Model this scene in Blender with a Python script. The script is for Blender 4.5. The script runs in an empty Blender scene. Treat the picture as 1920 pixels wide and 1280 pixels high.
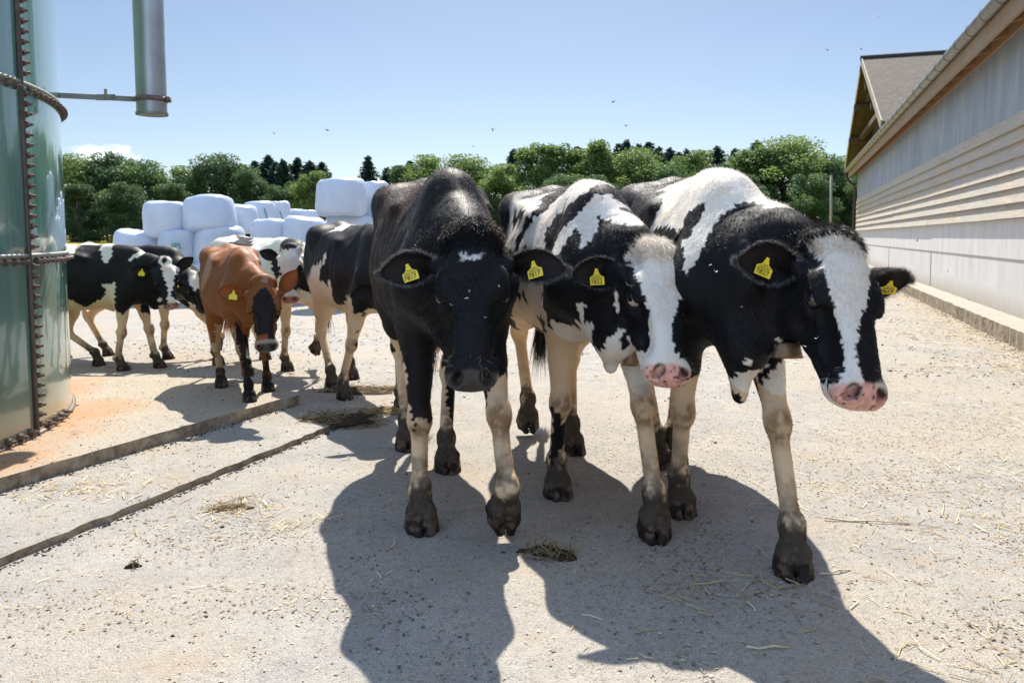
import bpy, bmesh, math, random
import numpy as np
from mathutils import Vector, Matrix, Quaternion

# ------------------------------------------------------------------ camera, sky, sun, exposure
C = bpy.context.scene
R = math.radians
cam = bpy.data.objects.new("camera", bpy.data.cameras.new("camera"))
C.collection.objects.link(cam)
cam.location = (0, 0, 1.06)
cam.rotation_euler = (R(90 - 4.5), 0, 0)
cam.data.sensor_width = 36.0
cam.data.lens = 28.125
cam.data.shift_y = -0.0411
cam.data.clip_start = 0.05
cam.data.clip_end = 2000
cam.data.dof.use_dof = True
cam.data.dof.focus_distance = 2.65
cam.data.dof.aperture_fstop = 8.0
C.camera = cam

SUN_EL, SUN_AZ = 50.0, 1.5            # degrees above the horizon, degrees right of straight ahead (+Y)
W = bpy.data.worlds.new("World"); C.world = W; W.use_nodes = True
nt = W.node_tree; nt.nodes.clear()
wo = nt.nodes.new("ShaderNodeOutputWorld"); bg = nt.nodes.new("ShaderNodeBackground")
sky = nt.nodes.new("ShaderNodeTexSky"); sky.sky_type = 'NISHITA'; sky.sun_disc = False
sky.sun_elevation = R(SUN_EL); sky.sun_rotation = R(SUN_AZ)
sky.altitude = 600; sky.air_density = 0.85; sky.dust_density = 1.0; sky.ozone_density = 1.4
bg.inputs["Strength"].default_value = 0.066
# a few small white clouds low over the far trees
tc = nt.nodes.new("ShaderNodeTexCoord")
nz = nt.nodes.new("ShaderNodeTexNoise"); nz.inputs["Scale"].default_value = 16; nz.inputs["Detail"].default_value = 6
mp = nt.nodes.new("ShaderNodeMapping"); mp.inputs["Scale"].default_value = (1, 1, 2.6)
nt.links.new(tc.outputs["Generated"], mp.inputs["Vector"]); nt.links.new(mp.outputs["Vector"], nz.inputs["Vector"])
dst = nt.nodes.new("ShaderNodeVectorMath"); dst.operation = 'DISTANCE'
mp2 = nt.nodes.new("ShaderNodeMapping"); mp2.inputs["Scale"].default_value = (1, 1, 2.6)
nt.links.new(tc.outputs["Generated"], mp2.inputs["Vector"]); nt.links.new(mp2.outputs["Vector"], dst.inputs[0])
cdir = Vector((-0.53, 1.0, 0.098)).normalized(); dst.inputs[1].default_value = (cdir.x, cdir.y, cdir.z * 2.6)
mr = nt.nodes.new("ShaderNodeMapRange"); mr.inputs[1].default_value = 0.0; mr.inputs[2].default_value = 0.11
mr.inputs[3].default_value = 0.40; mr.inputs[4].default_value = -0.30
nt.links.new(dst.outputs["Value"], mr.inputs[0])
ad = nt.nodes.new("ShaderNodeMath"); ad.operation = 'ADD'
nt.links.new(nz.outputs["Fac"], ad.inputs[0]); nt.links.new(mr.outputs[0], ad.inputs[1])
mr2 = nt.nodes.new("ShaderNodeMapRange"); mr2.inputs[1].default_value = 0.60; mr2.inputs[2].default_value = 0.76
mr2.inputs[3].default_value = 0; mr2.inputs[4].default_value = 0.9
nt.links.new(ad.outputs[0], mr2.inputs[0])
mxw = nt.nodes.new("ShaderNodeMix"); mxw.data_type = 'RGBA'
nt.links.new(mr2.outputs[0], mxw.inputs[0]); nt.links.new(sky.outputs[0], mxw.inputs[6])
mxw.inputs[7].default_value = (13, 13.4, 14.2, 1)
# fill light added to the sky overhead and behind the camera, to lift shadows
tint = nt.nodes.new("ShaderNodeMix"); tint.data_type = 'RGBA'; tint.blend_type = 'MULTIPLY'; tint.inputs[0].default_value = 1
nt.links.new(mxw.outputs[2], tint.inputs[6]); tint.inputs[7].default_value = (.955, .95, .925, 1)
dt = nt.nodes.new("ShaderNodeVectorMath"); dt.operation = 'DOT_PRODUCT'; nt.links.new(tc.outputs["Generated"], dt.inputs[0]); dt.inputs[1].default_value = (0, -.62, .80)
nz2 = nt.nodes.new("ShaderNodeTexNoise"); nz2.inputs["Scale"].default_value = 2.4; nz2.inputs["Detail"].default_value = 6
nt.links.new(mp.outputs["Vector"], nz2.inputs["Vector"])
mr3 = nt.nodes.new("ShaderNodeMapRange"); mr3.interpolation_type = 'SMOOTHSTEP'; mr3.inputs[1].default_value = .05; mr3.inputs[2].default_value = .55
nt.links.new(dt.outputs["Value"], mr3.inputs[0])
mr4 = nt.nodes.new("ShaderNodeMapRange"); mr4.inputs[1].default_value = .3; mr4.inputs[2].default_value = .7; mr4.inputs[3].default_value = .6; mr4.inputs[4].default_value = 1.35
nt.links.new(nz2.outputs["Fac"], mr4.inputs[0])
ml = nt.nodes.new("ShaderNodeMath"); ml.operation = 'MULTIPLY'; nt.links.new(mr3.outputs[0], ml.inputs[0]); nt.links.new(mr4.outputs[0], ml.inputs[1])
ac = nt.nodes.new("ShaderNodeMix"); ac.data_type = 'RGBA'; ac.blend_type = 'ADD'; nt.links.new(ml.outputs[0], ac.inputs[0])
nt.links.new(tint.outputs[2], ac.inputs[6]); SKY_FILL = 6.5; ac.inputs[7].default_value = (SKY_FILL * .68, SKY_FILL * .90, SKY_FILL * 1.36, 1); ac.clamp_factor = False
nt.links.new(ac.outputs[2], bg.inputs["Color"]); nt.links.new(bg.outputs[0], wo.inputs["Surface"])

sl = bpy.data.lights.new("sun", 'SUN'); sl.energy = 5.0; sl.angle = R(0.53); sl.color = (1.0, 0.94, 0.85)
so = bpy.data.objects.new("sun", sl); C.collection.objects.link(so)
to_sun = Vector((math.sin(R(SUN_AZ)) * math.cos(R(SUN_EL)), math.cos(R(SUN_AZ)) * math.cos(R(SUN_EL)), math.sin(R(SUN_EL))))
so.rotation_euler = to_sun.to_track_quat('Z', 'Y').to_euler(); so.location = (3, 20, 25)

vs = C.view_settings
C.display_settings.display_device = 'sRGB'
vs.view_transform = 'Standard'; vs.look = 'None'; vs.gamma = 1.0; vs.use_curve_mapping = False
vs.exposure = 0.95

# ------------------------------------------------------------------ helpers
rng = np.random.default_rng(7)
random.seed(7)

def tag(o, label=None, cat=None, group=None, kind=None):
    if label: o["label"] = label
    if cat: o["category"] = cat
    if group: o["group"] = group
    if kind: o["kind"] = kind
    return o

def empty(name, loc=(0, 0, 0), rotz=0.0, scale=1.0):
    o = bpy.data.objects.new(name, None)
    o.location = loc; o.rotation_euler = (0, 0, rotz); o.scale = (scale,) * 3
    o.empty_display_size = 0.2
    C.collection.objects.link(o)
    return o

def obj(name, me, parent=None):
    o = bpy.data.objects.new(name, me)
    C.collection.objects.link(o)
    if parent is not None: o.parent = parent
    return o

def np_mesh(name, v, f, mats=(), smooth=True, mi=None, pc=None):
    """mesh from arrays: v (n,3), f (m,k) with one k, mi material index per face, pc point colours"""
    v = np.asarray(v, np.float32); f = np.asarray(f, np.int32)
    me = bpy.data.meshes.new(name)
    me.vertices.add(len(v)); me.vertices.foreach_set("co", v.ravel())
    k = f.shape[1]
    me.loops.add(f.size); me.loops.foreach_set("vertex_index", f.ravel())
    me.polygons.add(len(f)); me.polygons.foreach_set("loop_start", np.arange(0, f.size, k, dtype=np.int32))
    try: me.polygons.foreach_set("loop_total", np.full(len(f), k, np.int32))
    except Exception: pass
    if mi is not None: me.polygons.foreach_set("material_index", np.asarray(mi, np.int32))
    for m in mats: me.materials.append(m)
    me.update(calc_edges=True)
    if smooth: me.polygons.foreach_set("use_smooth", np.ones(len(f), bool))
    if pc is not None:
        a = me.color_attributes.new("coat", 'FLOAT_COLOR', 'POINT')
        c = np.ones((len(v), 4), np.float32); c[:, :3] = pc
        a.data.foreach_set("color", c.ravel())
    me.validate(clean_customdata=False)
    return me

class MB:
    """collects boxes, tubes and polygons and links them as ONE mesh object"""
    def __init__(s): s.v = []; s.f = []; s.m = []
    def add(s, vs, fs, m=0):
        b = len(s.v); s.v += [tuple(p) for p in vs]
        s.f += [tuple(b + i for i in q) for q in fs]; s.m += [m] * len(fs)
    def box(s, c, d, rot=None, m=0, taper=1.0):
        x, y, z = d[0] / 2, d[1] / 2, d[2] / 2
        ps = [Vector((sx * x * (taper if sz > 0 else 1), sy * y * (taper if sz > 0 else 1), sz * z)) for sz in (-1, 1) for sx, sy in ((-1, -1), (1, -1), (1, 1), (-1, 1))]
        if rot is not None: ps = [rot @ p for p in ps]
        c = Vector(c)
        s.add([p + c for p in ps], [(3, 2, 1, 0), (4, 5, 6, 7), (0, 1, 5, 4), (1, 2, 6, 5), (2, 3, 7, 6), (3, 0, 4, 7)], m)
    def bar(s, a, b, w, h, m=0, up=(0, 0, 1)):
        a, b = Vector(a), Vector(b); d = (b - a); L = d.length; d.normalize()
        u = Vector(up); u = (u - d * u.dot(d)).normalized(); r = d.cross(u)
        rot = Matrix((d, r, u)).transposed()
        s.box((a + b) / 2, (L, w, h), rot, m)
    def tube(s, pts, rad, n=10, m=0, caps=True):
        pts = [Vector(p) for p in pts]
        if not hasattr(rad, '__len__'): rad = [rad] * len(pts)
        b = len(s.v); ref = None
        for i, p in enumerate(pts):
            t = (pts[min(i + 1, len(pts) - 1)] - pts[max(i - 1, 0)]).normalized()
            if ref is None:
                ref = Vector((0, 0, 1)) if abs(t.z) < .9 else Vector((1, 0, 0))
            ref = (ref - t * ref.dot(t)).normalized(); q = t.cross(ref)
            for k in range(n):
                a = 2 * math.pi * k / n
                s.v.append(tuple(p + (ref * math.cos(a) + q * math.sin(a)) * rad[i]))
        for i in range(len(pts) - 1):
            for k in range(n):
                k2 = (k + 1) % n
                s.f.append((b + i * n + k, b + i * n + k2, b + (i + 1) * n + k2, b + (i + 1) * n + k)); s.m.append(m)
        if caps:
            s.f.append(tuple(b + k for k in reversed(range(n)))); s.m.append(m)
            e = b + (len(pts) - 1) * n
            s.f.append(tuple(e + k for k in range(n))); s.m.append(m)
    def lathe(s, prof, n=24, c=(0, 0, 0), m=0, closed_top=True):
        b = len(s.v)
        for r, z in prof:
            for k in range(n):
                a = 2 * math.pi * k / n; s.v.append((c[0] + r * math.cos(a), c[1] + r * math.sin(a), c[2] + z))
        for i in range(len(prof) - 1):
            for k in range(n):
                k2 = (k + 1) % n
                s.f.append((b + i * n + k, b + i * n + k2, b + (i + 1) * n + k2, b + (i + 1) * n + k)); s.m.append(m)
        if closed_top:
            s.f.append(tuple(b + k for k in reversed(range(n)))); s.m.append(m)
            e = b + (len(prof) - 1) * n
            s.f.append(tuple(e + k for k in range(n))); s.m.append(m)
    def mesh(s, name, mats, smooth=False):
        me = bpy.data.meshes.new(name); me.from_pydata(s.v, [], s.f)
        for m in (mats if isinstance(mats, (list, tuple)) else [mats]): me.materials.append(m)
        me.polygons.foreach_set("material_index", s.m)
        if smooth: me.polygons.foreach_set("use_smooth", [True] * len(s.f))
        me.update(); return me
    def build(s, name, mats, parent=None, smooth=False, bevel=0):
        o = obj(name, s.mesh(name, mats, smooth), parent)
        if bevel:
            b = o.modifiers.new("bevel", 'BEVEL'); b.width = bevel; b.segments = 2; b.limit_method = 'ANGLE'
        return o

# material helper -------------------------------------------------------------
class NT:
    def __init__(s, name):
        s.m = bpy.data.materials.new(name); s.m.use_nodes = True
        s.t = s.m.node_tree; s.t.nodes.clear()
        s.out = s.n("ShaderNodeOutputMaterial")
    def n(s, t, **k):
        x = s.t.nodes.new(t)
        for a, b in k.items(): setattr(x, a, b)
        return x
    def set(s, sock, v):
        if hasattr(v, 'is_linked'): s.t.links.new(v, sock)
        elif isinstance(v, (tuple, list)) and len(v) == 3 and sock.type == 'RGBA': sock.default_value = (*v, 1)
        else: sock.default_value = v
    def coord(s, kind="Object", scale=(1, 1, 1), rot=(0, 0, 0)):
        c = s.n("ShaderNodeTexCoord"); m = s.n("ShaderNodeMapping")
        s.t.links.new(c.outputs[kind], m.inputs[0]); m.inputs["Scale"].default_value = scale; m.inputs["Rotation"].default_value = rot
        return m.outputs[0]
    def noise(s, scale, detail=4, vec=None, rough=.55, dist=0):
        x = s.n("ShaderNodeTexNoise"); x.inputs["Scale"].default_value = scale; x.inputs["Detail"].default_value = detail
        x.inputs["Roughness"].default_value = rough; x.inputs["Distortion"].default_value = dist
        if vec is not None: s.t.links.new(vec, x.inputs["Vector"])
        return x.outputs["Fac"]
    def vor(s, scale, vec=None, feat='F1', out="Distance"):
        x = s.n("ShaderNodeTexVoronoi", feature=feat); x.inputs["Scale"].default_value = scale
        if vec is not None: s.t.links.new(vec, x.inputs["Vector"])
        return x.outputs[out]
    def rng(s, v, a, b, c=0., d=1.):
        x = s.n("ShaderNodeMapRange"); s.set(x.inputs[0], v)
        for i, q in zip((1, 2, 3, 4), (a, b, c, d)): x.inputs[i].default_value = q
        return x.outputs[0]
    def math(s, op, a, b=0.):
        x = s.n("ShaderNodeMath", operation=op); s.set(x.inputs[0], a); s.set(x.inputs[1], b); return x.outputs[0]
    def mix(s, f, a, b, blend='MIX'):
        x = s.n("ShaderNodeMix", data_type='RGBA', blend_type=blend)
        s.set(x.inputs[0], f); s.set(x.inputs[6], a); s.set(x.inputs[7], b); return x.outputs[2]
    def bump(s, h, strength=.4, dist=.01):
        x = s.n("ShaderNodeBump"); s.set(x.inputs["Height"], h); x.inputs["Strength"].default_value = strength; x.inputs["Distance"].default_value = dist
        return x.outputs[0]
    def attr(s, name, out="Color"):
        x = s.n("ShaderNodeAttribute"); x.attribute_name = name; return x.outputs[out]
    def xyz(s, v):
        x = s.n("ShaderNodeSeparateXYZ"); s.t.links.new(v, x.inputs[0]); return x.outputs
    def bsdf(s, color, rough=.6, bump=None, metal=0., spec=.5, out=True, **k):
        p = s.n("ShaderNodeBsdfPrincipled"); s.set(p.inputs["Base Color"], color); s.set(p.inputs["Roughness"], rough)
        p.inputs["Metallic"].default_value = metal; p.inputs["Specular IOR Level"].default_value = spec
        if bump is not None: s.t.links.new(bump, p.inputs["Normal"])
        for a, b in k.items(): s.set(p.inputs[a.replace('_', ' ')], b)
        if out: s.t.links.new(p.outputs[0], s.out.inputs[0])
        return p.outputs[0]
    def mixsh(s, f, a, b, out=True):
        x = s.n("ShaderNodeMixShader"); s.set(x.inputs[0], f); s.t.links.new(a, x.inputs[1]); s.t.links.new(b, x.inputs[2])
        if out: s.t.links.new(x.outputs[0], s.out.inputs[0])
        return x.outputs[0]

def simple(name, col, rough=.6, metal=0., spec=.5, var=.15, scale=20, bump=0., **k):
    t = NT(name); n = t.noise(scale, 5, t.coord())
    c = t.mix(t.rng(n, .3, .7), tuple(x * (1 - var) for x in col), tuple(min(1, x * (1 + var)) for x in col))
    t.bsdf(c, rough, t.bump(n, bump, .01) if bump else None, metal, spec, **k)
    return t.m
# ------------------------------------------------------------------ cows: a signed field per animal, meshed as one skin
f32 = np.float32
def V3(*a): return np.array(a, float)
def unit(v): v = np.asarray(v, float); return v / max(1e-9, np.linalg.norm(v))

class Vol:
    def __init__(s, lo, hi, h):
        s.h = h; s.lo = np.array(lo, float); n = np.ceil((np.array(hi) - s.lo) / h).astype(int) + 1
        s.ax = [(s.lo[i] + np.arange(n[i]) * h).astype(f32) for i in range(3)]
        s.d = np.full(n, 0.3, f32)
    def op(s, fn, lo, hi, k=.03, sub=False, m=.1):
        sl = []
        for i in range(3):
            a = int(np.searchsorted(s.ax[i], lo[i] - m)); b = int(np.searchsorted(s.ax[i], hi[i] + m))
            if b <= a: return
            sl.append(slice(a, b))
        X, Y, Z = s.ax[0][sl[0]][:, None, None], s.ax[1][sl[1]][None, :, None], s.ax[2][sl[2]][None, None, :]
        e = fn(X, Y, Z).astype(f32); sl = tuple(sl); a = s.d[sl]; k = max(k, 1e-4)
        if sub:
            e = -e; hh = np.maximum(k - np.abs(a - e), 0); s.d[sl] = np.maximum(a, e) + hh * hh / (4 * k)
        else:
            hh = np.maximum(k - np.abs(a - e), 0); s.d[sl] = np.minimum(a, e) - hh * hh / (4 * k)
    def cap(s, a, b, ra, rb, k=.03, sq=None, sub=False):
        """tapered capsule, optionally flattened along sq=(axis, factor>1)"""
        a = np.asarray(a, float); b = np.asarray(b, float); u = None
        if sq is not None: u = unit(sq[0]); g = sq[1] - 1.0
        tr = (lambda p: p + g * p.dot(u) * u) if u is not None else (lambda p: p)
        ba = tr(b - a); L2 = max(1e-9, ba.dot(ba))
        def fn(X, Y, Z):
            x, y, z = X - f32(a[0]), Y - f32(a[1]), Z - f32(a[2])
            if u is not None:
                w = (x * f32(u[0]) + y * f32(u[1]) + z * f32(u[2])) * f32(g)
                x = x + w * f32(u[0]); y = y + w * f32(u[1]); z = z + w * f32(u[2])
            t = np.clip((x * f32(ba[0]) + y * f32(ba[1]) + z * f32(ba[2])) / f32(L2), 0, 1)
            x = x - t * f32(ba[0]); y = y - t * f32(ba[1]); z = z - t * f32(ba[2])
            l = np.sqrt(x * x + y * y + z * z) + f32(1e-6)
            d = l - (ra + (rb - ra) * t)
            if u is not None:
                gu = (x * f32(u[0]) + y * f32(u[1]) + z * f32(u[2])) / l
                d = d / np.sqrt(1 + f32((1 + g) ** 2 - 1) * gu * gu)
            return d
        r = max(ra, rb)
        s.op(fn, np.minimum(a, b) - r, np.maximum(a, b) + r, k, sub)
    def ell(s, c, r, M=None, k=.03, sub=False):
        """ellipsoid, M columns = its axes"""
        c = np.asarray(c, float); r = np.asarray(r, float); M = np.eye(3) if M is None else np.asarray(M, float)
        def fn(X, Y, Z):
            x, y, z = X - f32(c[0]), Y - f32(c[1]), Z - f32(c[2]); k0 = 0; k1 = 0
            for i in range(3):
                q = x * f32(M[0, i]) + y * f32(M[1, i]) + z * f32(M[2, i])
                k0 = k0 + (q / f32(r[i])) ** 2; k1 = k1 + (q / f32(r[i] ** 2)) ** 2
            k0 = np.sqrt(k0); return k0 * (k0 - 1) / (np.sqrt(k1) + f32(1e-6))
        m = float(r.max()); s.op(fn, c - m, c + m, k, sub)
    def plane_cut(s, p, n, lo, hi, k=.006):
        """removes what lies on the side n points to, inside a box"""
        p = np.asarray(p, float); n = unit(n)
        s.op(lambda X, Y, Z: -((X - f32(p[0])) * f32(n[0]) + (Y - f32(p[1])) * f32(n[1]) + (Z - f32(p[2])) * f32(n[2])), lo, hi, k, True, m=0)
    def torso(s, keys, k=.0):
        K = np.array(sorted(keys)); xs = np.linspace(K[0, 0], K[-1, 0], 400)
        tab = [np.interp(xs, K[:, 0], K[:, j]) for j in range(1, 5)]
        w = np.exp(-np.linspace(-2.2, 2.2, 31) ** 2); w /= w.sum()
        tab = [np.convolve(np.pad(t, 15, 'edge'), w, 'valid') for t in tab]
        x = s.ax[0].astype(float)
        zt, zb, hw, pu = [np.interp(x, xs, t) for t in tab]
        dx = np.maximum(np.maximum(xs[0] - x, x - xs[-1]), 0)
        zw = zb + (zt - zb) * .44
        Y = np.abs(s.ax[1])[None, :, None]; Z = s.ax[2][None, None, :]
        c = lambda a: a.astype(f32)[:, None, None]
        up = Z > c(zw); h = np.where(up, c(zt - zw), c(zw - zb)); p = np.where(up, c(pu), f32(2.15))
        rho = ((Y / c(hw)) ** p + (np.abs(Z - c(zw)) / h) ** p) ** (1 / p)
        e = (rho - 1) * np.minimum(c(hw), h)
        g = np.gradient(e, s.h); gm = np.sqrt(g[0] ** 2 + g[1] ** 2 + g[2] ** 2); del g
        e = e / np.clip(gm, .3, 3) + c(dx)
        hh = np.maximum(.05 - np.abs(s.d - e), 0); s.d = np.minimum(s.d, e) - hh * hh / .2
        s.d = s.d.astype(f32)
    def net(s):
        """naive surface nets"""
        d = s.d; neg = d < 0; n = np.array(d.shape) - 1
        cor = [(i, j, k) for i in (0, 1) for j in (0, 1) for k in (0, 1)]
        cnt = np.zeros(n, np.int8)
        for i, j, k in cor: cnt += neg[i:i + n[0], j:j + n[1], k:k + n[2]]
        act = (cnt > 0) & (cnt < 8); I = np.argwhere(act)
        idx = np.full(n, -1, np.int32); idx[act] = np.arange(len(I), dtype=np.int32)
        val = {c: d[I[:, 0] + c[0], I[:, 1] + c[1], I[:, 2] + c[2]] for c in cor}
        acc = np.zeros((len(I), 3)); num = np.zeros(len(I))
        for a in range(3):
            for c in cor:
                if c[a]: continue
                e = list(c); e[a] = 1; e = tuple(e); va, vb = val[c], val[e]
                m = (va < 0) != (vb < 0); t = np.where(m, va / np.where(m, va - vb, 1), 0)
                p = np.tile(np.array(c, float), (len(I), 1)); p[:, a] = t
                acc += p * m[:, None]; num += m
        v = s.lo + (I + acc / num[:, None]) * s.h
        F = []
        for a in range(3):
            b, c = (a + 1) % 3, (a + 2) % 3
            sa = [slice(None)] * 3; sb = [slice(None)] * 3; sa[a] = slice(0, -1); sb[a] = slice(1, None)
            ch = neg[tuple(sa)] != neg[tuple(sb)]
            E = np.argwhere(ch); E = E[(E[:, b] > 0) & (E[:, c] > 0) & (E[:, b] < n[b]) & (E[:, c] < n[c])]
            o1 = np.zeros(3, int); o1[b] = 1; o2 = np.zeros(3, int); o2[c] = 1
            g = lambda q: idx[q[:, 0], q[:, 1], q[:, 2]]
            q = np.stack([g(E - o1 - o2), g(E - o2), g(E), g(E - o1)], 1)
            fl = ~neg[E[:, 0], E[:, 1], E[:, 2]]; q[fl] = q[fl][:, ::-1]
            F.append(q)
        F = np.concatenate(F)
        # two rounds of light smoothing take out the grid's stair marks
        for lam in (.5, -.52, .5, -.52):
            sm = np.zeros_like(v); w = np.zeros(len(v))
            for i in range(4):
                a_, b_ = F[:, i], F[:, (i + 1) % 4]
                for j in range(3):
                    sm[:, j] += np.bincount(a_, v[b_, j], len(v)) + np.bincount(b_, v[a_, j], len(v))
                w += np.bincount(a_, minlength=len(v)) + np.bincount(b_, minlength=len(v))
            v = v + lam * (sm / np.maximum(w, 1)[:, None] - v)
        return v, F

def normals(v, F):
    n = np.cross(v[F[:, 2]] - v[F[:, 0]], v[F[:, 3]] - v[F[:, 1]]); N = np.zeros_like(v)
    for j in range(3):
        for i in range(4): N[:, j] += np.bincount(F[:, i], n[:, j], len(v))
    return N / np.maximum(np.linalg.norm(N, axis=1), 1e-9)[:, None]

# cheap repeatable 3-D value noise
_tabN = np.random.default_rng(3).random((32, 32, 32)).astype(f32)
def vnoise(p, sc, seed=0):
    q = np.asarray(p) * sc + seed * 7.31; i = np.floor(q).astype(int); f = q - i; f = f * f * (3 - 2 * f); r = 0
    for dx in (0, 1):
        for dy in (0, 1):
            for dz in (0, 1):
                w = (f[:, 0] if dx else 1 - f[:, 0]) * (f[:, 1] if dy else 1 - f[:, 1]) * (f[:, 2] if dz else 1 - f[:, 2])
                r = r + w * _tabN[(i[:, 0] + dx) & 31, (i[:, 1] + dy) & 31, (i[:, 2] + dz) & 31]
    return r
def fbm(p, sc, seed=0): return .5 * vnoise(p, sc, seed) + .3 * vnoise(p, sc * 2.1, seed + 1) + .2 * vnoise(p, sc * 4.3, seed + 2)
def sstep(x, a, b): t = np.clip((x - a) / (b - a), 0, 1); return t * t * (3 - 2 * t)

def ik(A, B, l1, l2, pole):
    d = B - A; L = min(np.linalg.norm(d), (l1 + l2) * .999); u = unit(d)
    a = (l1 * l1 - l2 * l2 + L * L) / (2 * L); h = math.sqrt(max(l1 * l1 - a * a, 0))
    p = unit(pole - u * np.dot(pole, u))
    return A + u * a + p * h

TORSO = [  # x, top, bottom, half width, roundness of the upper half
    (.35, 1.00, .85, .045, 2.0), (.27, 1.08, .765, .10, 2.0), (.12, 1.185, .69, .145, 1.5), (-.02, 1.265, .665, .178, 1.36),
    (-.15, 1.275, .65, .212, 1.42), (-.35, 1.282, .63, .258, 1.7), (-.55, 1.29, .615, .288, 2.1), (-.75, 1.295, .625, .298, 2.35),
    (-.90, 1.30, .67, .285, 2.55), (-1.02, 1.30, .75, .262, 2.8), (-1.15, 1.29, .84, .235, 2.7), (-1.28, 1.265, .925, .19, 2.4),
    (-1.40, 1.21, 1.0, .12, 2.0), (-1.47, 1.15, 1.05, .045, 2.0)]

class CowForm:
    """Joint positions of one animal in its own frame (x ahead, y to its left, z up, unit size), from where its feet,
    poll and nose are in the yard."""
    def __init__(s, loc, heading, scale, legs, poll, nose, faceup, hs=1.0, neck_r=1.0, belly=0.0, brisket=0.0, withers=0.0):
        s.loc = np.array([loc[0], loc[1], loc[2] if len(loc) > 2 else 0.]); s.head_ang = R(heading); s.s = scale; s.hs = hs
        s.neck_r = neck_r; s.belly = belly; s.brisket = brisket; s.withers = withers
        c, n = math.cos(s.head_ang), math.sin(s.head_ang)
        s.Rm = np.array([[c, -n, 0], [n, c, 0], [0, 0, 1.]])
        s.poll = s.L(poll); s.f = unit(s.L(nose) - s.poll)
        u = s.Rm.T @ np.asarray(faceup, float); s.u = unit(u - s.f * u.dot(s.f)); s.sd = np.cross(s.u, s.f)
        s.H = np.stack([s.f, s.sd, s.u], 1)             # head axes: along the face, to the animal's left, out of the forehead
        s.legs = {}
        for k, q in legs.items():
            q = list(q) + [0, 0][len(q) - 3:]
            s.legs[k] = (s.L(q[:3]), R(q[3]), R(q[4]))  # foot, toe turned in/out, toe tipped down
    def L(s, w): return s.Rm.T @ (np.asarray(w, float) - s.loc) / s.s
    def hp(s, a, b, c): return s.poll + s.hs * (s.f * a + s.sd * b + s.u * c)

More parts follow.
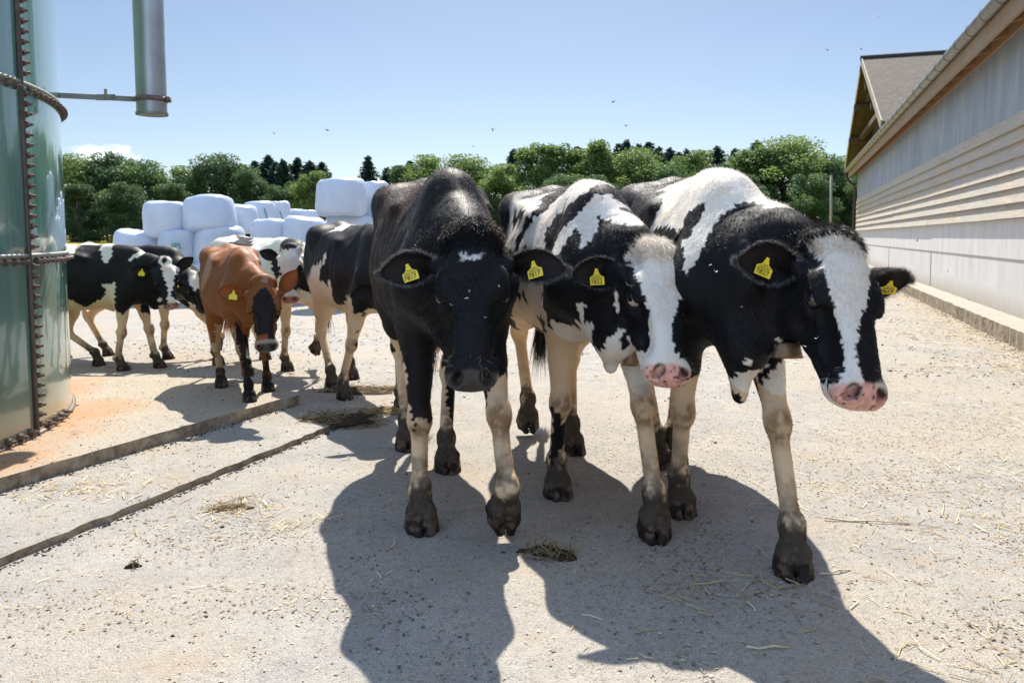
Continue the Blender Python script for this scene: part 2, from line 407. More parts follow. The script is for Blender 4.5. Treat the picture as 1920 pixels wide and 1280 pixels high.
def cow_field(S, h):
    sgn = {'FL': 1, 'FR': -1, 'HL': 1, 'HR': -1}
    pts = [S.hp(.55, 0, 0), S.poll + .15, S.poll - .15] + [v[0] for v in S.legs.values()]
    lo = np.minimum(np.min(pts, 0) - .16, (-1.62, -.40, 0)); hi = np.maximum(np.max(pts, 0) + .16, (.42, .40, 1.42)); lo[2] = -.02
    V = Vol(lo, hi, h)
    keys = [list(k) for k in TORSO]
    for k in keys:
        if -1.0 < k[0] < 0: k[2] -= S.belly; k[3] += S.belly * .4
    V.torso(keys)
    # spine ridge, withers, rump bones
    V.cap((.03, 0, 1.195 + S.withers), (-.22, 0, 1.228 + S.withers * .5), .072, .050, .13); V.cap((-.22, 0, 1.262), (-1.0, 0, 1.285), .022, .022, .06)
    V.cap((-1.0, 0, 1.272), (-1.38, 0, 1.235), .035, .035, .06)
    for y in (1, -1):
        V.ell((-1.0, .212 * y, 1.205), (.12, .048, .06), None, .12)              # hook bone
        V.cap((-1.0, .19 * y, 1.225), (-1.0, .05 * y, 1.255), .045, .05, .10)
        V.ell((-1.41, .095 * y, 1.14), (.05, .04, .05), None, .06)               # pin bone
        V.cap((-1.02, .20 * y, 1.21), (-1.38, .10 * y, 1.13), .045, .04, .07)
        V.ell((-.78, .36 * y, 1.13), (.10, .05, .06), None, .10, True)         # hollow ahead of the hip
        V.cap((-.42, .19 * y, 1.17), (-.92, .18 * y, 1.232), .008, .014, .09)        # edge of the loin
        # shoulder and thigh masses
        V.cap((-.06, .058 * y, 1.18), (.10, .150 * y, .93), .048, .085, .07, ((0, 1, 0), 1.5))
        V.cap((.13, .122 * y, .93), (-.02, .135 * y, .77), .095, .095, .08, ((0, 1, 0), 1.3))
        V.cap((-1.14, .13 * y, 1.06), (-.94, .185 * y, .82), .15, .105, .09, ((0, 1, 0), 1.35))
        V.cap((-1.34, .085 * y, 1.10), (-1.20, .135 * y, .80), .08, .08, .08, ((0, 1, 0), 1.15))
    for y in (1, -1):
        V.ell((.165, .138 * y, .875), (.07, .05, .065), None, .06)                # point of the shoulder
        V.cap((.06, .215 * y, 1.13), (.22, .205 * y, .98), .035, .03, .08, None, True)   # groove between neck and shoulder
    V.cap((.20, 0, .80), (.30, 0, .73 - S.brisket * .25), .115, .075, .08)
    V.cap((.25, 0, .73), (.235, 0, .665 - S.brisket), .095, .038, .06, ((0, 1, 0), 1.5))   # brisket flap
    V.cap((-.80, 0, .60), (-.72, 0, .545), .05, .02, .05, ((0, 1, 0), 1.6))          # navel fold
    V.cap((-.98, .05, .70), (-1.12, .05, .66), .07, .06, .06); V.cap((-.98, -.05, .70), (-1.12, -.05, .66), .07, .06, .06)
    # legs
    S.hoof = {}; S.joint = {}
    for kname, (P, tw, tip) in S.legs.items():
        y = sgn[kname]; fore = kname[0] == 'F'
        fh = V3(math.cos(tw) * math.cos(tip), math.sin(tw) * math.cos(tip), -math.sin(tip))
        lat = unit(np.cross((0, 0, 1), fh)); uh = np.cross(fh, lat)
        S.hoof[kname] = (P, fh, lat, uh)
        cor = P + uh * .068 - fh * .012; fet = P + uh * .138 - fh * (.05 if fore else .062)
        sq = (lat, 1.12)
        if fore:
            E = V3(-.02 + .16 * (P[0] - .06), .150 * y * .66 + .2 * P[1], .735); Kn = ik(E, fet, .335, .262, V3(1, 0, .15))
            V.cap(V3(.10, .128 * y, .88), E, .088, .074, .07, ((0, 1, 0), 1.3))
            V.cap(E, E + (Kn - E) * .55, .068, .047, .05, ((0, 1, 0), 1.25)); V.cap(E + (Kn - E) * .5, Kn, .051, .036, .03)
            V.cap(E + V3(-.05, 0, .03), E + (Kn - E) * .35, .035, .04, .05)
            ax = unit(fet - Kn)
            V.ell(Kn + V3(.008, 0, 0), (.043, .041, .056), None, .025); V.ell(Kn + ax * .022 + V3(.012, 0, 0), (.037, .038, .036), None, .02)
            V.ell(Kn + V3(-.04, 0, .0), (.022, .026, .035), None, .025)
            V.cap(Kn, fet, .031, .027, .025, (unit(np.cross(ax, lat)), 1.0)); V.cap(Kn + V3(-.022, 0, -.03), fet - fh * .018, .022, .022, .02)
            S.joint[kname] = (E, Kn, fet)
        else:
            St = V3(-.90 + .22 * (P[0] + 1.15), .19 * y * .75 + .25 * P[1], .775); Hk = ik(St, fet, .425, .375, V3(-1, 0, .1))
            V.cap(V3(-1.13, .15 * y, 1.0), St, .15, .105, .08, ((0, 1, 0), 1.4))
            V.cap(V3(-1.24, .13 * y, .95), St + (Hk - St) * .45, .11, .075, .08, ((0, 1, 0), 1.2))
            V.cap(St, St + (Hk - St) * .55, .098, .062, .06, ((0, 1, 0), 1.15)); V.cap(St + (Hk - St) * .5, Hk, .062, .04, .04)
            ax = unit(fet - Hk); hp = Hk + V3(-.045, 0, .045)
            V.ell(Hk, (.052, .040, .06), None, .03); V.ell(hp, (.028, .026, .04), None, .03)
            V.cap(V3(-1.26, .13 * y, .82), hp, .035, .02, .05)
            V.cap(Hk, fet, .032, .0275, .03); V.cap(hp - V3(0, 0, .04), fet - fh * .02, .022, .024, .02)
            S.joint[kname] = (St, Hk, fet)
        V.ell(fet, (.038, .037, .042), None, .03)
        V.cap(fet, cor, .035, .038, .025); V.cap(fet - fh * .018, cor - fh * .02, .030, .033, .02)
        for q in (1, -1):
            V.ell(fet - fh * .045 - uh * .012 + lat * q * .020, (.012, .013, .022), None, .012)           # dewclaws
            o = lat * q * .0262
            V.cap(cor + o * .95 - fh * .018 - uh * .004, P + o * 1.12 - fh * .026 - uh * .012, .029, .036, .016)              # heel
            V.cap(cor + o * .95 + fh * .006 - uh * .004, P + o * 1.05 + fh * .018 - uh * .014, .029, .036, .014)              # wall
            V.cap(cor + o * .85 + fh * .018 - uh * .008, P + o * .72 + fh * .062 - uh * .004, .022, .017, .014)               # toe
        V.cap(P + uh * .05 + fh * .062, P - uh * .02 + fh * .02, .0035, .0050, .006, None, True)               # cleft
        V.cap(P + uh * .075 + fh * .030, P - uh * .01 + fh * .058, .0035, .0045, .006, None, True)
        V.plane_cut(P, -uh, P - .11, P + .11)
    # neck
    sq = lambda f: (S.sd * .5 + V3(0, .5, 0), f); nr = S.neck_r
    nape = S.hp(.03, 0, -.10); thr = S.hp(.17, 0, -.20)
    mid = nape * .5 + V3(.05, 0, 1.15) * .5
    V.cap((-.04, 0, 1.15), nape * .62 + V3(.02, 0, 1.15) * .38, .094 * nr, .082 * nr, .08, sq(1.45)); V.cap(nape * .5 + V3(.02, 0, 1.15) * .5, nape, .088 * nr, .078, .06, sq(1.25))
    V.cap((.06, 0, 1.0), nape * .5 + thr * .5, .165 * nr, .100, .10, sq(1.3))
    V.cap((.17, 0, .90), thr, .135 * nr, .072, .10, sq(1.3))
    V.cap((.29, 0, .73), thr * .75 + V3(.29, 0, .80) * .25, .045, .03, .06, sq(2.0))   # dewlap
    # head
    hp, H, q = S.hp, S.H, S.hs
    E = lambda a, b, c, ra, rb, rc, k=.025, sub=False, M=None: V.ell(hp(a, b, c), np.array((ra, rb, rc)) * q, H if M is None else M, k, sub)
    Cp = lambda a, b, ra, rb, k=.025, sq=None, sub=False: V.cap(hp(*a), hp(*b), ra * q, rb * q, k, sq, sub)
    E(.095, 0, -.078, .125, .104, .080)                                     # forehead
    E(-.005, 0, -.058, .048, .066, .052, .04)                                   # poll
    Cp((.02, .05, -.07), (.02, -.05, -.07), .045, .045, .04)
    Cp((.13, 0, -.095), (.41, 0, -.066), .094, .050, .05, (S.sd, 1.06))      # face
    Cp((.20, .030, -.045), (.40, .022, -.032), .035, .028, .03); Cp((.20, -.030, -.045), (.40, -.022, -.032), .035, .028, .03)
    E(.447, 0, -.066, .058, .074, .056, .03)                                 # muzzle
    E(.460, .042, -.055, .038, .034, .038, .02); E(.460, -.042, -.055, .038, .034, .038, .02)
    E(.432, 0, -.116, .046, .046, .024, .03)                                  # chin and lower lip
    for y in (1, -1):
        Cp((.12, .058 * y, -.19), (.28, .045 * y, -.142), .046, .036, .04, (S.sd, 1.2))
        Cp((.26, .043 * y, -.146), (.43, .024 * y, -.112), .038, .028, .03)
        E(.16, .070 * y, -.145, .095, .034, .085, .04)                          # cheek
        E(.190, .073 * y, -.056, .062, .030, .040, .05)                         # eye socket ridge
        E(.175, .082 * y, -.034, .036, .016, .013, .035); E(.06, .098 * y, -.055, .045, .030, .030, .04, True); E(.215, .066 * y, -.118, .020, .012, .055, .035)
        E(.203, .108 * y, -.062, .028, .018, .0155, .010, True); E(.199, .094 * y, -.042, .032, .010, .008, .02); E(.207, .096 * y, -.081, .026, .010, .007, .012)
        Cp((.235, .088 * y, -.092), (.34, .068 * y, -.10), .011, .009, .025); E(.30, .078 * y, -.055, .07, .016, .022, .04, True); E(.28, .088 * y, -.135, .05, .018, .03, .04, True)
        Cp((.085, .06 * y, -.088), (.085, .115 * y, -.088), .034, .022, .04)      # ear root
        M = H @ np.array([[.80, .6 * y, 0], [-.6 * y, .80, 0], [0, 0, 1.]]).T
        E(.478, .042 * y, -.036, .028, .0145, .027, .010, True, M)
        E(.468, .043 * y, -.016, .012, .008, .012, .010, True, M)
        Cp((.36, .068 * y, -.118), (.475, .036 * y, -.108), .006, .005, .010, None, True)
        Cp((.475, .036 * y, -.108), (.49, 0, -.106), .005, .005, .008, None, True)
    # tail
    T = [V3(-1.40, 0, 1.20), V3(-1.50, .0, 1.14), V3(-1.535, .01, 1.0), V3(-1.53, .015, .8), V3(-1.51, .02, .60)]
    for i in range(4): V.cap(T[i], T[i + 1], (.036, .028, .022, .018)[i], (.028, .022, .018, .016)[i], .04 if i == 0 else .01)
    S.tail_tip = T[-1]
    return V

def ear_mesh(S, side, d, nrm, length=.205, width=.115, cup=.042):
    """thin cupped leaf; d its direction and nrm the way its hollow faces, both in head axes"""
    d = S.H @ unit(d); nr = S.H @ np.asarray(nrm, float); nr = unit(nr - d * nr.dot(d)); w = np.cross(nr, d) * side
    L, Wd = length * S.hs, width * S.hs; base = S.hp(.085, .110 * side, -.085)
    n, m = 30, 17; P = []; N2 = []
    tt = np.linspace(0, 1, n); vv = np.linspace(-1, 1, m)
    wid = np.interp(tt, [0, .12, .3, .5, .65, .8, .92, 1], [.34, .46, .84, 1, .90, .64, .30, .01]) * Wd / 2
    cu = np.interp(tt, [0, .2, .5, .8, 1], [.8, 1.1, .95, .5, .1]) * cup * S.hs
    th = .0045
    g = lambda off: np.array([[base + d * (L * t - .01) + w * (wid[i] * v) + nr * (-cu[i] * (1 - abs(v) ** 2.2) * 1 + .012 * math.sin(t * 3) + off * (1 - abs(v) ** 4) * (1 - t ** 8)) for v in vv] for i, t in enumerate(tt)])
    A, B = g(th), g(-th); v = np.concatenate([A.reshape(-1, 3), B.reshape(-1, 3)]); F = []
    for i in range(n - 1):
        for j in range(m - 1):
            q = [i * m + j, i * m + j + 1, (i + 1) * m + j + 1, (i + 1) * m + j]; F.append(q if side > 0 else q[::-1]); q2 = [x + n * m for x in q]; F.append(q2[::-1] if side > 0 else q2)
    vg = np.concatenate([np.tile(np.abs(vv), n)] * 2); tg = np.concatenate([np.repeat(tt, m)] * 2)
    fr = np.concatenate([np.ones(n * m), np.zeros(n * m)])
    o = np.tile(d * L, (2 * n * m, 1)); ax = base + d * (L * .35)
    out = v - ax; out -= np.outer(out @ nr, nr)
    S.ear = getattr(S, 'ear', {}); S.ear[side] = (base, d, nr, w)
    return v, np.array(F), np.maximum(vg, tg ** 3), fr, out / np.linalg.norm(out, axis=1)[:, None]
# coat colours (linear)
BLACK = np.array((.0075, .0075, .0088)); WHITE = np.array((.76, .70, .60)); BROWN = np.array((.215, .072, .018)); RUST_SHEEN = np.array((.032, .016, .0105))  # the last is brown backlit sheen, painted on the black heifer's top and edges
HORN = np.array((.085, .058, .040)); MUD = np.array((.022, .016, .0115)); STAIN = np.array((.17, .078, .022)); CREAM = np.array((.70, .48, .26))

def mat_coat():
    t = NT("short_hair_coat"); v = t.coord(scale=(1, 1, 1)); c = t.attr("coat")
    n = t.noise(190, 3, t.coord(scale=(.35, 1, 1))); n2 = t.noise(9, 4, v)
    c2 = t.mix(t.rng(n2, .3, .7, .0, .22), c, (0.5, 0.5, 0.5), 'MULTIPLY')
    ro = t.attr("rough", "Fac")
    t.bsdf(c2, ro, t.bump(n, .14, .003), spec=.16, Sheen_Weight=.02, Sheen_Roughness=.35)
    return t.m
def mat_hair():
    t = NT("hair_strands"); c = t.attr("coat")
    p = t.bsdf(c, .50, spec=.20, out=False)
    tr = t.n("ShaderNodeBsdfTranslucent"); t.set(tr.inputs[0], t.mix(.05, c, (.8, .62, .45), 'ADD'))
    t.mixsh(.22, p, tr.outputs[0])
    return t.m
def mat_ear():
    t = NT("ear_skin"); c = t.attr("coat"); n = t.noise(60, 4, t.coord())
    p = t.bsdf(c, .7, t.bump(n, .3, .004), spec=.25, out=False)
    tr = t.n("ShaderNodeBsdfTranslucent"); t.set(tr.inputs[0], t.mix(1, c, (1.0, .45, .22), 'MULTIPLY'))
    t.mixsh(.30, p, tr.outputs[0])
    return t.m
M_COAT, M_HAIR, M_EAR = mat_coat(), mat_hair(), mat_ear()
M_EYE = simple("dark_brown_eye", (.012, .007, .005), .06, var=.2, spec=.8)
M_SCLERA = simple("eye_white", (.42, .33, .27), .12, var=.1)
M_TAG = simple("yellow_plastic_tag", (.80, .62, .02), .45, var=.08, scale=60)
M_INK = simple("black_print", (.02, .018, .015), .6, var=.1)
M_STRAP = simple("leather_strap", (.014, .011, .010), .6, var=.3, scale=40)
M_BELL = simple("worn_brass_bell", (.22, .13, .07), .42, .55, var=.35, scale=25, bump=.15)

def text_mesh(s, size, mat, name="lettering"):
    cu = bpy.data.curves.new(name, 'FONT'); cu.body = s; cu.size = size; cu.align_x = 'CENTER'; cu.align_y = 'CENTER'; cu.extrude = .0004
    to = bpy.data.objects.new(name, cu); C.collection.objects.link(to)
    me = bpy.data.meshes.new_from_object(to.evaluated_get(bpy.context.evaluated_depsgraph_get()))
    bpy.data.objects.remove(to); me.materials.clear(); me.materials.append(mat); return me

def strands(root, nrm, flow, ln, col, wid, lift, seed, segs=1, droop=0.0):
    """thin tapering blades; one triangle each, or a bent strip when segs > 1"""
    g = np.random.default_rng(seed); n = len(root)
    T = flow - nrm * np.sum(flow * nrm, 1)[:, None]; T += g.normal(0, .22, T.shape) * np.linalg.norm(T, axis=1)[:, None]
    T -= nrm * np.sum(T * nrm, 1)[:, None]; T /= np.maximum(np.linalg.norm(T, axis=1), 1e-6)[:, None]
    lf = np.clip(lift + g.normal(0, .14, n), .06, 1.5); D = T * np.cos(lf)[:, None] + nrm * np.sin(lf)[:, None]
    S_ = np.cross(D, nrm); S_ /= np.maximum(np.linalg.norm(S_, axis=1), 1e-6)[:, None]
    a = g.uniform(0, 2 * np.pi, n)[:, None]; Nn = np.cross(D, S_); S_ = S_ * np.cos(a) + Nn * np.sin(a)
    ln = (ln * g.uniform(.6, 1.25, n))[:, None]; w = (wid * g.uniform(.7, 1.3, n))[:, None] * .5
    rows = []; m = segs + 1
    for i in range(m):
        t = i / segs; ctr = root + D * ln * t + np.array((0, 0, -1.0)) * droop * ln * t * t
        ww = w * (1 - t) if segs > 1 else w * (1 - t)
        rows.append((ctr - S_ * ww, ctr + S_ * ww))
    if segs == 1:
        v = np.stack([rows[0][0], rows[0][1], rows[1][0]], 1).reshape(-1, 3); f = np.arange(n * 3).reshape(-1, 3)
        return v, f, np.repeat(col, 3, 0)
    v = np.stack([x for r in rows for x in r], 1).reshape(-1, 3); k = 2 * m; b = np.arange(n)[:, None] * k; F = []
    for i in range(segs):
        o = 2 * i; F.append(b + np.array([[o, o + 1, o + 3]])); F.append(b + np.array([[o, o + 3, o + 2]]))
    return v, np.concatenate(F), np.repeat(col, k, 0)

def decode(s):
    out = []
    for q in s.split(';'):
        if q.strip(): a = q.split(','); out.append((float(a[0]) / 100, float(a[1]) / 100, float(a[2]) / 100, int(a[3])))
    return np.array(out)

def build_cow(S, label, h=.009, seeds=None, cols=(BLACK, WHITE), warp=.02, wscale=18, muzzle=(.055, .048, .045), spots=0.0,
              ears=None, tags=(), hair=40000, ear_inner=None, group="cattle walking across the yard", tuft=0, legs_white=True, extra=None, eye_white=0.0):
    name = "cow"
    V = cow_field(S, h); v, F = V.net(); N = normals(v, F); nb = len(v)
    S.V = V
    # ears join the same mesh
    E = {}
    for side in (1, -1):
        d, nr = (ears or {}).get(side, ((.10, side * 1.0, -.05), (.15, 0, 1)))[:2]
        if ears and len(ears.get(side, ())) == 3 and 'world' in ears[side][2]: d, nr = S.H.T @ (S.Rm.T @ unit(d)), S.H.T @ (S.Rm.T @ unit(nr))
        kw = {k_: q_ for k_, q_ in ((ears or {}).get(side, (0, 0, {})) + ({},))[2].items() if k_ != 'world'}
        E[side] = ear_mesh(S, side, d, nr, **kw)
    allv = [v]; allF = [F]; off = nb; mi = [np.zeros(len(F), int)]
    for side in (1, -1):
        ev, ef = E[side][0], E[side][1]; allv.append(ev); allF.append(ef + off); off += len(ev); mi.append(np.ones(len(ef), int))
    va = np.concatenate(allv); Fa = np.concatenate(allF)
    # shallow muscle and rib relief, kept off head, feet and ears
    cal = sstep(np.linalg.norm(va - S.poll, axis=1), .35 * S.hs, .6 * S.hs) * sstep(va[:, 2], .45, .7); cal[nb:] = 0
    rib = np.sin((va[:, 0] + .28 * (va[:, 2] - 1.0)) * 2 * np.pi / .085) * sstep(va[:, 0], -.92, -.75) * (1 - sstep(va[:, 0], -.40, -.22)) * sstep(va[:, 2], .74, .86) * (1 - sstep(va[:, 2], 1.08, 1.2))
    fold = np.sin((va @ unit(S.poll - V3(.05, 0, 1.0))) * 2 * np.pi / .055 + 3 * vnoise(va, 6, 3)) * sstep(va[:, 0], .10, .25) * (1 - sstep(va[:, 2], .9, 1.05))
    Nx = np.concatenate([N, np.zeros((len(va) - nb, 3))])
    va = va + Nx * (((fbm(va, 6, 21) - .5) * .020 + rib * .0012 + fold * .0016) * cal)[:, None]
    hm_ = np.zeros(len(va)); hm_[:nb] = 1 - cal[:nb]; va = va + Nx * ((fbm(va, 16, 31) - .5) * .005 * hm_ * (np.linalg.norm(va - S.poll, axis=1) < .6))[:, None]
    for P_, fh_, lat_, uh_ in S.hoof.values():      # caked mud stands out in lumps
        w_ = (1 - sstep(np.linalg.norm(va - P_, axis=1), .12, .20)) * (va[:, 2] > P_[2] + .02); w_[nb:] = 0
        va = va + Nx * ((fbm(va, 45, 41) - .5) * .011 * w_)[:, None]
    # ---- colours
    p = va + (np.stack([vnoise(va, wscale, i) for i in (1, 2, 3)], 1) - .5) * warp * 2 + (np.stack([vnoise(va, wscale * 4.5, i) for i in (4, 5, 6)], 1) - .5) * warp * .5
    col = np.tile(cols[0], (len(va), 1)).astype(float)
    if seeds is not None:
        sd = decode(seeds) if isinstance(seeds, str) else np.asarray(seeds, float)
        D = np.full((len(cols), len(va)), 9.)
        for c in range(len(cols)):
            q = sd[sd[:, 3] == c][:, :3].astype(f32)
            for i in range(0, len(va), 20000):
                if len(q): D[c, i:i + 20000] = np.sqrt(((p[i:i + 20000, None].astype(f32) - q[None]) ** 2).sum(2)).min(1)
        wgt = 1 / (D + .004) ** 5; wgt /= wgt.sum(0); wgt = sstep(wgt, .36, .64) + 1e-6; wgt /= wgt.sum(0)
        col = (wgt[:, :, None] * np.array(cols)[:, None, :]).sum(0)
    white = sstep(col.mean(1), .15, .45)
    rough = np.full(len(va), .58)
    hairlen = np.full(len(va), .011); hairlen[nb:] = .010
    # white hair creamier lower down, stain and warm ground bounce painted together; every coat has faint dirt
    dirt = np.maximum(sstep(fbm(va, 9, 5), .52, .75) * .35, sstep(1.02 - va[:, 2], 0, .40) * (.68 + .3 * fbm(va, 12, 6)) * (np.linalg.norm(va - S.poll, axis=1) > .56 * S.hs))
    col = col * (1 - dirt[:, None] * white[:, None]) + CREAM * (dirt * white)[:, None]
    # legs: stains at the knees, mud above the feet, horn
    for kn, (P, fh, lat, uh) in S.hoof.items():
        top, kne, fet = S.joint[kn]; r = va - P; hgt = r @ uh; near = np.linalg.norm(r - np.outer(hgt, uh), axis=1) < .14
        legd = np.linalg.norm(va - (P + fet) / 2, axis=1)
        ns = fbm(va, 26, 2)
        dk = np.linalg.norm((va - (kne + V3(.045 if kn[0] == 'F' else -.05, 0, -.02))) * V3(1, 1, .75), axis=1)
        w = (1 - sstep(dk, .030, .070)) * (.35 + .65 * sstep(ns, .35, .55)) * .75 * (white * .8 + .2)
        col += (STAIN - col) * w[:, None]
        z = np.linalg.norm(va - P, axis=1); lim = .170 + (ns - .5) * .16 + (.0 if kn[0] == 'F' else .03)
        w = (1 - sstep(z, lim - .04, lim + .04)) * (.84 + .16 * sstep(ns, .3, .5)); w[nb:] = 0
        mudc = np.array((.0150, .0128, .0112)) * (.5 + 1.9 * sstep(fbm(va, 55, 8), .42, .78))[:, None]
        col += (mudc - col) * w[:, None]
        rough += (.8 - rough) * w
        w = (1 - sstep(z, lim + .01, lim + .17)) * .60 * sstep(ns, .28, .58) * white
        col += (np.array((.115, .085, .058)) - col) * w[:, None]
        hw = (hgt < .062 - .3 * (r @ fh)) & (z < .13) & (hgt > -.02)
        hc = np.array((.05, .033, .023)) * (.45 + 2.6 * sstep(fbm(va, 34, 3), .48, .68))[:, None]
        col[hw] = hc[hw] * .8; rough[hw] = .5; hairlen[hw] = 0
    # head
    q = (va - S.poll) / S.hs; a, b, c = q @ S.f, q @ S.sd, q @ S.u; head = (a > -.08) & (a < .6) & (np.abs(b) < .2) & (c > -.3) & (c < .12); head[nb:] = False
    pad = head & (a > .452 + .25 * np.maximum(-c - .085, 0) - .0 + (vnoise(va, 40, 1) - .5) * .01) & (c > -.108) & (np.abs(b) < .062)
    padw = sstep(a + .004 * np.cos(b * 60), .452, .466) * head * (c > -.100)
    mz = np.tile(np.array(muzzle), (len(va), 1)) * (.8 + .5 * vnoise(va, 90, 4))[:, None]
    if spots: mz = np.where((fbm(va, 105, 9) > .70 - spots * .05)[:, None], np.array((.02, .014, .014)), mz)
    col += (mz - col) * padw[:, None]; rough += (.36 - rough) * padw; hairlen[padw > .3] = 0
    for side in (1, -1):
        de = np.linalg.norm(q - 0, axis=1) * 0 + np.sqrt((a - .203) ** 2 + (b - side * .097) ** 2 + (c + .062) ** 2)
        w = (1 - sstep(de, .024, .036)) * head * .8
        col += (np.array((.016, .012, .011)) - col) * w[:, None]; hairlen[de < .03] = 0
        dn = np.sqrt((a - .474) ** 2 + (b - side * .040) ** 2 + (c + .030) ** 2)
        w = (1 - sstep(dn, .015, .027)) * head * .92; col += (np.array((.022, .010, .009)) - col) * w[:, None]
    hairlen[head & (a > .30)] *= .6
    hairlen[head & (a < .05)] *= 1.8
    # ears
    rim = np.zeros(len(va)); k0 = nb
    for side in (1, -1):
        n_ = len(E[side][0]); sl = slice(k0, k0 + n_); rim[sl] = E[side][2]
        base = S.ear_col[side] if hasattr(S, 'ear_col') else cols[0]
        col[sl] = base
        inn = E[side][3] * (1 - sstep(E[side][2], .55, .9))
        ic = np.array(ear_inner if ear_inner is not None else (.030, .021, .018))
        col[sl] += (ic - col[sl]) * inn[:, None]
        hairlen[sl] = np.where(E[side][3] > .5, .008, .009) + .012 * sstep(E[side][2], .8, 1)
        rough[sl] = .7; k0 += n_
    if extra: extra(S, va, a, b, c, head, col, hairlen)
    col = np.clip(col, .002, 1)
    # ---- objects
    root = empty("cow", S.loc, S.head_ang, S.s)
    tag(root, label, "cow", group)
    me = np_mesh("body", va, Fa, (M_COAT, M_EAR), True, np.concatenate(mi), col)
    at = me.attributes.new("rough", 'FLOAT', 'POINT'); at.data.foreach_set("value", rough.astype(f32))
    body = obj("body", me, root)
    # ---- hair
    if hair:
        seed = int(abs(S.loc[0]) * 1000) + 5; g = np.random.default_rng(seed)
        Na = np.concatenate([N] + [normals(E[s_][0], E[s_][1]) for s_ in (1, -1)])
        x = va; flow = np.tile(V3(-1, 0, -.55), (len(va), 1))
        low = sstep(.85 - x[:, 2], 0, .2)[:, None]; flow = flow * (1 - low) + V3(-.15, 0, -1) * low
        hd = head[:, None]; flow = np.where(hd, np.where((a < .16)[:, None], -S.f + .6 * np.sign(b)[:, None] * S.sd, S.f), flow)
        k0 = nb
        for side in (1, -1):
            n_ = len(E[side][0]); fl = E[side][4] * .8 + S.ear[side][1] * .7; flow[k0:k0 + n_] = fl
            Na[k0:k0 + n_] = E[side][4] * E[side][2][:, None] + (np.where(E[side][3] > .5, 1, -1)[:, None] * S.ear[side][2]) * (1.05 - E[side][2])[:, None]
            k0 += n_
        Na /= np.maximum(np.linalg.norm(Na, axis=1), 1e-6)[:, None]
        ar = np.linalg.norm(np.cross(va[Fa[:, 2]] - va[Fa[:, 0]], va[Fa[:, 3]] - va[Fa[:, 1]]), axis=1)
        wgt = ar * (hairlen[Fa].mean(1) > .002) * (1 + 2.2 * (head[Fa[:, 0]])) * np.where(np.arange(len(Fa)) >= len(F), 2.5, 1)
        fi = g.choice(len(Fa), hair, p=wgt / wgt.sum()); r1, r2 = g.random((2, hair))
        Q = Fa[fi]; bw = np.stack([(1 - r1) * (1 - r2), r1 * (1 - r2), r1 * r2, (1 - r1) * r2], 1)
        mixv = lambda A: (A[Q] * bw.reshape(bw.shape + (1,) * (A.ndim - 1))).sum(1)
        root_p, nn, ff, hl, cc = mixv(va), mixv(Na), mixv(flow), mixv(hairlen), col[Q[:, 0]]
        nn /= np.maximum(np.linalg.norm(nn, axis=1), 1e-6)[:, None]
        top = sstep(nn[:, 2], .55, .95) * sstep(root_p[:, 2], .9, 1.1)
        hl = hl * (1 + .5 * top); lift = .26 + .22 * top
        cc = cc * g.uniform(.75, 1.3, hair)[:, None]
        hv, hf, hc = strands(root_p, nn, ff, hl, cc, .0011, lift, seed)
        parts = [(hv, hf, hc)]
        def clump(n, sel_c, spread, direction, length, colr, lift, droop, wid=.0016, segs=3):
            cidx = g.choice(np.where(sel_c)[0], n); rp = va[cidx] + g.normal(0, .003, (n, 3))
            dirs = np.tile(direction, (n, 1)) + g.normal(0, spread, (n, 3))
            cl = colr if colr is not None else col[cidx]
            cl = np.clip(cl * g.uniform(.6, 1.4, n)[:, None], 0, 1)
            parts.append(strands(rp, Na[cidx], dirs, np.full(n, length), cl, wid, lift, seed + len(parts), segs, droop))
        if tuft:
            sel = head & (a < .060) & (a > -.06) & (np.abs(b) < .115) & (c > -.11)
            clump(tuft, sel, .5, S.f * .7 + S.u * .4, .027, None, .60, .30)
            sel = np.zeros(len(va), bool); k0 = nb
            for side in (1, -1):
                n_ = len(E[side][0]); sel[k0:k0 + n_] = (E[side][2] > .9); 
                s2 = np.zeros(len(va), bool); s2[k0:k0 + n_] = E[side][2] > .88
                clump(int(tuft * .7), s2, .4, S.ear[side][1] * .5, .017, cols[0] * 2.0 + .11, .55, .05, .0010, 1)  # sun shining through the ear's rim hair, painted as a paler colour
                s3 = np.zeros(len(va), bool); s3[k0:k0 + n_] = (E[side][3] > .5) & (np.tile(np.repeat(np.linspace(0, 1, 30), 17), 2) < .35)
                clump(tuft // 3, s3, .5, S.ear[side][1], .03, None, .6, .1, .0011, 2)
                k0 += n_
            sel = head & (a > .40) & (a < .46)
            clump(70, sel, .4, S.f, .045, np.array((.55, .5, .45)), .9, .1, .0007, 2)
        # switch of the tail
        n = max(60, hair // 120); rp = S.tail_tip + g.normal(0, .010, (n, 3)); nn_ = np.tile(V3(0, 0, -1), (n, 1))
        parts.append(strands(rp, nn_ + g.normal(0, .15, (n, 3)), np.tile(V3(-.3, 0, -.5), (n, 1)), np.full(n, .24), np.tile(cols[0] * 1.5, (n, 1)), .004, 1.3, seed + 77, 3, .1))
        o = 0; vs_, fs_, cs_ = [], [], []
        for a_, b_, c_ in parts: vs_.append(a_); fs_.append(b_ + o); cs_.append(c_); o += len(a_)
        hm = np_mesh("coat_hair", np.concatenate(vs_), np.concatenate(fs_), (M_HAIR,), False, None, np.clip(np.concatenate(cs_), 0, 1))
        obj("coat_hair", hm, root)
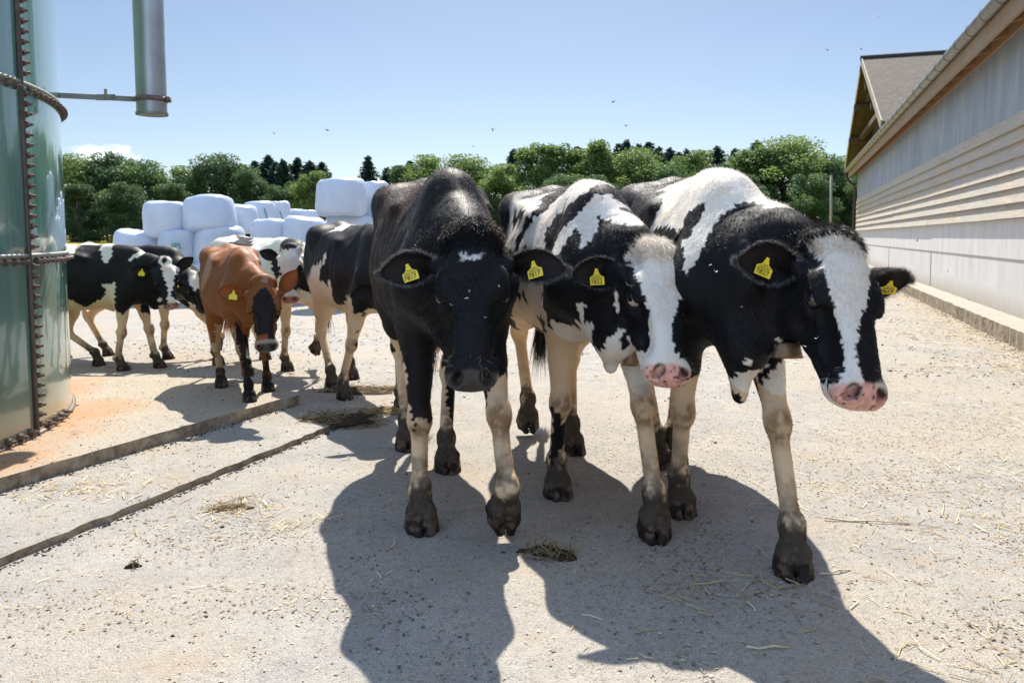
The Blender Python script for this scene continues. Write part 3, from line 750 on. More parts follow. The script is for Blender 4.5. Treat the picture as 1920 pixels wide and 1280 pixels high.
    # ---- eyes
    for side in (1, -1):
        bm = bmesh.new(); bmesh.ops.create_uvsphere(bm, u_segments=20, v_segments=14, radius=.0245 * S.hs)
        ax = Vector(S.H @ unit((.10, side * .92, .36)))
        cpos = Vector(S.hp(.203, side * .0900, -.063))
        for fc in bm.faces:
            fc.smooth = True; fc.material_index = 1 if fc.calc_center_median().normalized().dot(ax) < (.80 if eye_white else .35) else 0
        bm.transform(Matrix.Translation(cpos)); em = bpy.data.meshes.new("eye"); bm.to_mesh(em); bm.free()
        em.materials.append(M_EYE); em.materials.append(M_SCLERA if eye_white else M_EYE); obj("eye", em, root)
    # ---- ear tags
    for tg in tags:
        side, txt, t, sc, roll = tg[:5]; tilt = tg[5] if len(tg) > 5 else 0
        base, d, nr, w = S.ear[side]; L = .205 * S.hs
        up = unit(w * math.cos(roll) + d * math.sin(roll)); nn = unit(nr + d * tilt); up = unit(up - nn * up.dot(nn)); rt = np.cross(up, nn)
        pos = base + d * L * t + nr * .013 - up * .012
        Mx = Matrix(((*[rt[i] for i in ()],),)) if False else Matrix([[rt[i], up[i], nn[i], pos[i]] for i in range(3)] + [[0, 0, 0, 1]])
        k = sc * .85 / S.s
        pr = [(-.027, -.034), (.027, -.034), (.0275, -.031), (.0275, -.004), (.012, .006), (.007, .020), (.005, .030), (-.005, .030), (-.007, .020), (-.012, .006), (-.0275, -.004), (-.0275, -.031)]
        b = MB(); n = len(pr); z0, z1 = -.001, .001
        b.add([(x * k, y * k, z0) for x, y in pr] + [(x * k, y * k, z1) for x, y in pr], [tuple(reversed(range(n))), tuple(range(n, 2 * n))] + [(i, (i + 1) % n, n + (i + 1) % n, n + i) for i in range(n)])
        b.lathe([(.0045 * k, .001), (.0045 * k, .0035), (.002 * k, .004)], 10, (0, .023 * k, 0))
        to = b.build("ear_tag", M_TAG, root); to.matrix_local = Mx
        if txt:
            to["label"] = "yellow ear tag numbered " + txt
            lm = obj("tag_number", text_mesh(txt, .0225 * k, M_INK), to); lm.location = (-.003 * k, -.0225 * k, .0022)
            bars = MB()
            g2 = np.random.default_rng(int(txt) + side)
            for r_, yy in enumerate((-.0085, -.002, .0045)):
                xx = (-.022, -.019, -.010)[r_]
                while xx < -(-.022, -.019, -.010)[r_] - .002:
                    ww = g2.uniform(.0006, .0022); bars.box(((xx + ww / 2) * k, yy * k, .0013), (ww * k, (.0042 if r_ == 0 else .0030) * k, .0005)); xx += ww + g2.uniform(.0007, .0014)
            bars.build("tag_print", M_INK, to)
    return root

def collar(S, width, parent_label, bell_size, top=(-.05, -.19), bot=(.20, -.27), drop=.0):
    """a strap fitted round the animal's neck just behind the jaw, with a bell at its lowest point"""
    T_, B_ = S.hp(top[0], 0, top[1]), S.hp(bot[0], 0, bot[1]); at = (T_ + B_) / 2; ax = unit(np.cross(B_ - T_, S.sd))
    V = S.V; e1 = unit(B_ - T_); e2 = np.cross(ax, e1); n = 56; ring = []
    for i in range(n):
        t = 2 * math.pi * i / n; d = e1 * math.cos(t) + e2 * math.sin(t); r = .0
        while r < .19:
            q = at + d * r; I = np.round((q - V.lo) / V.h).astype(int)
            if np.any(I < 0) or np.any(I >= V.d.shape) or V.d[tuple(I)] > .002: break
            r += .003
        ring.append(r)
    ring = np.array(ring); k = np.array([.25, .5, .25]); ring = [np.median(np.take(ring, range(i - 3, i + 4), mode='wrap')) for i in range(n)]
    for _ in range(4): ring = np.convolve(np.concatenate([ring[-1:], ring, ring[:1]]), k, 'valid')
    ring = ring + .008
    P = [at + (e1 * math.cos(2 * math.pi * i / n) + e2 * math.sin(2 * math.pi * i / n)) * ring[i] for i in range(n)]
    low = min(range(n), key=lambda i: P[i][2])
    root = empty("cow_bell", S.loc, S.head_ang, S.s); tag(root, parent_label, "bell", "bells on the cattle's collars")
    v, f = [], []
    for i in range(n):
        d = unit(P[i] - at)
        for o in (-1, 1):
            for th in (0, .004): v.append(tuple(P[i] + ax * width * .5 * o + d * th))
    for i in range(n):
        j = (i + 1) % n; a, b = 4 * i, 4 * j
        f += [(a, b, b + 2, a + 2), (a + 1, a + 3, b + 3, b + 1), (a, a + 1, b + 1, b), (a + 2, b + 2, b + 3, a + 3)]
    me = bpy.data.meshes.new("strap"); me.from_pydata(v, [], f); me.materials.append(M_STRAP); obj("strap", me, root)
    w, hh = bell_size
    p = P[low]; b = MB()
    prof = [(.12, 0), (.62, -.02), (.78, -.10), (.84, -.45), (.92, -.80), (1.02, -1.0), (.97, -1.0), (.80, -.5), (.2, -.1)]
    vv = len(b.v); b.lathe([(r * w / 2, z * hh) for r, z in prof], 22, (0, 0, 0))
    b.v = [(x * .62, y, z) for x, y, z in b.v]
    b.bar((0, -.014, .0), (0, .014, .0), .006, .03)
    bo = b.build("bell", M_BELL, root, True); bo.location = tuple(p + V3(.01, 0, -.014 - drop)); 
    return root
# coat patches and the black heifer's painted sheen: points on each animal (cm in its own frame) and the colour they carry
SEEDS = {}
SEEDS['a'] = '12,9.4,116.8,2;-85.5,-25.8,119.6,0;-78.8,5.6,26.6,0;5.4,-14.6,26.3,1;-56.2,5.5,0.3,1;4.3,-16,50.8,0;-97,-12.5,0.4,1;-49.2,-26.6,81.3,2;-77.6,5.5,25.4,1;-59.9,8,4.2,1;-0.5,9.9,123.1,2;24.8,8.1,113.7,2;-65.7,6.5,13.8,1;-93.1,-23.4,128.1,0;-40,21.2,114.9,0;4.1,-16.6,54.9,0;-115.8,-18.4,47.8,0;-87.5,25.4,123,0;8,-14.1,38.6,0;-75.6,5.3,23.5,1;-81.9,-25.1,117.2,2;3.7,-7.9,56.9,0;-114.7,-13.7,42.1,1;5.6,-16.5,15.2,1;4.1,-16,49,0;-30.4,-13.7,118.9,2;-39,19.8,117.5,0;-5.6,-10.8,122.6,2;14.4,16.9,56.2,1;-25.5,-23.6,90.6,0;-73.3,5.8,21,1;16,11.5,52.1,0;2.6,-17.6,58.8,1;-60.7,8.1,5.5,0;10.5,-6.5,2.5,0;-97.9,-19.6,58.2,0;59.3,-7.8,63.8,1;-37.7,19.5,115.5,2;44.5,7.9,106.7,0;29.7,8.5,110.9,2;-80.1,5.8,27.9,0;-92.3,-27.3,111.5,0;3.4,-17.1,55.9,1;-0.4,-18,61.8,0;38.2,12.5,102.6,2;16.4,11.4,51,1;6.5,-15.7,41.9,1;-20.9,-22.4,93.9,0;18,10,44,1;-86,6.4,33.7,0;4.7,-16.1,44.4,1;-87.3,6.5,35,0;-32.5,-24.8,85.7,0;-115.7,-17.6,46.2,1;-56.3,4,0.4,1;4.3,-16.4,16.5,1;3.9,-7.9,58.1,0;-37.9,-25.4,83.4,0;4.2,-17,12.9,1;-98.2,-18,57.4,0;-70.6,-29,101.3,2;-31.8,-16.8,115.1,2;7.9,-12.3,41.5,0;41,10.5,102.6,2;-80.1,-27.1,76.9,2;-108.8,-18.6,53.7,1;4.1,-16.1,47.2,0;-28.3,-24.2,89.2,2;4.6,-8.1,40,0;63.7,5.4,65.2,0;-22.7,-11,121.7,0;-20.5,-20.5,101.3,0;-106.4,-17,53.9,1;-84.9,5.5,32.4,1;2,-8.3,125.1,0;7.7,-13.4,42.1,0;2.5,-7.2,59,1;-92.2,4.7,43.5,0;11.3,-6.6,1.7,0;24.3,15.8,2.7,0;-19.9,-19.9,102.5,0;-113.6,-14.5,48.9,0;-115.4,-17,36.3,1;-24.6,-19.7,106.2,2;-29.9,-17.6,113.2,2;44.3,8.9,104.2,0;-49.7,23.4,112.4,2;-88.9,-23.5,126.4,2;28.6,8.1,112,2;-96.9,-14.1,0.5,1;-25.2,-18.4,109.3,2;43.9,7,108.2,0;-65.7,7.2,11.6,1;7.3,-14.6,36.8,0;-25.3,-17.8,110.6,0;-22.4,-18.5,107.5,0;6.9,10.1,119.3,2;7,-9.4,39.4,0;-26.3,-12.6,119.4,0;62.9,6.5,65.5,0;12.2,18.4,56.4,0;3.6,-16.6,51.9,0;-79.2,-26.7,109.2,2;-59.2,7.9,3,1;-84.7,-24.3,123.2,0;-75.1,6.8,22.1,0;-91.4,5.4,42.1,1;60.7,-7.4,66,0;-102.2,-19.5,56.1,0;25.3,13.4,3.2,0;0.9,-7.7,126.3,2;7.3,-15.1,40.3,0;2,-7.8,51.9,0;3.6,-17.1,57.1,0;17.1,10.7,48.3,1;-21.3,-21.1,100,2;2.9,-17.1,53.5,1;5.1,-15.6,45.7,0;7.1,8.9,121.6,0;-72,6.4,19,1;7.3,-15.2,37.9,1;-81.1,-24.4,120.1,2;-84.2,-25.9,115.1,2;-114.7,-14.5,46.3,1;60.3,-7.4,66.9,0;6.1,-15.6,43,0;17.7,10.1,45.1,1;44.9,8.3,105.2,0;62.9,5.5,64.1,1;25.1,14.5,3.1,0;5.1,11.5,117.7,2;19,9,114.9,2;-20.1,-21.1,98.8,0;-117,-17.6,42.7,1;-71.2,7.1,17.7,0;-39.7,19.2,118.9,0;-90,23.4,126.9,0;-82.2,5.2,29.8,1;9.2,8.6,120.3,0;-66.8,6.6,15.8,1;8,-11.2,40.3,1;16.9,11.3,50,1;16.5,10.3,47.1,0;4.6,-15.2,24.3,1;-60.8,7.4,7,1;-27.5,-17.7,111.9,2;-22.9,-23,91.9,0;-62.6,8.3,7.9,0;42.4,6.7,109.7,0;-110.2,-16.2,51.8,1;8,-13.5,40.4,1;-82.2,-25.9,112.9,2;-23.4,-20.4,103.7,2;-27.1,-12,120.7,2;-115.3,-19.2,50.4,0;0.2,-10,122.9,0;7.9,-13.5,37.4,1;25.3,17.3,3,0;-30.5,-15.6,116.4,2;41.6,10.4,101.6,0;62,5.2,62.5,0;-20.2,-21.8,96.4,0;42.5,7.7,109.2,2;-26.7,-13.9,117.5,0;6.2,-8.8,38,1;15.1,15.1,57,0;60.6,-7.4,65,0;-87.4,-24.2,124.8,0;-62.9,6.9,9.4,1;-85.6,-27.8,75,2;-31.4,-24.8,87.7,2;-116.4,-17.6,44.4,1;-58.6,7.9,1.7,1;7.4,-15.2,39.1,1;-83.3,6.1,31.1,0;-0,-9.4,124.1,2;-23.4,-22.3,97.5,2;-64.7,-27.5,106.2,2;-82.7,-24.3,121.7,2;-68.1,6.8,17,0;-87.9,24.7,124.5,0;-23.9,-22.9,95,2;-27,-16.4,113.8,0;12.7,-7.3,1,1;-40.2,-26,84.6,2;43.8,8,107.7,2;-84.1,22.6,125.1,2;40.3,11.6,101.6,0;-23,-19.8,105,2;11.4,8.9,118,0;5.4,-14.6,27.4,1;2.5,-7.2,60.2,0;-26.4,-19.6,107.5,2;62.3,6.1,63,1;-19.3,-21.8,95.2,0;-61.6,-29.1,94.4,2;60.4,-6.9,63.5,0;-55.8,-27.6,102.8,2;-114.1,-16.1,48,1;4.9,-16,56.2,0;-19,-21.2,97.6,0;7.7,-11.2,41.4,0;0.9,-18.6,66.2,0;16.9,12.5,51.7,1;-91.8,-27.3,113,0;-29.4,-18.9,110.6,2;-82.1,-22.9,123.8,2;-115.4,-16.9,40.4,1;-114.4,-16.2,39,1;-96.6,-2.8,133.9,2;-24,-21,102.5,2;6.6,-14.6,35.4,1;4.4,-16.5,58.4,0;-56.5,2.6,1.1,1;-35.1,-10.2,123.6,2;44.6,6.9,107.2,0;8.3,13.3,111.9,2;-56,-28.3,98.7,2;-71.8,4.9,19.9,1;-91.2,5.3,39.8,1;24.8,19.1,3.8,1;-74.6,7.4,19.9,0;25.4,17.3,4.2,1;40.9,5.9,110.7,0;-62.7,9.1,6.4,0;-84.3,-28.5,79.6,2;12.8,-7.8,2.9,1;-49.5,-26,79.3,0;61.7,4.8,63.9,0;-57.1,0.6,1.1,1;62.8,6.5,64.5,1;4.6,-15.1,28.4,1;8.4,11.6,115.3,2;-21.2,-17.3,109.3,0;-98.3,-16.3,1,1;43.5,9.6,105.7,2;-87.8,-26.5,118.1,0;-95.6,-18.1,59.3,0;-27.9,-24.1,92.3,2;11.4,18,101.7,0;-87.7,-26.5,116.7,0;8.2,-12.3,40.4,1;25,16.2,4.1,1;-77.5,7,24.6,0;6.2,-15.7,36.5,1;8.3,-17.8,6,1;-87.5,5,34.2,1;12.2,-7.8,3.9,1;24.9,7.1,114.7,0;22.2,9.9,7.5,1;-110,-12.5,24,1;-111.2,-12.4,27.9,1;-113.1,-16.3,30.1,1;-24.8,-21.6,101.2,2;-114.9,-15.3,43.8,1;3.2,-8.5,46.2,0;-1.7,-6.9,127.7,0;-69,5.4,18.3,1;-87.1,-25.7,121.8,0;-34.5,-11.6,122.3,2;5.4,-6.9,126,0;4.4,-8.6,44.1,0;6.1,-16.2,40.6,1;12.6,18.4,55.3,1;4.4,-8.5,54.1,0;-66.4,5.1,16.7,1;-91.2,-27.3,115.3,0;7.5,-10,38.4,1;16.2,21.8,91.6,0;-90.8,5.3,38.3,1;18.8,11.1,47.5,1;-85.9,-28.5,77.9,2;8.5,12.7,113,2;-112.6,-17.7,50.7,1;3.6,-17,61.2,0;14.4,16.3,57.4,0;25.4,12.8,4.4,1;3.7,-17.1,60.1,0;0.6,-19.7,69.1,0;4.2,-16.7,42.6,1;-92.6,-21.9,128.8,2;8.4,11,116.4,2;-88,-22,127.1,2;-27.6,-15.8,115,0;14.9,22,92.7,0;5.4,-14.6,22.7,1;-26.2,-23.6,88,0;-88.9,5.1,35.5,1;-59.5,6.5,5.2,1;-19.2,-11.2,120.3,0;-76.3,6.9,23.3,0;-46.6,-26.6,82.8,2;-60.7,-26.8,107.6,2;22.3,6.9,115.9,0;9.4,-7,5.7,1;-90.5,6.1,43.8,0;-109.6,-11.7,21.6,1;15.2,10.5,50.3,0;-63.8,6.3,10.6,1;2.5,-17.6,63.4,0;-112.8,-16.1,49.8,1;42.4,10.8,100.6,0;29.9,6.9,112.5,0;-79.3,4.2,26.6,1;-110.7,-12.4,26.4,1;44.2,9,102.7,0;-81.3,4.4,28.5,1;41.1,10.5,103.6,2;-30.6,-24.8,90.3,2;-18.9,-18.7,105,0;17.1,21.6,89.4,0;-84.7,7,32.3,0;-111.8,-13.1,31.1,1;-95.6,3.4,41.5,1;-22.3,-16.6,111.2,0;-19.3,-19.3,103.8,0;16.9,21.6,90.5,0;19.6,10.4,43.2,1;4.5,-8.5,55.3,0;-84,4.6,31,1;8.3,-12.9,38.7,1;-40.1,-25.4,82,0;6,-15,44.7,0;-57.9,-28.3,100.1,2;-101.1,-17.8,0.3,1;1,-19.2,67.9,0;-33.2,-14.9,118.4,2;8.1,17.4,103.9,2;5.4,-15,46.9,0;43.9,9,106.7,2;-81.4,6.7,29.1,0;-25.7,-23.5,93.7,2;-114.2,-14.5,40.6,1;-24.8,-22.9,96.2,2;11.1,8.4,119.1,0;-3.9,-9.1,125.5,2;-24.5,-22.3,98.7,2;-113.7,-16.2,35,1;-64.6,5.7,12.7,1;-17.1,-20,100.1,0;4.7,-16,53.2,0;7.8,-18.4,1.1,1;18.6,10.5,46.4,1;-28.4,-19.6,108.7,2;4.6,-8.5,60,0;-20.6,-18.6,106.2,0;-24.6,-16.5,112.5,0;6.3,-16.2,39.5,1;-1.5,-11,121.3,0;5.1,-8.7,43.1,0;-61.5,6.8,8.3,1;25.9,10.1,110.5,2;-113.4,-13.8,37.4,1;-78.7,7.1,25.9,0;7.3,-14.6,42,0;25.5,14.5,4.4,1;-112.6,-13.1,34.2,1;16.4,12.6,52.7,1;-38.7,-26,86,2;-26.1,-14.6,116.2,0;-113.2,-16.3,31.8,1;18.8,10.1,113.3,2;7.9,7.7,123.2,0;-63.8,-26.1,110.4,2;15.3,15.6,55.8,1;-79.6,-24.4,118.6,2;4.9,-15.2,19,1;28.4,6.6,113.6,0;61.7,4.3,62,0;4.6,-8.5,123.8,0;-74.4,5.2,22.3,1;-23.3,-23,89.4,0;-79.3,-26.4,75.5,0;25.4,11.1,14.7,1;-52.1,-23.5,113.7,2;5.5,-10.4,49.1,0;7.1,-12.8,44.2,0;15.5,-21,94.7,0;8.8,-8.6,9.2,1;44.4,4.9,108.2,0;6.2,-12.3,26.4,1;14.2,-20.4,96.9,0;-40.3,-13.9,121.9,2;-61.6,3.9,9.1,1;-87.5,-16.1,128.6,2;5.8,-13.8,49.8,0;6,-10.3,57.3,0;13.1,5.9,120.7,0;8.3,-14.9,12.4,1;-13.5,-16.4,106.8,0;11.3,18.6,58.5,0;-32.9,-22.6,104.3,2;26.3,11,11.7,1;-99,-13.2,3.1,1;62.7,6,67.3,0;-52.3,-22.1,119.1,2;21.6,11.8,41.9,1;7.5,-14.2,16.2,1;-37.1,-19.2,115.3,2;-90.9,-19,62.9,0;21.1,11.8,45.2,1;5.6,-10.3,51.4,0;24.6,11.2,6.5,1;61.6,-5.6,66.1,0;-78.1,2.5,23.1,1;46,6.2,104.7,0;4.6,-16.5,66,0;19,13.3,49.8,1;-58,4.9,2.7,1;60.3,-5.5,62,0;2.6,-7.1,62.6,0;-26.1,-23,84.2,0;10.1,-15.6,8.9,1;-89.8,-6.3,130.3,2;-45.5,-25,105.6,2;-92.3,4.7,46.7,0;21.6,4.8,117.5,0;15.5,16.7,53.6,1;7.9,-8.8,120.8,0;15,18,51.1,1;6.2,-13.8,56.3,0;25.8,16.1,6.6,1;-45.1,-27.2,88.3,2;1.4,-13,116,0;5.6,-14.8,61.5,0;6,-11,46.9,0;-100.4,-17,3.7,1;12.2,-16.3,5,1;-41,-25.1,102.3,2;-81.3,-25.7,72.3,0;26.3,13.2,7,1;25.9,18.9,6.5,1;61.1,-6,68.4,0;63.5,4,66.6,0;62.7,2.2,61.8,0;48.1,7.9,100.3,0;-90.9,-13,129.6,2;6.2,-10.9,55.1,0;14.9,-12,1.6,1;-39.9,-25.8,98.4,2;-58.5,0.7,3.5,1;-106.4,-14.3,15.9,1;22.6,18.4,89.2,0;13.6,-10.2,3.9,1;6.1,-13.8,53.4,0;42.8,12.7,99.6,0;11.2,-9.4,7.7,1;8,-17.9,103.4,0;5.4,-9.7,62.5,0;-13.2,-15.2,109.2,0;30.9,4.1,113.5,0;15.4,-22.2,89.8,0;21.5,12.3,39,1;6.5,-10.4,118.6,0;21.3,18.6,91.9,0;4.6,-15.1,30.8,1;17.4,14.7,51.7,1;11.9,-18.7,100.7,0;13.9,15.8,59.6,0;16.3,-21.6,92,0;6.5,-13,20.6,1;-60.1,3.7,5.9,1;-48.4,-27.8,91.5,2;-46,-23.6,109.5,2;-37.7,-17.2,118.5,2;44.7,14.5,96.6,0;-37.7,-21.2,110.8,2;6.8,-11.7,34.8,1;59.7,-5,63.8,0;6.3,-12.4,24,1;5.6,-18.7,72,0;11.6,4.9,123,0;6.1,-14.3,58.6,0;61,3,63.8,0;-17.6,-14.4,112.9,0;-104.1,-13.6,11.5,1;-41.1,-26.5,95.1,2;20.6,13.1,47.8,1;25.3,11.7,17,1;26.2,11.5,9.4,1;-82.4,-19.2,126.8,2;11.6,-15.7,7.1,1;13,-16.9,1.2,1;6.2,-12.9,29.3,1;47.1,6.5,102.7,0;-64.4,2.7,12.9,1;2.3,-3.2,129.7,0;-101.1,-12.2,7.3,1;9.7,-6.1,123.5,0;5.2,-17,68.4,0;21.5,12.3,36.8,1;5.2,-15.4,63.8,0;41.8,3.7,110.7,0;-32.6,-23.6,80.5,0;-64.1,-20.4,123,2;12.4,-9.5,5.8,1;27.4,11.4,19.9,1;8,-4.8,126.4,0;-61.5,-1.9,1.3,1;-35.1,-21.9,107.5,2;6.1,-10.9,59.7,0;-54.7,-11.8,126,2;6.7,6.7,125.5,0;-46.2,-22.2,116.2,2;45.2,10.3,98.7,0;54.1,5.9,76.7,0;32.5,-9.3,86.5,0;51.4,-4.9,91.7,0;34.8,-6.4,73.6,0;56.3,-1.1,83.3,0;55.2,3.3,86.5,0;40.8,-7.8,98.2,0;32.5,-1.3,111.9,0;16.8,-11.7,108.4,0;24.4,-11.7,102.5,0;56.5,5.1,81.8,0;46.6,-1.4,102.7,0;28.4,-10.6,80.9,0;28.5,16.7,12.7,1;26.2,-14,92.4,0;13.7,-0.9,122.8,0;51.7,1.4,95,0;47.1,-6.5,84.6,0;42.7,-3.9,106.2,0;52.2,6.7,94.1,0;50.1,9,85.1,0;62,3.3,72,0;23.9,-16.6,86.5,0;55.8,-4.5,80.5,0;10.8,16.9,74.2,0;10.5,16.4,66,0;48,-8.5,94,0;31.1,16.3,23,1;10.9,-9.4,70.7,0;62.8,-2,69.9,0;53.7,-2.8,87.5,0;53.3,1.7,90.8,0;26.5,-12.4,97.7,0;54.1,7.9,89.8,0;19,-7.5,114.3,0;16.5,-16.3,78.2,0;47.9,-4,98.8,0;60.5,0.2,75.7,0;59.9,-4,74.3,0;7.4,-21,79.1,0;21.1,-2.8,117.5,0;6.3,2.2,128.9,0;24.7,20.2,15.7,1;50,2.6,99.4,0;28.8,-7.3,107.8,0;32.4,-7.6,102.6,0;33.2,-7.3,78.1,0;44.5,0.4,107.2,0;58.5,1,79.7,0;-49.2,26.6,81.3,2;-20.9,22.4,93.9,0;-70.6,29,101.3,2;-22.7,11,121.7,0;-24.6,19.7,106.2,2;-22.4,18.5,107.5,0;-21.3,21.1,100,2;-22.9,23,91.9,0;-27.1,12,120.7,2;-85.6,27.8,75,2;-64.7,27.5,106.2,2;-40.2,26,84.6,2;-19.3,21.8,95.2,0;-19,21.2,97.6,0;-35.1,10.2,123.6,2;-49.5,26,79.3,0;-24.8,21.6,101.2,2;-27.6,15.8,115,0;-46.6,26.6,82.8,2;-18.9,18.7,105,0;-40.1,25.4,82,0;-25.7,23.5,93.7,2;-17.1,20,100.1,0;-24.6,16.5,112.5,0;-63.8,26.1,110.4,2;-13.5,16.4,106.8,0;-89.8,6.3,130.3,2;-81.3,25.7,72.3,0;-13.2,15.2,109.2,0;-41.1,26.5,95.1,2;-54.7,11.8,126,2;6,-12.3,2,1;6,-12.3,10,1;6,-12.3,20,1;6,-12.3,27,1;0,-15,50,0;0,-15,60,0;0,-15,70,0;17,15.8,2,1;17,15.8,10,1;17,15.8,20,1;17,15.8,27,1;0,15,50,0;0,15,60,0;0,15,70,0;-106.8,-12.6,2,1;-106.8,-12.6,10,1;-106.8,-12.6,20,1;-106.8,-12.6,30,1;-106.8,-12.6,40,1;-106.8,-12.6,50,1;-66.3,3.8,2,1;-66.3,3.8,10,1;-66.3,3.8,20,1;-66.3,3.8,30,1;-66.3,3.8,40,1;-66.3,3.8,50,1'
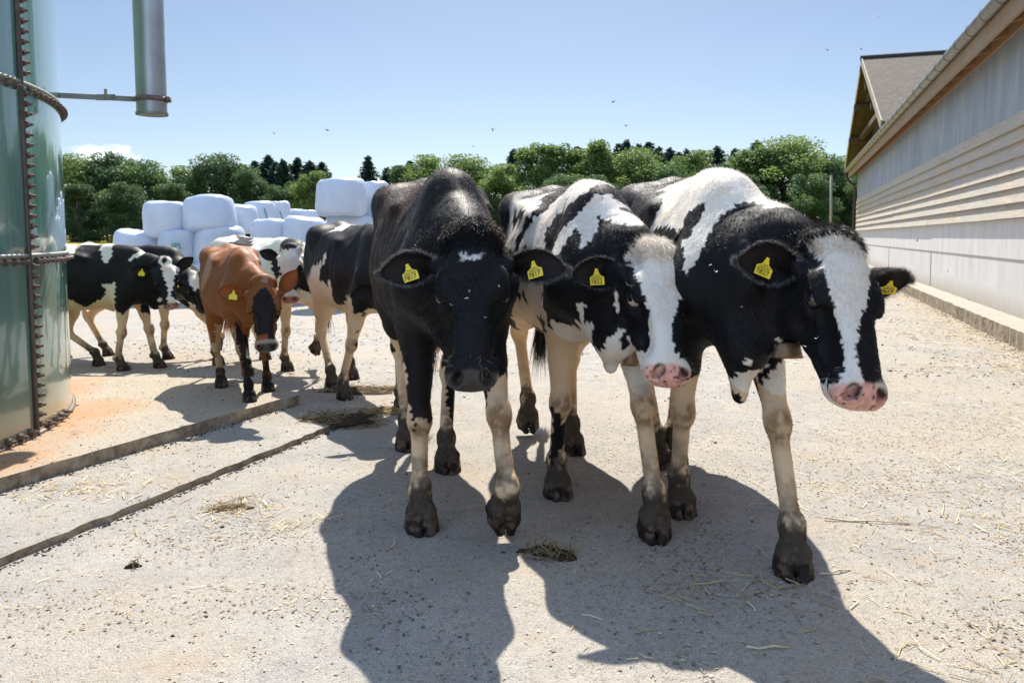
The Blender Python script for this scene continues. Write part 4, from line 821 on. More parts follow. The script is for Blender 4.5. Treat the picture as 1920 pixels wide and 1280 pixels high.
SEEDS['b'] = '-11,-15.2,30.5,0;-11.1,-20,86.9,1;37.7,-1.3,82,1;-4.8,-18.4,64.7,1;36.9,-2.8,85.9,0;48.3,4.2,91.1,1;-12.5,-10.9,23.3,0;49.8,4.3,87.9,0;30.2,-8.7,76.8,1;-9.7,-19.6,94.1,1;-19.1,-12.8,116.9,0;28.6,-8.9,73.2,1;-6.2,-14.1,36.3,0;-7.4,-18.1,98.7,0;-44.5,-24.1,107.6,0;59.1,12,74.4,0;-11.4,-20,83.6,0;-40.1,-25.4,100.6,0;-55.5,-28.5,87,0;-36.3,-23.8,103.4,0;-13.2,-10.7,21.7,0;-9.1,-11.5,32.9,1;-37.3,-18,117.3,0;-14.1,-16,16.2,0;37.9,-1.4,84.3,1;-37.3,-16.6,118.7,0;-51.9,-26.8,103.9,1;38.3,-0.2,74.2,1;-11.4,-19.4,97.3,1;53.8,5,72.3,0;-72.2,-14.2,126.7,0;28.3,-11.3,84.7,0;-86.7,-24,69.1,0;40,2.2,72.7,1;-23.3,-8.7,125.7,1;25.1,-13.5,82.2,0;-108.2,-17.1,58.4,1;-48.3,-22.1,117.6,1;32.9,3.2,103.7,0;-5.9,-15.5,39.7,1;52,14.7,83.2,1;-30,-23.9,84.3,1;25.8,5.1,112.3,1;30.8,12,108.3,0;27.8,-8.7,71.9,1;-15.4,-15.8,22,1;50,4.8,86.9,0;-0.2,-21.1,73.7,0;22.6,-4.8,110.6,0;32.5,-6.2,67.8,0;19.4,-4.7,113.6,1;-55.5,-12.2,125.9,0;-46.9,-23,111.9,0;55,4.7,70.3,1;38.3,-0.2,76.5,0;53.6,4,69,1;-62,-28.5,100.8,1;38.2,-0.8,80.9,0;8.9,-10.4,116.2,0;2.9,-21.6,79,1;21.8,-12.2,76.5,1;11.3,-15,74.2,1;38.4,-2.1,88.3,1;30.1,-8.6,75.6,1;-83.9,-26,73.4,0;-17.5,-17.7,106.3,0;35.9,-4.7,70,1;-48.9,-27.9,92.4,1;2.9,-17.3,105.2,1;-13.7,-20.3,84.7,1;23,-7.9,107.1,1;-35,-17.6,69.8,1;25.5,3.9,112.3,0;-14.5,-16.6,14.8,1;38.5,-0.3,79.8,0;50.2,5.9,83.1,0;-28.2,-17.9,71.9,0;49,4.5,90,1;10.9,0.2,124.6,0;9.1,-22.7,91.9,0;11.8,-12.6,73,1;-12.9,-13.5,17.2,0;-42.4,-22.2,111.8,0;33.7,4.8,103.8,1;60.9,12,72,0;6.6,-2.5,127.2,0;-7.8,-15.8,35.9,0;52.5,5.8,78,1;33.1,8.4,107.1,1;-14,-15.3,20.3,0;4.2,-21.2,77.9,1;37.5,-3,88.8,0;-49.2,-27.8,94.6,1;48.4,17.6,87.7,1;-12.2,-15,24.8,0;49.3,17.3,86.2,0;44.2,20.6,91.8,1;6,-14.2,111.3,1;-58,-28.2,83.9,0;11.7,-2.4,123.3,1;-0.6,-19.8,69.8,1;-100.8,-19,61.8,1;-52.3,-28.2,95.9,0;11.5,-1.1,124,0;-20.4,-17.3,108.9,0;-51.1,-24.7,109.7,1;56,12.9,78.3,0;19.4,-2.3,115.3,1;53.3,5.6,75.9,1;-57.4,-21.6,120.8,1;-11.9,-15.7,32.4,1;-13.1,-15.4,14.4,0;32.4,9.7,107.7,1;50.7,15.7,84.7,1;-1.8,-16.5,106.4,0;19.5,-11.3,105.9,0;-79.1,3.4,10.6,1;11.5,-17.6,102.2,1;-73.7,-27.2,79,0;6.2,-7.4,123.6,0;-52.8,-26.6,79.8,0;-46.8,-26,103.3,0;-12.6,-15.6,27.5,1;-39.6,-24.7,80.1,1;-46.9,-26.7,100.4,1;10.7,-5.9,121.6,0;-49.4,-22.7,115.5,1;-0.5,-21.7,81.9,1;-12.6,-14.2,15.2,1;-25,-18.5,73.7,1;34.7,-5.6,69.3,0;-53.2,-27.3,102.5,1;4.7,-8.4,123,0;29,-9,74.4,1;-81.9,-26.2,111.4,0;-36.5,-24.5,101.3,0;16.8,5,118.4,0;4.8,-20.1,74.8,0;4,-15.7,108.9,1;-22.3,-15.6,113,1;38.2,2.1,71.3,0;58.3,12.2,75.4,0;28.9,13.7,108.3,0;3.6,-21.8,80.3,0;13,-13,108.9,1;26.9,-12.7,84.6,0;51.9,6,79.5,1;46.3,2.8,70.7,0;-66.5,-22.7,120.3,1;24.8,-12.8,80.4,0;27.1,-11.6,81.7,1;-49.5,-24.9,108.3,0;55.6,5,71.4,1;38.7,0.8,73.1,0;60.3,11.6,73,1;-13.7,-10.6,20.2,1;38.7,-1,85.5,0;-45.1,-24.7,106.2,0;0.8,-16.3,107.7,0;49.5,4.4,89,1;13.3,-13.7,107.7,0;27.2,-10.4,77.7,0;23.2,-6.2,108.8,0;-12.4,-15.6,28.9,1;-52.1,-26,78.4,1;18.4,-3.9,115.4,0;37.3,-2.8,74.1,0;32.9,2.6,102.6,0;-38.8,-20.6,114.6,0;-83.6,-24.4,71,0;17.3,-10.9,108.3,0;-13.7,-19,100.5,1;-43.7,-24.9,104.7,1;5.6,-3.5,127.3,1;-8.1,-17.1,39.9,1;-10.7,-18.8,98.6,0;49.4,3,70.1,0;23.1,-12.5,77.8,0;-45.9,-22.5,114,0;-44.9,-16.1,121.8,0;-68.5,-11.7,127.3,1;35.9,-5.3,72.3,0;45,3.4,94.1,1;-42.7,-18.6,120.3,1;52.6,5.3,74.8,0;-41.3,-21.7,115.3,0;-41.9,-25.9,82.8,0;10.6,2.2,124.6,0;33.3,2.6,100.4,1;0.6,-20.6,72.5,1;46.3,3.6,93.1,1;38.4,-0.3,78.1,0;11.1,-3.5,123.4,1;-37.7,-19.4,116,1;32.1,13.9,107.7,1;-36.8,-14.6,120.1,0;23.9,-0.4,112.3,0;27.2,5.3,111.1,0;23.5,-9.8,104.2,0;36.9,-2.2,84.2,1;-21,-5.7,128.9,1;39.9,1.7,74.4,0;47.1,3.4,92.1,0;12.7,-18.4,100.5,0;54.3,14,80.2,0;61.5,11.8,71.1,0;-6.4,-16.1,40.9,1;7.9,-12.7,113.1,1;11.5,-13.8,73.6,1;-43.7,-2.6,129.6,0;-54.3,-27.9,100.3,0;-9.4,-11.9,118.6,0;2.5,-20.9,75.2,1;-72,-9.6,128.2,0;-10.3,-19.5,95.4,1;38.6,-2.2,89.9,0;26.3,-11.4,79.3,1;-65.9,-17.4,124.8,1;37.6,-1.2,79.2,0;24.6,3,112.9,1;38.1,-2,87.1,1;39,0.7,75.4,1;-35.5,-12.7,121.5,1;50.3,5.9,81.5,0;28.5,-10.7,83,1;-6.3,-17,102.5,0;-5.8,-14.8,37.7,1;-39.5,-19.8,118.1,0;50.5,5.8,84.8,1;11.2,-17,103.4,1;24.2,1.9,112.9,1;-50.4,-13.8,124.2,0;11.1,-7.8,118.5,1;-34.7,-8.6,124.9,1;6.1,-13.6,112.6,0;51.3,3.6,69.2,1;11.9,2.5,123.4,1;-46.7,-26.7,83.2,1;10.3,-16.7,74.7,1;8.1,-11.5,115,0;11.6,-6.7,119.7,1;-33.6,-11.6,122.1,1;-73.9,-24.8,115.2,1;-13.2,-18.4,101.8,0;20.5,-1.4,114.7,1;13.4,-11.9,110.1,0;56.1,5.4,73.1,1;60.7,13.8,61.5,1;20.9,-5.1,111.8,1;6.5,-5.6,125.4,1;-50,-25.5,106.8,0;3.8,-19.9,73.5,0;-38.4,-20.7,113.2,1;18.4,-11.1,107.1,0;-45.1,-25.4,79.6,1;-20.1,-14,114.9,0;44.4,2.7,71.6,0;-9,-17.8,100.6,0;9.7,-22.8,90.7,0;0.7,-17.6,103.9,0;-87.6,-22.3,67.4,1;-4.2,-11.6,120.3,1;5.9,-20.2,76.2,0;3.7,-9.4,121.8,0;-34,-24.1,81.2,0;46,19.5,90.3,1;-16.5,-18.6,103.7,1;36.6,-2.2,81.9,0;-62.2,-24.7,113.5,1;-10.9,-10.5,30.4,0;-30.8,-23.8,82.8,1;12.2,-19.6,99.3,0;52.5,15.1,82.1,0;50,15.9,85.7,1;-22.5,-14.9,114.3,1;-11.5,-10.4,28.9,0;47.1,18.5,89.2,1;11.6,-22.5,93.2,0;-34.4,-24.7,83.3,0;13.6,3.3,121.5,1;33.3,6,106,0;-9.5,-15.5,34.2,0;-11.9,-15,26.3,0;61.9,12.2,70.1,1;26.7,-11.5,80.5,1;-22.1,-16.3,111.6,0;36.5,-4.3,73.5,0;39,0.7,76.5,0;33.8,5.3,104.9,0;-53,-28.1,85.7,1;-76,-25.3,113.7,1;15.4,-12.1,74,1;12.7,-15.4,105.3,1;-44.9,-23.3,109.7,0;-52.9,-23.7,113.4,1;-17.2,-16.1,18.1,1;-41.4,-22.4,110.4,1;-17.7,-18.4,105,1;50.2,5.3,85.8,1;1,-10.7,120.7,0;-18.2,-3.6,130.1,1;31.5,7.6,107.7,0;9.8,-22.8,89.5,0;37.3,-2.9,87.6,0;-1.7,-18.9,67.7,1;21.6,-11.2,104.2,1;10.1,-9.4,116.7,1;53.5,14.3,81.2,0;-51.8,-28.2,88.7,1;-40.6,-26,97.7,1;61.7,13.3,69.5,0;-20.4,-17.9,107.6,1;10.2,-17.9,76,0;22.5,-7.2,108.3,1;37.8,-1.3,83.2,1;10.3,-4.6,123.4,0;15.4,4.1,119.6,1;38.1,-0.7,75.3,1;24.4,0.6,112.3,0;-97.6,-21,64.7,0;8.6,-18.8,75.8,1;57.6,12.5,76.3,0;-7.4,-12.5,34.6,1;-55.6,-27.8,82.5,0;-0.9,-20.4,71,0;-33.7,-10.2,123.5,1;-18.9,-12.2,118.2,1;33.2,2,101.5,0;51.6,6.1,80.6,1;26,-13.1,83.4,1;-3.5,-18.6,66.2,1;15.4,-11.1,109.5,0;22,-11.8,103,0;25.7,-11.2,78.1,1;5.7,-19.1,101.5,1;55.3,13.2,79.2,0;23.4,-8.6,105.9,0;35.6,3.7,98.2,1;-15.7,-16.4,17.2,1;-36.6,-25.2,98.5,1;2.1,-15.3,110.1,0;25.8,-8.2,70.5,1;39.7,4.3,96.1,1;-50.6,-21.8,119.1,1;28.8,-9.6,77.8,0;7.1,-4.5,126,0;22.1,-1.2,113.5,0;-40.3,-24.7,103.4,1;18.3,-12.7,75.6,0;43.5,3.8,95.2,1;-47.8,-14,65.4,0;42.9,21.1,92.8,1;-40.7,-21.1,117.4,1;-39.6,-24,104.8,1;-39.3,-4.9,127.9,0;13.6,-14.4,106.5,0;-23.5,-17.4,110.3,1;23.6,-11,102.5,0;51.6,5.6,76.8,0;-13.3,-10,25.1,0;-12.9,-12.1,18.5,1;-22,-13.6,116.3,1;28.3,-10.6,81.8,0;-48.4,-27.2,98.9,1;-81.5,-24.6,72.8,1;-50.9,-26.9,81.4,0;35.7,-5.3,71.1,0;24,-12.7,79.1,0;-35.5,-24.6,100,1;-70.3,-18.3,125,1;30.9,-5.8,66.4,1;-82.3,-26.1,75.1,1;38.4,3.5,96.6,0;37.6,-1.8,75.3,0;-41.2,-25.2,101.9,1;25.4,-7.5,69.2,0;-48.6,-25.7,105.4,0;39,-1.1,86.6,0;22.6,-9.6,105.4,1;5.6,-6.7,124.8,1;6.9,-20.4,77.5,0;-39.2,-16.2,67.9,1;-48.8,-27.9,91,1;34.5,2.8,98.7,0;57,4.1,69.5,1;56.8,12.7,77.3,0;-50.6,-24,111.2,1;-7.7,-16.5,37.3,0;-47.9,-26.5,101.8,0;-35.7,-23.2,104.8,1;-7.3,-16.6,38.7,0;0.8,-10.1,122,1;22.1,-5.9,110,1;-54.4,-23.5,114.9,0;-41.4,-25.9,99.1,0;16.8,-10.2,109.5,1;38.9,0.8,74.3,0;61.7,13.5,60.6,1;37.1,-1.7,80.9,0;53.1,5.2,73.8,0;-50.2,-27.7,97.5,0;-15.2,-20,82,1;33.4,7.1,106.6,1;-39.7,-7,126.6,0;12.1,3.7,122.8,0;10,-8.8,118,0;37.6,-3,89.9,0;-96.7,-19.5,63.9,1;25,-14.1,83.3,0;-58.2,-27.5,80.9,1;36.7,-2.2,83.1,0;8.8,-19.5,77.1,0;39,3.1,71.4,1;12.8,-16,104.1,0;-54.5,-28.7,90.7,0;-40.8,-17.5,120.2,0;24.1,4.3,113.5,1;-12.8,-17.8,103.1,0;28.5,5.5,110,0;-71.8,-24.3,116.7,0;-15.7,-5.5,128.6,1;13.9,-17.4,101.1,0;36.6,4.4,69.4,1;59.9,12.8,72.9,0;38.2,4.7,97.1,1;49.1,4.6,85.2,0;23.8,-13.8,80.9,0;-40.6,-23.2,107.6,1;-79.5,-24.9,74.6,1;5.9,-14.8,110.1,1;36.6,-4.3,72.4,1;49.7,5.6,78.7,0;34.4,11.5,107.1,1;-12.5,-20.5,90,1;25.9,-13.7,84.6,0;-56,-23.3,116.3,0;54.2,5.9,77.1,1;30,9.8,108.8,0;9.7,-21.6,96.8,0;-38.6,-21.4,111.1,1;27.7,-9.9,76.6,1;47.5,4.4,92.1,1;-35.8,-25.3,84.6,1;-86.8,-20.8,66.6,1;-106.8,-19,59.5,0;-70.5,-26,111.3,1;-64.9,-24.4,115,0;-75.1,2.6,6.7,1;37.8,-1.8,74.2,1;55.7,5.5,74.1,1;-40.6,-25.3,81.4,0;50.2,17,84.6,0;10.2,-7.6,119.8,0;50.2,5.4,77.7,0;-17.2,-11.1,120.1,1;26,-12.5,81.6,1;-17.4,-17.1,107.6,0;6.7,-12.4,114.4,0;48.8,5.2,84.1,0;6.5,-19.1,74.4,1;33.1,3.2,101.5,1;18,-5,114.8,1;-10.9,-20.1,92.7,1;15,2.9,120.2,1;-12.5,-12.2,20.6,0;1.4,-21.4,76.4,1;55.2,5.6,75.1,1;-36.2,-18.2,115.9,1;45.8,20.7,89.7,0;-83.3,-22.8,69.4,1;-13.8,-19.6,98.5,1;27,4.1,111.1,0;54.7,12.8,80.3,1;22.8,-12,101.9,0;8.6,-22.6,86.9,0;2.8,-19.7,72.1,1;2,-9,123.2,1;-12.9,-12.1,17.1,1;2.5,-14.8,111.4,0;31.6,-7.8,75.8,0;48.6,3.5,90,0;21.9,-4.1,111.8,0;56,11.9,78.8,1;-58.9,-28.9,88.3,0;20.4,-12.1,104.2,0;-18.7,-7.5,126.8,1;9.8,-5.7,122.8,0;5.9,-22.1,83.6,0;34.1,10.4,107.1,1;39.2,-0.6,84.4,0;23,0.4,113.5,1;17.2,3.6,118.4,1;29.9,-8,71,0;34.2,20.9,103.2,1;53.2,4.6,71.1,0;17.4,-3.7,116.6,1;27.6,-10.5,78.9,0;-29.9,-23.3,81.5,1;-40.8,-26,84.3,1;21.4,-7,109.4,1;-10,-14.7,32.1,0;33.1,3.8,102.6,1;-38.7,-15.7,120.2,0;25.5,1.6,111.7,0;10.2,-2.7,124.6,0;49.4,5.7,79.8,0;49.9,5.4,88.5,1;-13.4,-16.1,13,1;-63.2,-23.1,118.7,0;37.6,-1.9,85.4,1;-75.6,3.5,8.2,1;51.1,5.2,75.7,0;52.3,6.4,81.7,1;-16.3,-19.2,101.7,1;61.2,10.8,72.1,1;19.1,-10,107.7,1;20.7,-10.4,105.9,1;33.6,-5.3,67.4,1;62.4,12,69.1,1;-54.7,-28.6,93.7,0;11.7,-16.9,76.1,0;11.8,-4.9,121.5,1;-12.7,-14.9,22.7,0;-57,-22.4,119.3,0;51.4,14.4,84.2,1;12.4,-22.6,88.4,0;49.4,16.1,86.7,1;57.5,11.4,76.9,1;20.1,-3.1,114.1,0;-6.9,-15,108.9,0;-51.1,-27.6,84.3,1;-101.6,-20.5,62.6,0;-79,4.2,12.2,1;14.6,-13.8,75.2,0;52,6.5,82.7,1;-16.1,-17,15.7,1;51.1,16.2,83.6,0;-19.4,-19.4,77.6,1;20.7,-3.8,113,0;8.9,-17.7,74.6,1;43,2.5,73.1,0;-3.7,-11.1,121.5,1;-25.2,-17.2,111.7,1;49.1,3.4,89,0;-34.3,-15,118.7,1;53,13.9,82.2,1;-50.5,-15.3,123.5,1;-62.3,-27,79.1,1;-13.2,-14.8,16.4,0;51.1,3.6,70.3,0;-74.5,2.5,5.3,1;-55.3,-10.8,126.6,0;-77,3.8,9.5,1;3.2,-7.4,125,1;30.8,-8.2,74,0;58.6,11,75.4,1;30.5,-8.1,72.2,0;38.9,-0.4,82.1,0;-32.8,-23.6,101.4,1;-14,-17.6,104.4,0;-49.5,-27.8,87.3,1;12.4,-22,95,0;-19.1,-14.8,112.9,0;-41.1,-21.7,113.9,0;29.6,-9.8,83.1,0;-119.1,-15.7,55.4,1;-79.7,4.3,14.5,1;-35.5,-23.9,79.7,1;-30.9,-18.9,72.4,1;28,-10.6,80.7,0;12.3,0.5,123.3,1;-7.6,-13.8,34.6,0;6.5,-16.1,107,1;37.5,-2.8,73,1;13.6,-16.8,102.3,0;11.4,-15.2,106.5,1;11.7,-12.8,110.1,1;36.2,-3.2,84.7,0;44.8,21,90.7,0;-10.9,-11.2,27.7,0;48,18.8,87.7,0;35.4,21.2,101.5,1;30.3,-8.7,78,0;39.5,-1.2,88.3,0;-86,-25.7,71.6,0;-14,-15.3,18.3,0;-45.3,-26.9,97.6,1;27.1,-12.2,83.5,1;14.8,-14.6,105.3,0;43.8,2.6,94.1,0;49.4,3,69,1;10.8,-18.6,77.3,0;14.5,-12.1,108.9,0;8,-18.2,102.8,1;34.5,1.1,99.8,0;-14.1,-10.5,18.8,1;7.1,-21.1,79.4,0;-12.6,-12.8,15.9,1;56.7,11.6,77.8,1;-66.3,-21.2,122.6,1;24.4,-10,103.1,0;-66.8,-13.5,126.4,1;-97.6,-22.7,66.4,0;18.9,4.4,117.1,1;53.9,13,81.2,1;58.6,3.1,68.7,1;-38.6,-13.6,121.6,0;-54.5,-28.6,92.2,0;-40.2,-22.5,109,1;-10.8,-14.6,28.5,0;12.2,-11.7,111.3,1;24.4,-8.8,104.8,0;-23.5,-18.1,109,1;9.2,-11.7,113.7,1;-16.4,-20.5,83.2,1;-9.8,-16.4,105.1,0;31.8,6.4,107.1,0;35.9,-3.1,83.6,0;36.5,-4.3,71.2,1;-101.3,-17.2,60.9,1;-53.9,-25.8,108.3,1;47.8,3.2,91,0;-41,-23.8,106.2,1;38.9,0.7,77.6,0;39.7,3.2,95.5,0;-12.7,-20.5,88.7,1;29.2,-10.3,84.2,0;-70.5,-19.8,124.3,1;7.2,-21.7,81.9,0;-80.8,-26.3,76.8,1;-80.8,-23.1,71.2,1;39.8,1.7,75.5,0;12.6,-1.4,122.7,1;15,-10.4,110.7,1;-5.9,-12.8,36.3,1;34.8,6.2,104.9,1;-43.1,-20,119.6,1;10.5,-19.3,100.4,1;-8.2,-17.1,41.2,1;-53.9,-26.5,106.1,1;47,19.7,88.7,0;-20.6,-18.6,106.3,1;-47.1,-27.4,96.1,1;-61.2,-28.6,85.2,0;62.1,13.2,68.6,1;-8.3,-18.6,97.4,0;39,-0.5,83.3,0;25.9,2.7,111.7,0;-60.9,-28.6,99.4,0;-32.1,-23,102.8,1;-39.1,-20.6,116,0;6.6,-16.7,105.8,1;-44.9,-14.7,122.5,0;-37,-19.5,114.6,1;-59.6,-16.1,124.6,1;50.5,5.8,86.9,1;13,-15.3,75.6,0;24.3,-7,107.1,0;-53.5,-28,98.8,0;9.9,-10.6,114.9,1;-39.3,-9.2,125.1,0;-79.2,-26.5,109.9,1;27.3,-6.8,67.7,0;38,-2.6,91,0;59.1,13,73.9,0;1.9,-2.7,128.8,1;1,-11.4,119.5,0;11.3,-14.5,107.7,1;-20.4,-16.6,110.3,0;-8.8,-12.9,33,0;-45.6,-5.2,128.3,0;45.5,2.7,93.1,0;31.5,-7.8,76.9,0;-39.3,-12,123,0;-37.9,-10.9,123.7,0;-34,-13.6,120,1;10,-18.6,101.6,1;8,-5.9,124.1,0;-31.2,-24.5,85.6,1;13.3,2.1,122.1,1;8.1,-3.5,125.9,0;61.8,10.6,71.2,1;-17.8,-19.6,79.1,1;-12.9,-13.5,18.5,0;52.8,4.2,70,0;29.7,11.1,108.8,0;-54.4,-22.8,117.8,0;37.6,-1.2,77.5,0;-10.1,-17.6,101.8,0;-39,-18.5,118.8,0;10,-7,121,0;59.4,10.8,74.5,1;-47.3,-17.2,121.9,1;45.7,3,69.5,1;-17.4,-13.1,115.5,0;-35.8,-16.9,117.3,1;7.7,-17.6,104,1;-2.1,-12,119,0;-22.8,-20.2,103.6,1;-16.9,-21.1,95.8,1;36.7,13.1,105.5,1;-7.6,-16.5,43.9,1;60.5,5.1,70.5,1;48.1,6.4,91.6,1;-4.3,-3.9,129.2,1;17,-21.6,90.5,0;54.7,7.3,80.3,1;35.8,-3.1,79,0;-119,-12.2,56.2,1;40.4,1.5,80.6,0;42.2,0.3,86.9,0;22.3,-9.9,73,1;18.8,-7,111.8,1;50.2,3.8,74,0;63.5,10.7,62.1,1;7.5,-11.1,70,1;-4.9,-13,39.8,1;45.6,17.9,91.9,1;59.4,6.5,73.5,1;-47.1,-24.4,76.6,1;2,-5.5,67.3,1;-36.9,-25.8,95,1;-65.9,-28.1,104.5,1;7.7,-14.9,71.3,1;3.8,-18,70.3,1;38.9,1.1,96.6,0;35.7,-4.9,88.7,0;32.9,0.3,103.2,0;20.1,-14.3,78.2,0;0.9,-16.8,66.7,1;44.8,5.7,95.2,1;-54.4,-17.5,66.9,1;-22.5,-22.3,84.8,1;-38.5,-26.3,91.5,1;28.1,-11.8,87,0;44.2,18.3,94,1;22.7,-16,82.6,0;51.7,7.6,84.8,1;46.9,4.7,81.2,0;31.6,3.5,106,0;16.8,-21,93.4,0;-23.4,-21.5,80.6,1;-2.2,-13.3,115.8,0;47.9,16,89.3,1;35.3,-4.7,86.4,0;13.7,-7.7,116.1,1;-11.9,-13.6,12.7,1;19.9,-13.8,102.4,0;17.5,-1.3,117.7,1;26.5,-0.5,110,0;14.8,-20,96.9,0;50.9,3.2,67,1;36,-4.2,75.7,0;24.8,-11.8,99.6,0;-21.1,-21.2,99.6,1;35.8,16.3,105.5,1;50.3,13.6,86.3,1;-85.9,-17.7,65.9,1;56.7,9.4,78.4,1;57.6,7,76.4,1;16.6,-17.9,98.2,0;24.3,-15.7,85,0;35.9,-3,67.7,1;33.9,-6.6,74.3,0;26.9,-9.9,100.2,0;36.6,6.3,99.3,1;31.4,1.3,105.4,0;54.8,10.6,80.8,1;18,1,117.7,1;41.6,1,94,0;47.4,4.1,76.9,0;-19.2,-22.1,90.4,1;-75.5,6.7,9,1;29,3,108.8,0;-17.5,-21.7,93.1,1;-29.4,-24.1,96,1;46.2,3.7,83.3,0;56.3,7.4,78.4,1;-19.7,-22,87.7,1;47.5,1.6,88.9,0;58.9,8.8,75.5,1;36.8,9,104.9,1;63,9.7,68.8,1;45.7,3.3,85.5,0;37.1,17.6,103.2,1;14.6,-2.5,120.2,1;-3.4,-17.3,61.7,1;-7.9,-9.8,35.8,1;-29.1,-20,108.3,1;26.3,-13.8,86.9,0;25.8,-4.4,108.3,0;-31.6,-18.9,111.7,1;-30.4,-24.6,88.4,1;12.8,-19.6,79.9,0;50.7,7.9,86.9,1;-39,-26.2,87.9,1;-72.2,4.5,3.4,1;14.1,-4.8,119,1;43.1,3,75.8,0;37.5,-2.3,70.7,1;34.6,-1.3,101,0;61.1,8.7,72.7,1;-78,7.2,12.4,1;53.6,8.2,82.3,1;-55.1,-23.4,72.9,1;33.7,-6,77.2,0;-13.7,-9.9,14.8,1;-73.7,-4.6,129.9,0;41.6,6,97.3,1;41.1,-1.1,92.3,0;43.6,0.5,83.7,0;35.9,6.4,102.7,1;18,-15.8,100.6,0;16.6,-21.5,86.9,0;62.8,13,66.6,1;32.5,-6.9,79.3,0;34.6,-4.5,81.8,0;45.8,1.5,90.9,0;29.2,-3.6,63.8,1;-92.4,14.1,51.5,1;53.2,11.6,82.8,1;15.2,-21.3,84.4,0;42.6,-0.4,90.2,0;-12.8,-16.2,10.5,1;-5.4,-14.3,43,1;30.5,-9.4,86.6,0;17.4,-16.2,78.5,0;14.1,-9,113.7,1;-26.3,-21,77.7,1;-41.8,-20.1,71.3,1;31.7,-7.9,83.3,0;63.9,11.1,64.2,1;36.2,-4.4,91.5,0;-27.4,-23,98.8,1;27.4,-6.5,104.8,0;27.3,-8.2,102.5,0;30.5,-8.8,80.9,0;38,-2.6,93.3,0;-121.9,-12.7,52.3,1;61.3,2.3,67.1,1;46.5,4.3,79,0;38,-1,97.7,0;34.4,-5.1,84,0;40.8,2.5,77.8,0;39.2,18.8,99.3,1;33.8,5.3,100.9,1;24.7,-2.4,110.6,0;62.1,4.2,68.7,1;22.1,-13.6,100.1,0;-74.1,5.7,6.1,1;21.7,12.4,53.3,1;32.5,-5.9,98.7,0;-111.1,-14.1,9.4,1;43.5,11.9,5.5,1;-112,-11.4,20.5,1;-8.2,-12.2,4.9,1;41.8,9.4,10.7,1;-4.1,-16.5,55.1,1;27.7,14.4,43,1;30.8,-8.9,93.5,0;44.9,12.9,96.3,1;60.8,6.3,60.1,1;23.1,-17.3,90.8,0;-120.2,-12.9,43.7,1;25.9,11.2,48.7,1;-116.6,-13.4,29.3,1;40.3,7,5.6,1;25.9,-13.2,93.9,0;-1.9,-9.8,59.2,1;-4.3,-12.5,49.1,1;-10.2,-17.9,5.2,1;40.9,11.3,100.5,1;-11.1,20,86.9,1;-44.5,24.1,107.6,0;-55.5,28.5,87,0;-37.3,16.6,118.7,0;-72.2,14.2,126.7,0;-48.3,22.1,117.6,1;-55.5,12.2,125.9,0;2.9,21.6,79,1;-48.9,27.9,92.4,1;-28.2,17.9,71.9,0;-58,28.2,83.9,0;-20.4,17.3,108.9,0;-73.7,27.2,79,0;-39.6,24.7,80.1,1;-0.5,21.7,81.9,1;-81.9,26.2,111.4,0;-22.3,15.6,113,1;-45.1,24.7,106.2,0;-83.6,24.4,71,0;-10.7,18.8,98.6,0;-68.5,11.7,127.3,1;-41.9,25.9,82.8,0;-36.8,14.6,120.1,0;-72,9.6,128.2,0;-35.5,12.7,121.5,1;-34.7,8.6,124.9,1;-73.9,24.8,115.2,1;3.8,19.9,73.5,0;-20.1,14,114.9,0;-34,24.1,81.2,0;-30.8,23.8,82.8,1;-22.1,16.3,111.6,0;-44.9,23.3,109.7,0;-17.7,18.4,105,1;-40.6,26,97.7,1;-0.9,20.4,71,0;-3.5,18.6,66.2,1;-40.3,24.7,103.4,1;-23.5,17.4,110.3,1;-81.5,24.6,72.8,1;-70.3,18.3,125,1;-48.6,25.7,105.4,0;-50.6,24,111.2,1;-54.4,23.5,114.9,0;-15.2,20,82,1;-54.5,28.7,90.7,0;-71.8,24.3,116.7,0;-12.5,20.5,90,1;-35.8,25.3,84.6,1;-64.9,24.4,115,0;-17.4,17.1,107.6,0;-36.2,18.2,115.9,1;2.8,19.7,72.1,1;-29.9,23.3,81.5,1;-63.2,23.1,118.7,0;-57,22.4,119.3,0;-25.2,17.2,111.7,1;-62.3,27,79.1,1;-14,17.6,104.4,0;-41.1,21.7,113.9,0;-86,25.7,71.6,0;-66.8,13.5,126.4,1;-54.5,28.6,92.2,0;-16.4,20.5,83.2,1;-41,23.8,106.2,1;-80.8,26.3,76.8,1;-53.9,26.5,106.1,1;-61.2,28.6,85.2,0;-32.1,23,102.8,1;-37,19.5,114.6,1;-39.3,9.2,125.1,0;-39.3,12,123,0;-31.2,24.5,85.6,1;-10.1,17.6,101.8,0;-17.4,13.1,115.5,0;-16.9,21.1,95.8,1;-65.9,28.1,104.5,1;-54.4,17.5,66.9,1;-23.4,21.5,80.6,1;-17.5,21.7,93.1,1;-29.1,20,108.3,1;-39,26.2,87.9,1;-41.8,20.1,71.3,1;-14.9,-12.9,2,1;-14.9,-12.9,10,1;-14.9,-12.9,20,1;-14.9,-12.9,30,1;-14.9,-12.9,40,1;-14.9,-12.9,50,1;35.6,12.7,2,1;35.6,12.7,10,1;35.6,12.7,20,1;35.6,12.7,30,1;35.6,12.7,40,1;35.6,12.7,50,1;-119.5,-10.9,2,1;-119.5,-10.9,10,1;-119.5,-10.9,20,1;-119.5,-10.9,30,1;-119.5,-10.9,40,1;-119.5,-10.9,50,1;-80.3,6.7,2,1;-80.3,6.7,10,1;-80.3,6.7,20,1;-80.3,6.7,30,1;-80.3,6.7,40,1;-80.3,6.7,50,1'
